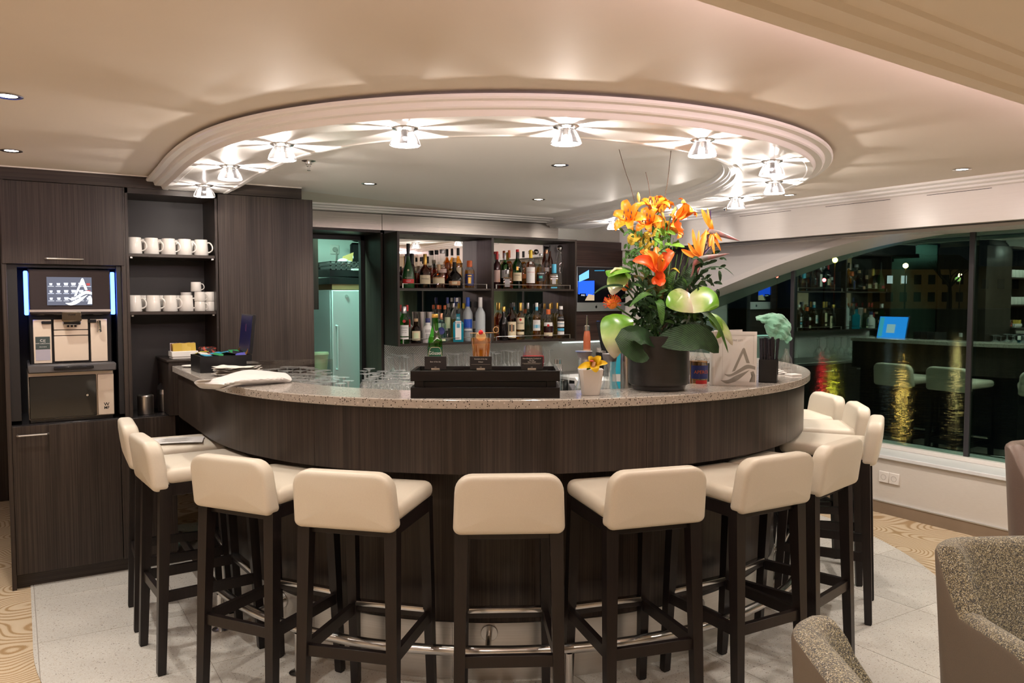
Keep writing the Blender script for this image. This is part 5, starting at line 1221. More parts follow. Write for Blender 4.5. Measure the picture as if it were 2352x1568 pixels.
for i in range(4):
    for j in range(3):
        o = MB().box(-0.026, 0.026, -0.03, 0.03, -0.002, 0.002, 0.001).build('tea_bag', 'tea_%d' % ((i * 3 + j * 5) % 8)); o.location = (0.825 + 0.045 + 0.058 * i, 4.425 + 0.045 + 0.07 * j, TOP + 0.089 + 0.004 * ((i + j) % 3)); o.rotation_euler = (rr.uniform(-.25, .25), rr.uniform(-.25, .25), rr.uniform(-.3, .3))
        tag(o, 'small %s tea sachet lying in the open black tea box' % ('blue', 'violet', 'yellow', 'green', 'red', 'white', 'black', 'pink')[(i * 3 + j * 5) % 8], 'tea bag', 'tea sachets in the box')
# ---- flower pattern tin behind the box and sugar tray on the low cabinet
o = MB().box(-0.05, 0.05, -0.03, 0.03, 0, 0.065, 0.01).build('patterned_tin', mat_noise('tin_print', (0.03, 0.02, 0.02), (0.5, 0.08, 0.05), (1, 1, 1), 60, 0.3, lo=0.52, hi=0.56), None, (1.0, 5.13, 1.239), 0.1)
tag(o, 'dark tin with red and yellow flower print behind the tea box', 'tin')
sg = empty('sugar_tray', (0.86, 5.12, 1.239), 0.05, 'white porcelain tray of sugar sachets on the low dark cabinet', 'tray')
MB().box(-0.075, 0.075, -0.05, 0.05, 0.012, 0.046, 0.003).build('bowl', 'porcelain', sg); MB().box(-0.07, 0.07, -0.045, 0.045, 0.0, 0.013, 0.002).build('foot', 'porcelain', sg)
SC = [mat('sachet_gold', (0.55, 0.38, 0.06), 0.5), mat('sachet_brown', (0.22, 0.12, 0.05), 0.5), mat('sachet_lilac', (0.52, 0.44, 0.48), 0.5)]
for i in range(14):
    o = MB().box(-0.024, 0.024, -0.0015, 0.0015, 0, 0.052).build('sugar_sachet', SC[0] if i % 14 < 7 else (SC[2] if i > 10 else SC[1])); x = -0.045 + 0.03 * (i % 4) + 0.01 * rr.random(); y = -0.035 + 0.0055 * i
    m_ = Matrix.Rotation(0.05, 3, 'Z') @ Vector((x, y, 0)); o.location = (0.86 + m_.x, 5.12 + m_.y, 1.239 + 0.040); o.rotation_euler = (rr.uniform(-.3, .1), rr.uniform(-.15, .15), rr.uniform(-.15, .15))
    tag(o, '%s sugar sachet standing in the white tray' % ('golden' if i < 7 else 'lilac' if i > 10 else 'brown'), 'sachet', 'sugar sachets')
tag(MB().lathe([(0.0001, 0), (0.03, 0.0), (0.055, 0.008), (0.054, 0.010), (0.03, 0.003), (0.0001, 0.003)], 28).build('saucer', 'porcelain', None, (0.86, 4.86, TOP)), 'small white saucer half hidden behind the tea box', 'saucer')
# ---- acrylic screen
a = onz(560, 838, 1.006); 
ac = empty('acrylic_screen', (1.245, 4.28, 1.006), math.radians(-12), 'low clear acrylic screen behind the napkins on the left of the bar', 'screen')
MB().box(-0.21, 0.24, -0.002, 0.002, 0, 0.262, 0.001).build('sheet', 'acrylic', ac); MB().box(-0.05, 0.05, -0.03, 0.03, 0, 0.004).build('foot', 'acrylic', ac)
# ---- paper napkins in a loose stack
nap = empty('x', (0, 0, 0)); bpy.data.objects.remove(nap)
c0 = onz(548, 852, TOP + 0.02)
for i in range(11):
    P = []; r_ = random.Random(40 + i); s_ = 0.078 + 0.012 * r_.random()
    for j in range(9):
        P.append([(-s_ * 1.25 + 2.5 * s_ * k / 10, -s_ * .8 + 1.6 * s_ * j / 8 + 0.004 * math.sin(k * 2.1 + i), 0.0012 * math.sin(k * 1.7 + j + i * 2) + 0.006 * abs(k / 5 - 1) ** 2 * (1 if i > 5 else 0.3)) for k in range(11)])
    o = MB().grid(P).build('paper_napkin', 'napkin', None, (c0.x + r_.uniform(-.012, .012), c0.y + r_.uniform(-.012, .012), TOP + 0.004 + 0.0037 * i), CAMZ + r_.uniform(-.22, .22))
    tag(o, 'cream paper napkin in the loose stack beside the folded white cloth', 'napkin', 'napkins in the loose stack')
# ---- white cloth over the bar edge
CL = [  # rows from the far edge to the near edge: picture points with height above the top
    [((505, 869), .034), ((535, 858), .042), ((565, 851), .046), ((600, 852), .043), ((635, 856), .036), ((655, 858), .028), ((666, 866), .016)],
    [((480, 872), .036), ((520, 866), .042), ((560, 860), .045), ((600, 861), .041), ((632, 864), .034), ((656, 868), .024), ((669, 873), .009)],
    [((458, 872), .026), ((500, 872), .036), ((545, 868), .040), ((585, 868), .036), ((622, 870), .028), ((650, 873), .014), ((660, 877), .004)],
    [((448, 876), .010), ((498, 877), .030), ((530, 877), .032), ((562, 874), .030), ((595, 876), .018), ((630, 877), .008), ((648, 877), .003)],
    [((450, 881), -.004), ((500, 884), .022), ((518, 884), .018), ((548, 877), .026), ((574, 882), .006), ((604, 880), .004), ((640, 877), .003)]]
P = [[onz(x, y, TOP + h) for (x, y), h in row] for row in CL]
P.append([onz(x, y, z) for (x, y), z in (((458, 888), 1.172), ((470, 891), 1.160), ((503, 892), 1.188), ((512, 893.5), 1.2075), ((541, 880), 1.222), ((574, 884), TOP + .002), ((604, 881.5), TOP + .002))][:7])
mb = MB()
# refine with splines both ways
P2 = [spline(r_, 4) for r_ in P]; P3 = list(zip(*P2)); P3 = [spline(list(c_), 4) for c_ in P3]
mb.grid([list(r_) for r_ in zip(*P3)])
cl = mb.build('white_cloth', 'cloth_white'); so_ = cl.modifiers.new('thick', 'SOLIDIFY'); so_.thickness = 0.004
tag(cl, 'folded white linen cloth draped over the left edge of the bar', 'cloth')

# ---- upside down glasses on the inner worktop, two kinds
def small_glass(name, h, R, rf):
    t = empty(name, (0, 0, 0)); P = [(R * .9, 0), (R, h * .2), (R * .96, h * .45), (R * .6, h * .58), (R * .18, h * .64), (0.0055, h * .68), (0.005, h * .86), (0.007, h * .94), (rf * .55, h * .98), (rf, h - .0012), (rf, h), (0.0001, h - .0006)]
    Q = P[:6]; MB().lathe(Q + [(max(r_ - 0.0012, 0.0005), z_ - (0.002 if i_ else 0)) for i_, (r_, z_) in reversed(list(enumerate(Q)))], 18).build('bowl', 'glassware', t); MB().lathe(P[5:8], 10, None, True, True).build('stem', 'glass_edge', t); MB().lathe([(0.0001, P[7][1])] + P[7:], 20).build('foot', 'glass_edge', t); return t
WZ = 1.0058
gp = small_glass('stem_glass', 0.165, 0.036, 0.035)
front_row = [(845, 872), (872, 873), (901, 874), (928, 876), (858, 864), (885, 866), (912, 868), (935, 868), (840, 858), (868, 860), (895, 861), (922, 862), (838, 851), (905, 855), (930, 856), (860, 856), (878, 852), (918, 850), (852, 868), (892, 878), (915, 880), (870, 879), (938, 881), (848, 846)]
lbl = ['upside down stemmed glass in the front row next to the black display stand', 'upside down stemmed glass in the second row next to the black display stand', 'upside down stemmed glass in the third row next to the black display stand', 'upside down stemmed glass at the rear of the cluster next to the black display stand']
k = 0
for (x, y) in front_row:
    h = 0.158 + 0.004 * (k % 4); p = onz(x, y, WZ + h)
    put(gp, (p.x, p.y, WZ), lbl[min(k // 4, 3)], 'glass', 'glasses beside the display stand', k * .7, h / .165); k += 1
tall_one = None
mid_row = [(768, 872), (800, 874), (782, 880), (790, 866), (776, 866)]
for (x, y) in mid_row:
    h = 0.150; p = onz(x, y, WZ + h); put(gp, (p.x, p.y, WZ), 'upside down stemmed glass in the small gap group in front of the refrigerator door', 'glass', 'glasses in front of the refrigerator', k * .7, h / .165); k += 1
gq = small_glass('tumbler_glass', 0.15, 0.040, 0.041)
left_rows = [(640, 846), (672, 845), (706, 844), (655, 851), (690, 851), (724, 853), (748, 856), (640, 856), (668, 858), (702, 858), (733, 862), (757, 864), (676, 865), (708, 866), (738, 870), (690, 872), (722, 874), (752, 876), (618, 848), (625, 842), (660, 842), (690, 842), (716, 847), (742, 850), (650, 862), (690, 861), (720, 860), (745, 866), (668, 871), (705, 879), (735, 881), (762, 870)]
for (x, y) in left_rows:
    h = 0.150 + 0.02 * ((k * 5) % 3) / 2; p = onz(x, y, WZ + h)
    put(gq, (p.x, p.y, WZ), 'upside down clear glass in the dense group behind the white cloth', 'glass', 'glasses behind the white cloth', k * .9, h / .15); k += 1

# ---- display stand
q = onz(943, 914, TOP); r2 = onz(1286, 914, TOP); Wd = (r2 - q).length
ds = empty('display_stand', q, CAMZ, 'black two tier wooden display stand for the drinks of the day', 'display stand')
DD = 0.235
BW = mat_noise('black_oak', (0.005, 0.004, 0.004), (0.010, 0.008, 0.0075), (3, 90, 90), 1.0, 0.42, spec=0.25, bump=0.08, bdist=0.0006)
def tier(z0, z1, nm):
    MB().box(0, Wd, 0, 0.014, z0, z1, 0.001).build(nm + '_front', 'black_oak', ds); MB().box(0, Wd, DD - 0.014, DD, z0, z1, 0.001).build(nm + '_back', 'black_oak', ds)
    for x in (0, Wd - 0.014): MB().box(x, x + 0.014, 0.0145, DD - 0.0145, z0, z1).build(nm + '_side', 'black_oak', ds)
tier(0.0, 0.042, 'lower'); tier(0.067, 0.108, 'upper')
MB().box(0.014, Wd - 0.014, 0.014, DD - 0.014, 0.078, 0.086).build('shelf', 'black_oak', ds)
MB().box(0.014, Wd - 0.014, 0.014, DD - 0.014, 0.0, 0.006).build('bottom', 'black_oak', ds)
for x in (0.014, Wd - 0.05):
    for y in (0.012, DD - 0.03): MB().box(x, x + 0.036, y, y + 0.018, 0.040, 0.070).build('corner_block', 'black_oak', ds)
MB().box(0.05, Wd - 0.05, 0.03, DD - 0.03, 0.007, 0.062).build('inner_box', 'black_inside', ds)
def on_stand(x, y, z): v = Matrix.Rotation(CAMZ, 3, 'Z') @ Vector((x, y, z)); return q + v
ZSH = 0.0868
cards = [(1002, 'black card reading beer of the day on the display stand', ['Beer of the day'], '4,90'), (1105, 'black card for the cocktail of the day on the display stand', ['Cocktail of the day', 'Eclipse'], '9,90'), (1221, 'black card for the alcohol free cocktail on the display stand', ['Non-Alcoholic Cocktail of', 'the day', 'Sour Smash'], '6,90')]
napl = ['white napkin under the beer bottle', 'white napkin under the amber cocktail', 'white napkin under the red drink']
for i, (px, lab, lines, price) in enumerate(cards):
    p = onz(px, 848, TOP + 0.110); loc = q + (p - q); d = Matrix.Rotation(YAW, 3, 'Z') @ (p - q); X = d.x
    P = [[(X - 0.062 + 0.124 * a_ / 6, 0.030 + 0.135 * b_ / 6, ZSH + 0.001 + 0.022 * (1 - b_ / 6) ** 1.5) for a_ in range(7)] for b_ in range(7)]
    P = [[(x_, y_, z_) for x_, y_, z_ in row] for row in P]
    M = Matrix.Translation((X, 0.10, 0)) @ Matrix.Rotation((0.10, -0.12, 0.06)[i], 4, 'Z') @ Matrix.Translation((-X, -0.10, 0))
    mb = MB(); mb.grid([[M @ Vector(v_) for v_ in row] for row in P]); o = mb.build('cocktail_napkin', 'napkin', None, q, CAMZ); tag(o, napl[i] + ' on the display stand', 'napkin')
    cb = empty('menu_card', on_stand(X, 0.020, 0.109), CAMZ, lab, 'card')
    cl_ = MB().box(-0.0165, 0.0165, -0.007, 0.012, 0, 0.0025).box(-0.0165, 0.0165, -0.007, -0.005, 0, 0.009).build('clip', 'steel_satin', cb)
    cd = MB().box(-0.0435, 0.0435, -0.0035, -0.0018, 0.002, 0.0555, 0.0008).build('card', mat('card_black', (0.010, 0.009, 0.010), 0.5), cb)
    z = 0.047 if len(lines) > 2 else 0.045 if len(lines) == 2 else 0.034
    for s_ in lines: text(s_, 0.0068, 'print', 'white_paper', cd, Matrix.Translation((0, -0.0040, z))); z -= 0.0068 if len(lines) > 2 else 0.0115
    if len(lines) > 1:
        for kk in range(len(lines) - 1): MB().box(-0.038 + .006 * kk, 0.038 - .006 * kk, -0.0040, -0.0036, z + .001 - .003 * kk, z + .002 - .003 * kk).build('small_print', 'grey_print', cd)
    MB().box(-0.004, 0.004, -0.0040, -0.0036, 0.0115, 0.0140).build('small_print', 'grey_print', cd)
zs = q.z + ZSH + 0.003
p = ond(999, 721, 3.29); hb = p.z - zs
bb = bottle((p.x, p.y, zs), hb, 0.0305, 'beer', 'gl_green', 'green beer bottle with gold crown cap on the display stand', liq='gl_liqgreen', lev=.60, cap='gold', caph=.045, labels=((.06, .435, 1.0, 'dgreen'),), texts=(('Gösser', .0205, .335, 'white'),), detail=28)
rows = []
for a, b in ((1.06, 0.44),):
    pts = []
    for i in range(25):
        t_ = -1 + 2 * i / 24; ang = t_ * 1.0; z = .06 + (.435 - .06) * (1 - abs(t_) ** 5 * 0.45); rr_ = 0.0305 + 0.0016
        pts.append((rr_ * math.sin(ang), -rr_ * math.cos(ang), z * hb))
    MB().tube(pts, 0.0009, 5).build('label_rim', 'pc_cream', bb)
# cocktail
p = ond(1105, 766, 3.28); hg = p.z - zs
ck = empty('cocktail_glass', (p.x, p.y, zs), CAMZ, 'amber cocktail in a tapered glass with lemon and cherry', 'drink')
MB().lathe([(0.0001, 0.0), (0.030, 0.0), (0.0315, 0.004), (0.0445, hg), (0.0430, hg), (0.030, 0.014), (0.0001, 0.012)], 28).build('glass', 'clear', ck)
MB().lathe([(0.0001, 0.015), (0.0295, 0.016), (0.0410, hg - 0.018), (0.0001, hg - 0.018)], 28).build('liquid', mat_thin('gl_cocktail', (0.97, 0.62, 0.12), 0.03, solid=0.12, scol=(0.8, 0.35, 0.03)), ck)
lm = MB(); lm.lathe([(0.0001, 0.0012), (0.017, 0.0012), (0.019, 0.0), (0.017, -0.0012), (0.0001, -0.0012)], 22, Matrix.Translation((0.0, -0.020, hg - 0.010)) @ Matrix.Rotation(1.15, 4, 'X')); lm.build('lemon_slice', mat('lemon', (0.80, 0.50, 0.16), 0.4), ck)
MB().tube([(0.019 * math.cos(a), -0.020 - 0.0078 * math.sin(a), hg - 0.010 + 0.0173 * math.sin(a)) for a in [2 * PI * i / 22 for i in range(22)]], 0.0022, 6, closed=True).build('lemon_peel', mat('peel', (0.75, 0.58, 0.26), 0.5), ck)
MB().ball((0.0, -0.024, hg + 0.006), 0.0105, 16, 10).build('cherry', mat('cherry', (0.55, 0.008, 0.015), 0.15, coat=0.5), ck)
MB().tube([(-0.045, -0.022, hg + 0.003), (0.055, -0.020, hg + 0.005)] + [(0.062 + 0.011 * math.sin(a) , -0.020 - 0.002 * i / 12, hg + 0.017 - 0.012 * math.cos(a)) for i, a in enumerate([PI * 2 * j / 14 for j in range(14)])], 0.0014, 6).build('pick', mat('bamboo', (0.50, 0.30, 0.13), 0.5), ck)
# red drink
p = ond(1225, 793, 3.29); hg = p.z - zs
rd = empty('stemless_glass', (p.x, p.y, zs), CAMZ, 'red drink in a round stemless glass on the display stand', 'drink')
MB().lathe([(0.0001, 0.0), (0.028, 0.0), (0.040, 0.014), (0.0475, 0.040), (0.046, 0.066), (0.0395, hg), (0.0385, hg), (0.0450, 0.066), (0.0462, 0.040), (0.038, 0.016), (0.0001, 0.006)], 30).build('glass', 'clear', rd)
MB().lathe([(0.0001, 0.008), (0.030, 0.010), (0.040, 0.020), (0.0455, 0.042), (0.0440, 0.066), (0.0001, 0.066)], 30).build('liquid', mat_thin('gl_reddrink', (0.40, 0.008, 0.03), 0.04, solid=0.65, scol=(0.45, 0.005, 0.022)), rd)
# little glass dispenser and tumbler right of the stand
p = onz(1279, 826, 1.30); t = empty('glass_shaker', (p.x + 0.02, p.y + 0.02, WZ), 0, 'slim glass shaker with steel lid right behind the display stand', 'shaker')
hz = p.z - WZ + 0.0
MB().lathe([(0.0001, 0.0), (0.026, 0.0), (0.026, hz - 0.03), (0.017, hz - 0.018)], 18).build('jar', 'clear', t); MB().lathe([(0.0185, hz - 0.022), (0.0185, hz), (0.0001, hz + 0.001)], 18).build('lid', 'steel', t)
p = onz(1297, 868, 1.10); t = empty('water_tumbler', (p.x, p.y, WZ), 0, 'small clear water tumbler beside the display stand', 'glass')
MB().lathe([(0.0001, 0.0), (0.026, 0.0), (0.030, 0.12), (0.0285, 0.12), (0.025, 0.01), (0.0001, 0.01)], 22).build('tumbler', 'clear', t); MB().lathe([(0.0001, 0.011), (0.0245, 0.012), (0.027, 0.08), (0.0001, 0.08)], 22).build('water', 'clear_stem', t)

# ---- orchid pot
p = onz(1356, 906, TOP); op = empty('orchid_pot', (p.x, p.y, TOP), CAMZ, 'small white angular pot with a yellow orchid flower on the bar', 'flower pot')
def octo(w): c_ = w * .30; return [(-w + c_, -w), (w - c_, -w), (w, -w + c_), (w, w - c_), (w - c_, w), (-w + c_, w), (-w, w - c_), (-w, -w + c_)]
MB().loft([[(x, y, z) for x, y in octo(w_)] for w_, z in ((0.033, 0.0), (0.035, 0.003), (0.050, 0.106), (0.0465, 0.106), (0.044, 0.088))], cap1=True).build('pot', mat('pot_white', (0.72, 0.68, 0.65), 0.25), op)

# ================================================================== FLOWERS
def leaf(mb, pts, width, up=(0, -1, 0.3), n=8, m=4, cup=0.15, prof='lance', wave=0.0):
    """a blade along pts; up = the side the face looks to; cup folds the blade along its rib"""
    C_ = spline(pts, max(2, n // (len(pts) - 1))); N = len(C_); rows = []; up = Vector(up)
    for i, c in enumerate(C_):
        t = i / (N - 1); tan = (C_[min(i + 1, N - 1)] - C_[max(i - 1, 0)]).normalized()
        side = tan.cross(up)
        if side.length < 1e-4: side = tan.cross(Vector((0.3, 0.2, 1)))
        side.normalize(); nrm = side.cross(tan).normalized()
        if prof == 'lance': w_ = math.sin(PI * min(1, t * 0.92 + 0.08)) ** 0.75
        elif prof == 'petal': w_ = (math.sin(PI * (t ** 0.8) * 0.93 + 0.07 * PI)) ** 0.8 if t < 1 else 0.03
        elif prof == 'oval': w_ = math.sqrt(max(0.0, 1 - (2 * t - 1) ** 2))
        elif prof == 'sword': w_ = (1 - t) ** 0.6 * (0.55 + 0.45 * min(1, t * 5))
        elif prof == 'heart': w_ = (math.sin(PI * min(1.0, t ** 0.55))) ** 0.75 if t > 0 else 0.35
        else: w_ = 1
        w_ = max(w_, 0.02) * width / 2; row = []
        for k in range(2 * m + 1):
            s_ = k / m - 1
            row.append(c + side * s_ * w_ + nrm * (cup * w_ * s_ * s_ * 1.0 + wave * math.sin(t * 9 + s_ * 2) * w_))
        rows.append(row)
    mb.grid(rows); return mb
def mat_grad(name, c0, c1, scale=25, lo=0.35, hi=0.65, rough=0.4, axis=None):
    return mat_noise(name, c0, c1, (1, 1, 1), scale, rough, lo=lo, hi=hi, bump=0.05, bdist=0.001)
mat_grad('lily', (0.86, 0.22, 0.012), (0.92, 0.31, 0.02), 18)
mat_grad('guz_red', (0.62, 0.045, 0.015), (0.80, 0.13, 0.015), 14)
mat_grad('guz_orange', (0.86, 0.20, 0.015), (0.90, 0.30, 0.02), 14)
mat_grad('bird_orange', (0.80, 0.18, 0.01), (0.90, 0.30, 0.02), 20)
mat_grad('bird_beak', (0.13, 0.12, 0.11), (0.34, 0.10, 0.10), 16, 0.42, 0.62)
mat('bird_purple', (0.03, 0.012, 0.05), 0.5)
def spathe_mat(name, axis, flip):
    m, n, l, b = _nt(name); tc = n.new('ShaderNodeTexCoord'); sx = n.new('ShaderNodeSeparateXYZ'); l.new(tc.outputs['Generated'], sx.inputs[0])
    t = n.new('ShaderNodeTexNoise'); t.inputs['Scale'].default_value = 3.0; l.new(tc.outputs['Generated'], t.inputs[0])
    ad = n.new('ShaderNodeMath'); ad.operation = 'MULTIPLY_ADD'; ad.inputs[1].default_value = 0.35; l.new(t.outputs['Fac'], ad.inputs[0]); l.new(sx.outputs[axis], ad.inputs[2])
    stops = [(0.30, (0.48, 0.44, 0.33)), (0.62, (0.30, 0.38, 0.12)), (0.95, (0.09, 0.24, 0.012))]
    if flip: stops = [(0.25, (0.09, 0.24, 0.012)), (0.60, (0.29, 0.38, 0.12)), (0.95, (0.50, 0.44, 0.33))]
    r = _ramp(n, l, ad.outputs[0], stops); l.new(r.outputs[0], b.inputs['Base Color']); b.inputs['Roughness'].default_value = 0.25; MATS[name] = m
spathe_mat('anth_z', 2, False); spathe_mat('anth_x', 0, False); spathe_mat('anth_xf', 0, True)
mat_grad('anth_green', (0.09, 0.26, 0.012), (0.28, 0.42, 0.10), 9, 0.38, 0.66, 0.22)
mat('spadix', (0.74, 0.60, 0.32), 0.5)
def leafmat(name, a, b):
    m, n, l, bs = _nt(name); mp = _coord(n, l, (1, 1, 1)); t = _noise(n, l, mp, 40, 3)
    r = _ramp(n, l, t.outputs['Fac'], [(0.3, a), (0.7, b)]); l.new(r.outputs[0], bs.inputs['Base Color']); bs.inputs['Roughness'].default_value = 0.48; bs.inputs['Specular IOR Level'].default_value = 0.22
    wv = n.new('ShaderNodeTexWave'); wv.inputs['Scale'].default_value = 55; wv.inputs['Distortion'].default_value = 1.5; wv.bands_direction = 'DIAGONAL'; l.new(mp.outputs[0], wv.inputs[0]); _bump(n, l, bs, wv.outputs['Fac'], 0.35, 0.002); MATS[name] = m
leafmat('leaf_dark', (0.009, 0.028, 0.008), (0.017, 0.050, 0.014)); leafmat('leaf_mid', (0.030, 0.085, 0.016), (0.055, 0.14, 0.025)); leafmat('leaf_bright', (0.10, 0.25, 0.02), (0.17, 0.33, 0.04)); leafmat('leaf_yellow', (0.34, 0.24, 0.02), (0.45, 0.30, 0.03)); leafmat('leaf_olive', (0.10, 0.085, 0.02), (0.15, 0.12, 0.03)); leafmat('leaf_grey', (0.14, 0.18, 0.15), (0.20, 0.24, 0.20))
mat('twig', (0.07, 0.04, 0.025), 0.7); mat('anther', (0.06, 0.012, 0.004), 0.6); mat('protea_tip', (0.70, 0.04, 0.015), 0.5); mat('protea_mid', (0.80, 0.24, 0.02), 0.5); mat('stem_green', (0.07, 0.16, 0.03), 0.45)
mat_noise('pot_black', (0.009, 0.008, 0.008), (0.016, 0.014, 0.013), (2, 2, 70), 2.0, 0.30, bump=0.25, bdist=0.002)
mat('yellow_petal', (0.78, 0.50, 0.012), 0.4); mat('orchid_lip', (0.72, 0.42, 0.24), 0.4); mat('orchid_red', (0.50, 0.06, 0.03), 0.4)

PD = 3.40
base = onz(1522, 899, TOP); PB = Vector((base.x, base.y, TOP)) + Vector((FWD.x, FWD.y, 0)) * 0.10
fa_ = empty('flower_arrangement', PB, CAMZ, 'big arrangement of orange lilies, green anthuriums and leaves in a black pot', 'flower arrangement')
D0 = PB.x * FWD.x + PB.y * FWD.y
def L(px, py, dd=0.0):
    """picture point at the pot's distance + dd, in the arrangement's own axes"""
    w_ = ond(px, py, D0 + dd) - PB; return Matrix.Rotation(-CAMZ, 3, 'Z') @ w_
def C(cx, cy, dd=0.0): return L(1360 + cx / 3.92, 420 + cy / 3.92, dd)       # from the 3.92x flower crop
R_ = 0.132
MB().lathe([(0.0001, 0.0), (R_ * .82, 0.0), (R_ * .86, 0.004), (R_ * .88, 0.018), (R_ * .97, 0.026), (R_ * .985, 0.05), (R_, 0.235), (R_ * .97, 0.235), (R_ * .94, 0.215), (0.0001, 0.21)], 44).build('pot', 'pot_black', fa_)
MB().lathe([(R_ * .93, 0.20), (R_ * .6, 0.222), (0.0001, 0.228)], 24).build('moss', 'leaf_dark', fa_)
HUB = Vector((0, 0, 0.24))
def stem(pts, r=0.0035, m='stem_green', parent=None, nm='stem'): MB().tube(spline(pts, 5), r, 6).build(nm, m, parent or fa_)
def lily(c, face, s, nm='lily', roll=0.0, open_=1.0, stam=True):
    face = Vector(face).normalized(); a = face.cross(Vector((0, 0, 1)))
    if a.length < 1e-3: a = Vector((1, 0, 0))
    a.normalize(); b = a.cross(face); root = c - face * s * 0.75
    em = bpy.data.objects.new(nm, None); COL.objects.link(em); em.parent = fa_; em.empty_display_size = .02
    for k in range(6):
        an = roll + PI / 3 * k; rad_ = a * math.cos(an) + b * math.sin(an); o = open_ * (1.0 if k % 2 else 0.9)
        pts = [root + rad_ * s * .05, root + face * s * .40 + rad_ * s * .20 * o, root + face * s * .78 + rad_ * s * .58 * o, root + face * s * (1.02 - .10 * open_) + rad_ * s * 1.02 * o, root + face * s * (1.0 - .30 * open_) + rad_ * s * 1.30 * o]
        leaf(MB(), pts, s * (0.78 if k % 2 else 0.66), up=face * 0.8 - rad_ * 0.6, n=12, m=3, cup=0.35, prof='petal', wave=0.03).build('petal', 'lily', em)
    if stam:
        for k in range(6):
            an = roll + .4 + PI / 3 * k; rad_ = a * math.cos(an) + b * math.sin(an); tip = root + face * s * 1.05 + rad_ * s * .30
            o = MB().tube([root + face * s * .3, root + face * s * .8 + rad_ * s * .16, tip], 0.0009, 5).build('filament', 'lily', em)
            MB().ball((0, 0, 0), 0.0026, 8, 6, (1, 1, 3.2)).build('anther', 'anther', o, tip)
    stem([root, root - face * 0.03 + Vector((0, 0.02, -0.03)), (root + HUB) / 2 + Vector((0, 0.02, 0)), HUB + Vector((0, 0.02, -0.03))], 0.0032, 'stem_green', em)
    return em
lily(C(330, 300, -.02), (-.42, -.80, .30), 0.064, roll=.2)
lily(C(555, 190, .02), (-.08, -.45, .90), 0.062, roll=.5, open_=.95)
lily(C(505, 335, -.05), (-.55, -.72, .35), 0.061, roll=.1, open_=.85)
lily(C(640, 190, .07), (.45, .2, .8), 0.057, roll=.3, open_=.7, stam=False)
lily(C(850, 240, .0), (.62, -.22, .62), 0.073, roll=.6, open_=.62, stam=False)
lily(C(745, 400, .03), (.55, -.35, .25), 0.068, roll=.0, open_=.72, stam=False)
lily(C(600, 400, .08), (.1, .3, .3), 0.061, roll=.2, open_=.8, stam=False)
for (cx, cy, dx, dz) in ((418, 105, -.1, 1), (735, 232, .45, 1), (632, 250, -.35, 1)):
    b0 = C(cx, cy, .0) + Vector((0, 0, -.012)); d_ = Vector((dx, -.1, dz)).normalized()
    MB().tube([b0 - d_ * .022, b0 - d_ * .012, b0, b0 + d_ * .014, b0 + d_ * .022], [.002, .0055, .0075, .006, .0015], 8).build('bud', mat('bud', (0.50, 0.36, 0.08), 0.45), fa_)
    stem([b0 - d_ * .02, b0 - d_ * .05 + Vector((0, .01, -.04)), HUB + Vector((.02, .02, .05))], .0024)
# guzmania
gz = bpy.data.objects.new('guzmania', None); COL.objects.link(gz); gz.parent = fa_
g0 = C(600, 830, -.07)
tips = [((365, 702), -.10, 'guz_red', .052), ((735, 618), -.08, 'guz_red', .050), ((428, 612), -.05, 'guz_orange', .040), ((692, 585), -.03, 'guz_orange', .040), ((572, 568), -.04, 'guz_orange', .040), ((500, 625), -.12, 'guz_orange', .034), ((640, 660), -.13, 'guz_orange', .034), ((520, 660), .02, 'guz_red', .04), ((560, 760), -.13, 'guz_red', .05), ((640, 800), -.12, 'guz_red', .05), ((610, 930), -.11, 'guz_red', .048), ((540, 905), -.08, 'guz_red', .036)]
for (tx, ty), dd, mm, wd in tips:
    tip = C(tx, ty, dd); b0 = g0 + Vector((0, 0, .01 if ty < 800 else -.02)); mid = (b0 + tip) / 2 + Vector((0, -.012, .022 if ty < 720 and ty > 600 else .004))
    leaf(MB(), [b0, mid, tip], wd, up=(0, -1, .45), n=8, m=3, cup=.45, prof='lance').build('bract', mm, gz)
for (tx, ty), dd in (((510, 640), -.06), ((640, 600), -.05)): pass
MB().tube([C(615, 860, -.06), C(620, 930, -.06), C(622, 1040, -.05)], [.012, .020, .010], 10).build('stalk', 'leaf_olive', gz)
for (tx, ty), dd in (((470, 1000), -.06), ((780, 770), -.03), ((430, 800), -.02), ((700, 850), -.1), ((330, 830), 0.), ((800, 930), 0.)):
    leaf(MB(), [C(620, 1060, -.03), (C(620, 1060, -.03) + C(tx, ty, dd)) / 2 + Vector((0, -.01, .03)), C(tx, ty, dd)], .036, up=(0, -1, .5), n=8, m=2, cup=.3, prof='sword').build('leaf', 'leaf_olive' if tx % 20 else 'leaf_mid', gz)
# birds of paradise
def bird(b0, tip, sep, tongue, st, nm):
    em = bpy.data.objects.new(nm, None); COL.objects.link(em); em.parent = fa_
    d_ = (tip - b0); up_ = Vector((0, 0, 1)); rings = []
    MB().tube([b0 - d_ * .10 + Vector((0, 0, -.016)), b0, b0 + d_ * .3 + up_ * .004, b0 + d_ * .65 + up_ * .002, tip], [.006, .016, .013, .008, .001], 10).build('beak', 'bird_beak', em)
    for t_, wd in sep:
        leaf(MB(), [b0 + d_ * .12 + up_ * .008, (b0 + t_) / 2 + Vector((0, -.008, .004)), t_], wd, up=(0, -1, .1), n=8, m=2, cup=.5, prof='lance').build('sepal', 'bird_orange', em)
    leaf(MB(), [b0 + d_ * .1, (b0 + tongue) / 2, tongue], .010, up=(0, -1, .1), n=6, m=2, cup=.4).build('tongue', 'bird_purple', em)
    stem([b0 - d_ * .08 + Vector((0, 0, -.012)), st, (st + HUB) / 2 + Vector((.02, 0, 0)), HUB], .005, 'bird_beak', em)
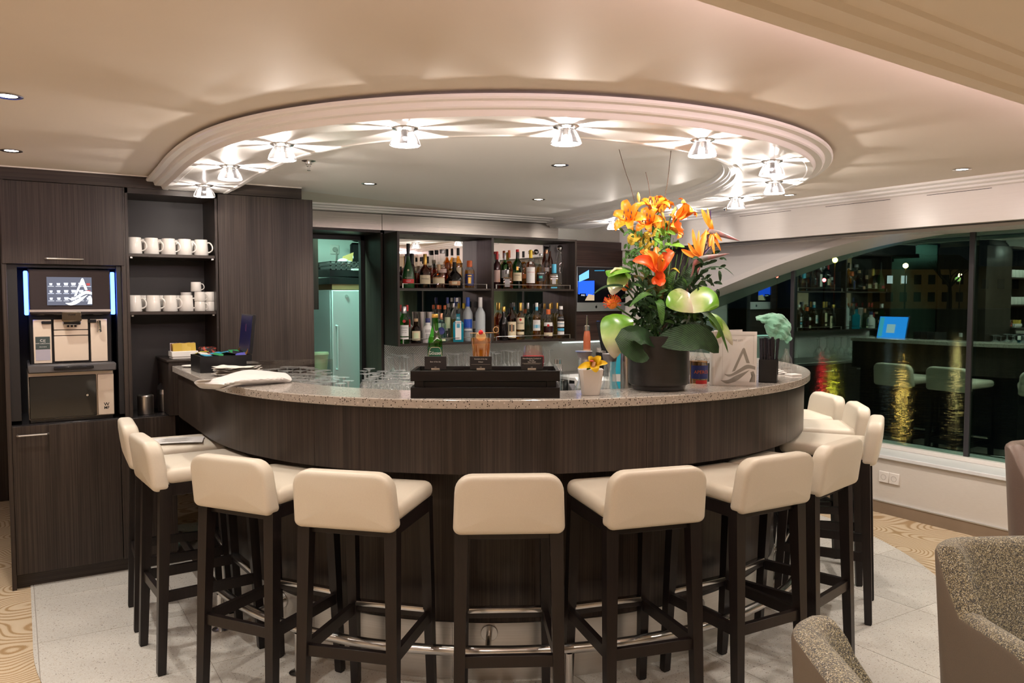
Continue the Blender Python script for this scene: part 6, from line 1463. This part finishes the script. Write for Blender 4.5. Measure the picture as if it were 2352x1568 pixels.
bird(C(940, 700, -.06), C(1238, 636, -.10), [(C(903, 412, -.06), .018), (C(962, 425, -.05), .014), (C(1030, 415, -.04), .024), (C(862, 538, -.08), .018), (C(802, 598, -.08), .024), (C(985, 500, -.02), .016)], C(1080, 560, -.05), C(888, 860, -.05), 'bird_of_paradise')
bird(C(1055, 440, .03), C(1330, 522, .03), [(C(985, 232, .02), .022), (C(1038, 222, .03), .012), (C(1075, 330, .02), .016), (C(975, 490, .01), .014), (C(1170, 525, .01), .016), (C(1160, 610, .02), .014), (C(1100, 640, .0), .016), (C(1060, 600, .0), .014)], C(1068, 235, .02), C(1030, 600, .04), 'bird_of_paradise')
# anthuriums
def anth(base_, tip, width, up, mm, nm='anthurium', spad=None, bend=.02, st=None):
    em = bpy.data.objects.new(nm, None); COL.objects.link(em); em.parent = fa_
    mid = (base_ + tip) / 2 + Vector(up).normalized() * bend
    # heart shaped spathe: two lobes run back over the base
    axis = (tip - base_); P0 = base_ - axis * .22
    leaf(MB(), [P0, base_ + axis * .12 + Vector(up) * bend * .6, mid + axis * .15, tip], width, up=up, n=15, m=5, cup=-.16, prof='heart', wave=.04).build('spathe', mm, em)
    if spad is not None: MB().tube([base_ + Vector(up) * .006, (base_ + spad) / 2 + Vector(up) * .014, spad], [.006, .0055, .003], 8).build('spadix', 'spadix', em)
    stem([base_ - Vector(up) * .004, (base_ + HUB) / 2 + Vector((0, .03, .02)), HUB], .003, 'stem_green', em)
    return em
anth(C(250, 830, -.05), C(180, 1010, -.10), .10, (-.25, -.75, .60), 'anth_z', bend=.012)
anth(C(268, 785, -.06), C(145, 845, -.11), .115, (-.35, -.45, .82), 'anth_green', spad=C(165, 808, -.12), bend=.016)
anth(C(225, 1250, -.10), C(200, 1580, -.14), .140, (-.25, -.90, .30), 'anth_z', bend=.03)
anth(C(870, 1045, -.09), C(672, 1110, -.17), .135, (-.08, -.90, .42), 'anth_xf', bend=.014)
anth(C(915, 1035, -.09), C(1140, 1110, -.15), .150, (.12, -.90, .42), 'anth_x', bend=.016)
anth(C(1120, 1230, -.02), C(1265, 1460, -.05), .095, (.5, -.6, .5), 'anth_z', bend=.01)
# pincushion flowers
def pin(c, r):
    em = bpy.data.objects.new('pincushion_flower', None); COL.objects.link(em); em.parent = fa_
    MB().ball(c, r * .55, 12, 8).build('head', 'protea_mid', em); rg = random.Random(int(c.x * 9999)); a1, a2 = MB(), MB()
    for i in range(110):
        z = rg.uniform(-.55, 1); an = rg.uniform(0, 2 * PI); s_ = math.sqrt(1 - z * z); d_ = Vector((s_ * math.cos(an), s_ * math.sin(an), z))
        if d_.y > .5: continue
        p0 = c + d_ * r * .5; p1 = c + d_ * r * .95 + Vector((0, 0, r * .12)); a1.tube([p0, p1], [.0010, .0008], 4, caps=False); a2.ball(p1, .0022, 5, 4)
    q1 = a1.build('styles', 'protea_mid', em); q2 = a2.build('style_tips', 'protea_tip', em); q1['kind'] = 'stuff'; q2['kind'] = 'stuff'
    stem([c, (c + HUB) / 2 + Vector((0, .02, .0)), HUB], .004, 'stem_green', em)
pin(C(180, 1090, -.06), .040); pin(C(295, 935, -.01), .034)
# broad dark leaves folded over the pot
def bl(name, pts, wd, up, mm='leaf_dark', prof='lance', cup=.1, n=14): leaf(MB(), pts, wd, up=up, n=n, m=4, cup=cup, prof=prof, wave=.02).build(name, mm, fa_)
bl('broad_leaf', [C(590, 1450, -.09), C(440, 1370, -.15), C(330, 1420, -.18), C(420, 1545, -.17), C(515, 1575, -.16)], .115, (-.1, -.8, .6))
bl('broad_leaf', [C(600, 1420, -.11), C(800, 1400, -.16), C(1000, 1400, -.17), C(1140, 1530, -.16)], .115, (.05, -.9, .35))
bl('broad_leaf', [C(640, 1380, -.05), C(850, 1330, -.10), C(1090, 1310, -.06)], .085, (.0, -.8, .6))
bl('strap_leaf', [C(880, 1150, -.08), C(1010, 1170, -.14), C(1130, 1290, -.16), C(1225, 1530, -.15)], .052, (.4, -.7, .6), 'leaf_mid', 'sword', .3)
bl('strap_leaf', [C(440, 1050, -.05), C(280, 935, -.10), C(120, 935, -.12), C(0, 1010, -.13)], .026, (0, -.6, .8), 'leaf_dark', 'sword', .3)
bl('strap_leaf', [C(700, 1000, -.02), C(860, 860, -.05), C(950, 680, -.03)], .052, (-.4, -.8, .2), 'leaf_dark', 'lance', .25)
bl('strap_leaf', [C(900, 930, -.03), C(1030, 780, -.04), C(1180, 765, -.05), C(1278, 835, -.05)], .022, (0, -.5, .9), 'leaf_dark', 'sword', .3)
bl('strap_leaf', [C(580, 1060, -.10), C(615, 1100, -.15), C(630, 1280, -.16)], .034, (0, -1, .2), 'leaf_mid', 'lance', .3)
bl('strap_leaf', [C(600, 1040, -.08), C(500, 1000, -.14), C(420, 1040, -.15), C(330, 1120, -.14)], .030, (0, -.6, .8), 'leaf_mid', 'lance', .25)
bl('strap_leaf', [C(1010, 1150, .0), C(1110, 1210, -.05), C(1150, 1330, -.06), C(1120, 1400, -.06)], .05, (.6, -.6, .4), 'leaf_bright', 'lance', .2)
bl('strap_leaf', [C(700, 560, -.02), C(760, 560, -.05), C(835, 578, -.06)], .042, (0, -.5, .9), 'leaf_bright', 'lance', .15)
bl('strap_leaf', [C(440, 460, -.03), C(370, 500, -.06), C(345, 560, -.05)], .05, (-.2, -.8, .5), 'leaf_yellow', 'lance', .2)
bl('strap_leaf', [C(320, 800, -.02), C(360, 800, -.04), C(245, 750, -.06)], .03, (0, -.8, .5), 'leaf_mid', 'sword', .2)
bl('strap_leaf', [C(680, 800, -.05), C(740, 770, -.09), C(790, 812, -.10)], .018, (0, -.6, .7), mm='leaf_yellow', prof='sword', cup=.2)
# fine foliage: too many small leaves to tell apart
rg = random.Random(11)
def sprays(n, box, size, mm, nm, dens=7):
    mb = MB()
    for i in range(n):
        x = rg.uniform(box[0], box[1]); y = rg.uniform(box[2], box[3]); dd = rg.uniform(-.09, .10); p0 = C(x, y, dd)
        an = rg.uniform(0, 2 * PI); d_ = Vector((math.cos(an) * .9, rg.uniform(-.6, .2), math.sin(an))).normalized() * size * rg.uniform(.6, 1.3)
        leaf(mb, [p0, p0 + d_ * .5 + Vector((0, -.004, .004)), p0 + d_], size * .36, up=(rg.uniform(-.5, .5), -1, rg.uniform(-.2, .9)), n=4, m=1, cup=.3)
    o = mb.build(nm, mm, fa_); o['kind'] = 'stuff'
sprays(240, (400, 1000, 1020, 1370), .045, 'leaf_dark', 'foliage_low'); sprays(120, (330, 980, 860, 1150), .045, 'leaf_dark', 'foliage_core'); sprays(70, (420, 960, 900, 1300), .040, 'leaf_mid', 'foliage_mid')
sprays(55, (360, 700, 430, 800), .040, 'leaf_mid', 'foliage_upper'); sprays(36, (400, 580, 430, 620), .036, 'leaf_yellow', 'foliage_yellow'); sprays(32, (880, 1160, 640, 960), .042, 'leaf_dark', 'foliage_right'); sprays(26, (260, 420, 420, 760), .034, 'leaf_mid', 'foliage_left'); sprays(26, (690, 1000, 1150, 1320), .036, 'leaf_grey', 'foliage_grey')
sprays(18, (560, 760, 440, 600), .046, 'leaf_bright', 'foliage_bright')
mb = MB()
for i in range(34):
    x = rg.uniform(330, 1100); y = rg.uniform(480, 900); mb.tube(spline([HUB + Vector((rg.uniform(-.05, .05), rg.uniform(-.03, .06), -.02)), C(600 + (x - 600) * .55, 1050, rg.uniform(-.04, .06)), C(x, y, rg.uniform(-.05, .08))], 4), .0016, 5)
o = mb.build('foliage_stems', 'stem_green', fa_); o['kind'] = 'stuff'
for pts in ([(1480, 560), (1452, 440), (1437, 395), (1422, 343)], [(1500, 560), (1492, 440), (1483, 395)], [(1520, 560), (1527, 455), (1533, 420), (1541, 346)], [(1600, 640), (1621, 560), (1634, 525), (1633, 505)], [(1500, 700), (1545, 640), (1572, 590)]):
    MB().tube(spline([L(x, y, .05) for x, y in pts], 5), .0016, 5).build('twig', 'twig', fa_)
# orchid in the little pot
def oL(px, py, dd=0.0):
    w_ = ond(px, py, op.location.x * FWD.x + op.location.y * FWD.y + dd) - op.location; return Matrix.Rotation(-CAMZ, 3, 'Z') @ w_
oc = oL(1362, 838, -.03)
for (tx, ty, wd) in ((1327, 845, .028), (1352, 818, .028), (1380, 818, .032), (1396, 834, .026), (1370, 855, .040)):
    tip = oL(tx, ty, -.055); leaf(MB(), [oc + Vector((0, .006, 0)), (oc + tip) / 2 + Vector((0, -.012, .006)), tip], wd, up=(0, -1, .4), n=8, m=3, cup=.2, prof='petal').build('petal', 'yellow_petal', op)
MB().tube([oc + Vector((-.004, -.008, -.016)), oc + Vector((0, -.02, .002)), oc + Vector((.003, -.018, .014))], [.005, .008, .007], 8).build('lip', 'orchid_lip', op)
MB().ball(oc + Vector((-.008, -.024, .018)), .006, 8, 6, (1.8, 1, .7)).build('lip_edge', 'orchid_red', op)
leaf(MB(), [oL(1352, 848, .0), oL(1356, 842, -.03), oL(1347, 850, -.05)], .02, up=(0, -1, .5), n=5, m=2).build('leaf', 'leaf_mid', op)
# ------------------------------------------------------------------ right end of the bar top
# menu book
a = onz(1640, 884, TOP); b = onz(1737, 886, TOP); dirv = (b - a); ang = math.atan2(dirv.y, dirv.x); Lw = dirv.length
hm = 0.245
mn = empty('wine_list', a, ang, 'white wine list booklet with large grey letter emblem standing on the bar', 'menu')
MB().box(0, Lw, -0.0015, 0.0015, 0, hm).build('cover', 'white_paper', mn)
bk2 = MB().box(-0.004, 0.17, -0.0012, 0.0012, 0, hm * 1.02).build('back_cover', 'white_paper', mn, (0, 0.006, 0), math.radians(40))
for k in range(5): MB().box(0.002, Lw * 0.96, 0.002, 0.003, 0.004, hm * 0.985).build('page', 'white_paper', mn, (0, 0.001, 0), math.radians(5 + 6 * k))
MB().lathe([(0.014, 0), (0.014, hm)], 14, Matrix.Translation((-0.006, 0.010, 0)), cap1=True).build('spine', 'white_paper', mn)
logo_A(Lw * 0.82, hm * 0.66, Lw * 0.15, hm * 0.055, -0.0022, 'emblem', 'grey_print', mn)
text('WINE LIST', 0.0115, 'title', 'grey_print', mn, Matrix.Translation((Lw * .52, -0.0022, hm * .835)))
fr2 = MB(); x0, x1, z0, z1 = Lw * .19, Lw * .92, hm * .07, hm * .93; t_ = .0006
fr2.box(x0, x0 + t_, -.0021, -.0015, z0, z1).box(x1, x1 + t_, -.0021, -.0015, hm * .40, z1).box(x0, x1, -.0021, -.0015, z1, z1 + t_).box(x0, x1, -.0021, -.0015, z0, z0 + t_); fr2.build('border_line', 'grey_print', mn)
# straw caddy
a = onz(1742, 878, TOP); b = onz(1784, 879.5, TOP); dirv = b - a; ang = math.atan2(dirv.y, dirv.x); Lc = dirv.length
cad = empty('straw_caddy', a, ang, 'black caddy with straws and napkins at the right end of the bar', 'caddy')
hc_ = 0.108; dc = 0.15
MB().box(0, Lc, 0, 0.004, 0, hc_).box(0, Lc, dc, dc + 0.004, 0, hc_ * .9).box(0, 0.004, 0.004, dc, 0, hc_).box(Lc - 0.004, Lc, 0.004, 0.028, 0, hc_).box(Lc - 0.004, Lc, dc - 0.03, dc, 0, hc_).box(Lc - .004, Lc, .028, dc - .03, 0, .03).box(0, Lc, 0.0, dc, 0, 0.005).box(0.004, Lc - 0.004, 0.052, 0.056, 0.005, hc_).build('box', BLQ, cad)
STM = mat('straw_black', (0.018, 0.015, 0.020), 0.3)
rg = random.Random(21)
for i in range(18):
    x = 0.010 + (Lc - 0.02) * (i % 9) / 8; y = 0.012 + 0.020 * (i // 9); h_ = 0.19 + 0.012 * rg.random(); lx = rg.uniform(-.010, .010) + (0.022 if i == 8 else 0)
    o = MB().tube([(x, y, 0.006), (x + lx, y + rg.uniform(-.004, .010), h_ + 0.012)], 0.0050, 8).build('straw', 'straw_black'); o.location = a; o.rotation_euler = (0, 0, ang)
    tag(o, 'long black drinking straw in the front of the caddy' if i != 8 else 'long black straw leaning to the right in the caddy', 'straw', 'black straws in the caddy')
for i in range(4):
    x = 0.012 + 0.012 * i; o = MB().tube([(x, 0.008, 0.006), (x + .002, 0.007, 0.124 + .01 * (i == 2))], 0.0042, 8).build('straw', 'straw_black'); o.location = a; o.rotation_euler = (0, 0, ang); tag(o, 'short black straw at the left of the caddy', 'straw', 'short straws in the caddy')
o = MB().box(0.008, Lc - 0.012, 0.060, 0.142, 0.006, 0.090, 0.003).build('napkin_stack', 'white_paper', None, a, ang); tag(o, 'stack of white napkins inside the black caddy', 'napkins')
# white roll, green cloth
p = onz(1800, 872, TOP)
def on_ring(px, r, lo=-89, hi=-20):
    best = None
    for i in range(800):
        th = lo + (hi - lo) * i / 799; x, y = hs_point(r, th); w_ = Vector((x, y, 0)); dpt = w_.dot(FWD); pxx = 1176 + F_PX * w_.dot(RGT) / dpt
        if best is None or abs(pxx - px) < best[0]: best = (abs(pxx - px), x, y)
    return best[1], best[2]
rx, ry = on_ring(1776, 1.40); rl = empty('paper_roll', (rx, ry, 1.0058), 0, 'white paper towel roll behind the straws', 'paper roll')
MB().lathe([(0.0001, 0), (0.045, 0), (0.045, 0.25), (0.015, 0.25), (0.015, 0.1)], 24).build('roll', 'white_paper', rl); MB().lathe([(0.008, 0.25), (0.008, 0.40), (0.014, 0.405), (0.0001, 0.415)], 12).build('rod', 'steel', rl)
dR = (rl.location.x * FWD.x + rl.location.y * FWD.y)
GC = [[(1737, 729, .05), (1757, 722, .05), (1785, 721, .05), (1800, 727, .05), (1812, 738, .05)],
      [(1738, 733, .0), (1762, 726, -.01), (1783, 724, .0), (1802, 733, .01), (1815, 745, .03)],
      [(1744, 738, -.02), (1768, 735, -.04), (1788, 738, -.03), (1805, 746, -.02), (1815, 755, .0)],
      [(1757, 742, -.02), (1772, 750, -.05), (1790, 752, -.04), (1805, 757, -.03), (1816, 768, -.01)],
      [(1759, 755, -.01), (1778, 765, -.04), (1793, 766, -.03), (1806, 775, -.03), (1818, 776, -.01)],
      [(1762, 768, .0), (1780, 780, -.03), (1796, 778, -.02), (1806, 788, -.03), (1812, 784, -.02)]]
PP = [[ond(x, y, dR + d_) for x, y, d_ in row] for row in GC]; P2 = [spline(r_, 4) for r_ in PP]; P3 = [spline(list(c_), 4) for c_ in zip(*P2)]
GP = [[v_ + Vector((FWD.x, FWD.y, 0)) * (0.012 * math.sin(i * .9 + j * .55) + 0.006 * math.sin(j * 1.4 - i * .4)) + Vector((0, 0, 0.004 * math.sin(i * 1.3 + j))) for i, v_ in enumerate(r_)] for j, r_ in enumerate(zip(*P3))]
gc = MB().grid(GP).build('green_cloth', 'cloth_green'); sm_ = gc.modifiers.new('thick', 'SOLIDIFY'); sm_.thickness = .004
tag(gc, 'mint green cleaning cloth hung over the paper roll behind the straws', 'cloth')
p = onz(1822, 862, TOP); tag(MB().box(-0.03, 0.03, -0.03, 0.03, 0, 0.008, 0.001).build('napkin_pile', 'white_paper', None, (p.x, p.y, TOP), CAMZ + .3), 'small flat pile of white napkins at the right of the caddy', 'napkins')
for k in range(3):
    o = MB().box(-0.035, 0.03, -0.02, 0.02, -0.0015, 0.0015).build('receipt', 'white_paper', None, (p.x + .02, p.y + .10 + .02 * k, TOP + .004 + .006 * k), CAMZ + .2 * k); o.rotation_euler = (0, -.12, CAMZ + .25 * k); tag(o, 'crumpled white paper slip behind the napkin pile', 'paper', 'paper slips')
p = onz(1806, 850, TOP); t = empty('clear_flask', (p.x + .06, p.y + .05, TOP), 0, 'clear glass flask half hidden behind the black caddy', 'glass'); MB().lathe([(0.0001, 0), (0.03, 0), (0.033, .01), (0.028, .06), (0.014, .09), (0.013, .115)], 20).build('flask', 'clear', t)
# bottle behind the big pot
p = ond(1604, 875, D0 + .25); bs_ = empty('bottle_step', (p.x, p.y, 1.0058), CAMZ, 'low black step under the orange aperitif bottle', 'step'); MB().box(-.07, .07, -.06, .06, 0, .11, .003).build('block', 'black_lacquer', bs_); bottle((p.x, p.y, 1.1162), 0.31, 0.042, 'tall', 'gl_clear', 'orange aperitif bottle with blue label behind the big black pot', liq='gl_amber', lev=.62, cap='blue', caph=.1, labels=((.36, .56, 1.3, 'navy'), (.20, .34, .7, 'red')), texts=(('APEROL', .022, .46, 'orange'),), turn=.42)
# tap column, carafes, carton, pourer bottle and bits behind the counter
p = ond(1441, 893, D0 + .16); t = empty('tap_column', (p.x, p.y, 1.0058), 0, 'polished steel tap column left of the big flower pot', 'tap')
MB().lathe([(0.045, 0), (0.045, 0.006), (0.0325, 0.010), (0.0325, 0.44), (0.030, 0.45), (0.0001, 0.455)], 28, cap0=True).build('column', 'steel', t); MB().tube([(0.03, 0, .40), (.09, 0, .41), (.12, 0, .38)], .008, 8).build('spout', 'steel', t)
for px, py, hh, lab in ((1343, 806, .0, 'left glass carafe with grey lid behind the orchid pot'), (1401, 812, .0, 'right glass carafe with dark lid, half filled with water')):
    p = ond(px, py, D0 + .12); h_ = p.z - 1.0058; t = empty('carafe', (p.x, p.y, 1.0058), 0, lab, 'carafe', 'glass carafes behind the orchid')
    MB().lathe([(0.0001, 0), (0.048, 0), (0.052, 0.01), (0.054, h_ * .38), (0.046, h_ * .50), (0.030, h_ * .64), (0.026, h_ * .78), (0.031, h_ * .97), (0.033, h_ * .98), (0.031, h_ * .98), (0.029, h_ * .97), (0.024, h_ * .78), (0.028, h_ * .64), (0.044, h_ * .50), (0.0515, h_ * .38), (0.0495, 0.011), (0.0001, 0.008)], 26).build('glass', 'glassware', t)
    MB().lathe([(0.0001, .0095), (0.047, .0115), (0.0505, h_ * .36), (0.0001, h_ * .36)], 26).build('water', 'clear_stem', t)
    MB().lathe([(0.028, h_ * .90), (0.034, h_ * .97), (0.036, h_), (0.0001, h_ + .003)], 22).build('lid', mat('lid_grey', (0.16, 0.14, 0.14), 0.4), t)
p = ond(1419, 872, D0 + .34); o = empty('juice_carton', (p.x, p.y, 1.0058), CAMZ, 'light blue carton behind the carafes', 'carton'); MB().box(-.035, .035, -.03, .03, 0, .36, .002).build('pack', mat('carton_blue', (0.02, 0.42, 0.58), 0.4), o); MB().box(-.03, .03, -.0312, -.0302, .2, .235).build('panel', 'white_paper', o)
p = ond(1348, 805, D0 + .9); t = empty('sauce_bottle', (p.x, p.y, p.z - .19), 0, 'slim reddish bottle with chrome pourer on the stack behind the carafes', 'bottle')
MB().lathe([(0.0001, 0.19 - .19), (0.020, .0), (0.020, .26), (0.016, .29), (0.014, .30)], 16).build('glass', mat('sauce', (0.33, 0.09, 0.04), 0.25), t); MB().lathe([(0.016, .30), (0.016, .325), (0.006, .33), (0.0045, .385)], 12, cap1=True).build('pourer', 'chrome', t)
MB().lathe([(0.0205, .12), (0.0205, .20)], 16).build('label', mat('sauce_label', (0.42, 0.20, 0.12), 0.5), t)
o = empty('utensil_rack', (p.x - .16, p.y - .08, p.z - .45), CAMZ, 'low rack of papers and cups behind the carafes', 'rack'); MB().box(0, .45, 0, .28, 0, .255, .004).build('body', 'grey_plastic', o); MB().box(.03, .20, .02, .2, .256, .30, .002).box(.22, .4, .05, .2, .256, .285, .002).build('papers', 'white_paper', o)
t = empty('white_scoop', (p.x + .15, p.y - .06, p.z - .195), CAMZ, 'white scoop standing on the rack left of the drooping anthurium', 'scoop'); MB().ball((0, 0, .055), .034, 14, 10, (1, .35, 1.35)).build('bowl', 'porcelain', t); MB().tube([(.01, 0, .09), (.03, 0, .17)], .008, 8).build('handle', 'porcelain', t)
o = MB().lathe([(0.0001, 0), (.06, 0), (.062, .006), (.0001, .008)], 22).build('blue_lid', mat('lid_blue', (0.10, 0.14, 0.32), 0.4), None, (0, 0, 0)); p2 = ond(1340, 808, D0 + .12); o.location = (p2.x, p2.y, p2.z + .0005); o.scale = (.6, .6, .6); tag(o, 'flat blue lid lying on top of the left carafe', 'lid')
# till on the far side of the bar, seen in the window
pos = empty('till', (3.92, 4.80, 1.0058), 0, 'till with bright blue touch screen at the far side of the bar', 'till')
MB().box(-.10, .10, -.10, .10, 0, .03, .004).box(-.04, .02, -.04, .04, .03, .2, .004).build('stand', 'machine_black', pos)
hd_ = MB().box(-.012, .012, -.165, .165, -.11, .13, .004).build('head', 'machine_black', pos, (.0, 0, .29)); hd_.rotation_euler = (0, math.radians(-14), 0)
sc2 = MB().box(.0125, .0135, -.152, .152, -.098, .118).build('screen', mat_emit('till_blue', (0.03, 0.28, 0.95), 2.2), hd_)
MB().box(.0137, .0140, -.03, .06, -.05, .04).build('window_box', mat_emit('till_white', (0.55, 0.65, 0.80), 1.5), sc2); MB().box(.0137, .0140, .10, .145, -.09, .11).build('side_bar', mat_emit('till_cyan', (0.1, 0.5, 0.75), 1.5), sc2)
o = empty('file_organizer', (3.95, 4.42, 1.0058), 0, 'black organizer of folders beside the till, mirrored in the window', 'organizer')
for k in range(4): MB().box(-.10, .10, -.13 + .07 * k, -.125 + .07 * k, 0, .27).build('wall', BLQ, o)
MB().box(-.10, .10, -.13, .09, 0, .01).build('base', BLQ, o)
for k, (u_, v_, h_, R__, gl, lab) in enumerate(((3.95, 4.1, .27, .04, 'gl_clear', 'clear jar bottle beside the folder organizer on the far worktop'), (3.88, 3.62, .26, .036, 'gl_blue', 'light blue bottle on the far worktop, mirrored in the window'), (3.86, 3.52, .24, .036, 'gl_clear', 'clear bottle next to the light blue one on the far worktop'), (3.8, 3.40, .25, .034, 'gl_wine', 'dark bottle on the far worktop, mirrored in the window'))):
    bottle((u_, v_, 1.0058), h_, R__, 'std', gl, lab, cap=('silver', 'white', 'blue', 'red')[k])

# ================================================================== NIGHT OUTSIDE THE WINDOW
m, n, l, b = _nt('river'); mp = _coord(n, l, (1, 1, 1)); t = _noise(n, l, mp, 1.6, 4, 0.6); b.inputs['Base Color'].default_value = (0.004, 0.005, 0.006, 1); b.inputs['Roughness'].default_value = 0.10
_bump(n, l, b, t.outputs['Fac'], 0.30, 0.10); MATS['river'] = m
o = MB().box(6.4, 160, -40, 150, -2.0, -1.6).build('river_ground', 'river'); struct(o)
FA = mat_noise('facade', (0.26, 0.19, 0.11), (0.32, 0.24, 0.15), (1, 1, 1), 2, 0.9); 
def onfar(px, py, dist): return ond(px, py, dist)
# quay and town houses
q0 = onfar(1500, 700, 95); 
qy = struct(MB().box(-90, 90, 0, 12, -2.0, 0.4).build('ground_quay', mat('quay', (0.03, 0.028, 0.026), 0.9), None, (onfar(2040, 690, 88).x, onfar(2040, 690, 88).y, 0), -YAW))
hs_ = onfar(2110, 690, 97); house = empty('town_house', (hs_.x, hs_.y, 0.4), -YAW, 'dim lit yellow town house on the far bank seen through the window', 'building')
MB().box(-6.2, 6.6, 0, 8, 0, 4.7).build('wall', 'facade', house)
MB().prism([(-0.5, 0), (8.5, 0), (4, 2.0)], -6.6, 7.0, Matrix(((0, 0, 1, 0), (1, 0, 0, 0), (0, 1, 0, 4.7), (0, 0, 0, 1)))).build('roof', mat('roof_dark', (0.02, 0.018, 0.017), 0.9), house)
mat_emit('window_lit', (0.9, 0.95, 1.0), 1.2); mat('window_dark', (0.01, 0.01, 0.012), 0.2)
for i, x in enumerate((-5.2, -3.6, -1.9, -0.2, 1.5, 3.2, 4.9)):
    for j, z in enumerate((0.9, 3.0)):
        wn = MB().box(x - .42, x + .42, -.08, .0, z - .1, z + 1.05).build('window', 'window_dark', house); MB().box(x - .34, x + .34, -.10, -.081, z, z + .95).build('pane', 'window_lit' if (i, j) in ((1, 1), (2, 1)) else 'window_dark', wn)
h2 = onfar(2290, 690, 100); house2 = empty('town_house', (h2.x, h2.y, 0.4), -YAW, 'right hand dim town house beyond the bare tree', 'building'); MB().box(-3.0, 5, 0, 8, 0, 5.2).build('wall', 'facade', house2)
for x in (-1.6, 0.4, 2.2, 4.0): MB().box(x - .4, x + .4, -.08, 0, 2.4, 3.6).build('window', 'window_dark', house2)
def streetlamp(px, py, dist, col, st, r, label, kind='street_lamp'):
    p = onfar(px, py, dist); t = empty(kind, (p.x, p.y, p.z), 0, label, 'street lamp', 'lamps on the far bank')
    MB().ball((0, 0, 0), r, 12, 8).build('lantern', mat_emit('em_%d_%d' % (px, py), col, st), t); MB().lathe([(.08, -p.z + .3), (.05, -r)], 8).build('pole', 'quay', t); return t
streetlamp(2080, 610, 70, (1.0, 0.50, 0.12), 160, .22, 'orange street lamp burning highest beyond the window')
streetlamp(1918, 597, 70, (1.0, 0.72, 0.06), 150, .22, 'yellow street lamp beyond the window, left of the orange one')
streetlamp(2205, 632, 90, (1.0, 0.62, 0.25), 110, .20, 'smaller warm street lamp by the bare tree')
streetlamp(1893, 643, 70, (1.0, 0.03, 0.04), 120, .16, 'red signal light beyond the window, under the yellow lamp', 'signal_lamp')
streetlamp(1785, 635, 80, (1.0, 0.05, 0.04), 60, .12, 'faint red signal light farthest left beyond the window', 'signal_lamp')
light('quay_lamp', 'POINT', tuple(onfar(2200, 640, 90)), 160, (1.0, 0.62, 0.25), None, shadow_soft_size=.3)
# bare tree
tp = onfar(2180, 700, 88); tr = empty('bare_tree', (tp.x, tp.y, .4), 0, 'bare winter tree in front of the lit town house', 'tree')
MB().tube([(0, 0, 0), (.1, 0, 1.6), (0, 0, 2.6)], [.30, .24, .18], 8).build('trunk', 'quay', tr); rg = random.Random(2)
def br(p, d_, ln, r, lev, mb):
    e = p + d_ * ln; mb.tube([p, (p + e) / 2 + Vector((rg.uniform(-.05, .05), 0, .05)) * ln, e], [r, r * .8, r * .55], 5, caps=False)
    if lev: 
        for k in range(3):
            nd = (d_ + Vector((rg.uniform(-.8, .8), rg.uniform(-.5, .5), rg.uniform(-.1, .6)))).normalized(); br(e, nd, ln * .68, r * .55, lev - 1, mb)
for k in range(5):
    mb = MB(); a_ = k * 1.25; br(Vector((0, 0, 2.4)), Vector((math.cos(a_) * .7, math.sin(a_) * .7, .8)).normalized(), 1.5, .12, 3, mb); mb.build('branch', 'quay', tr)
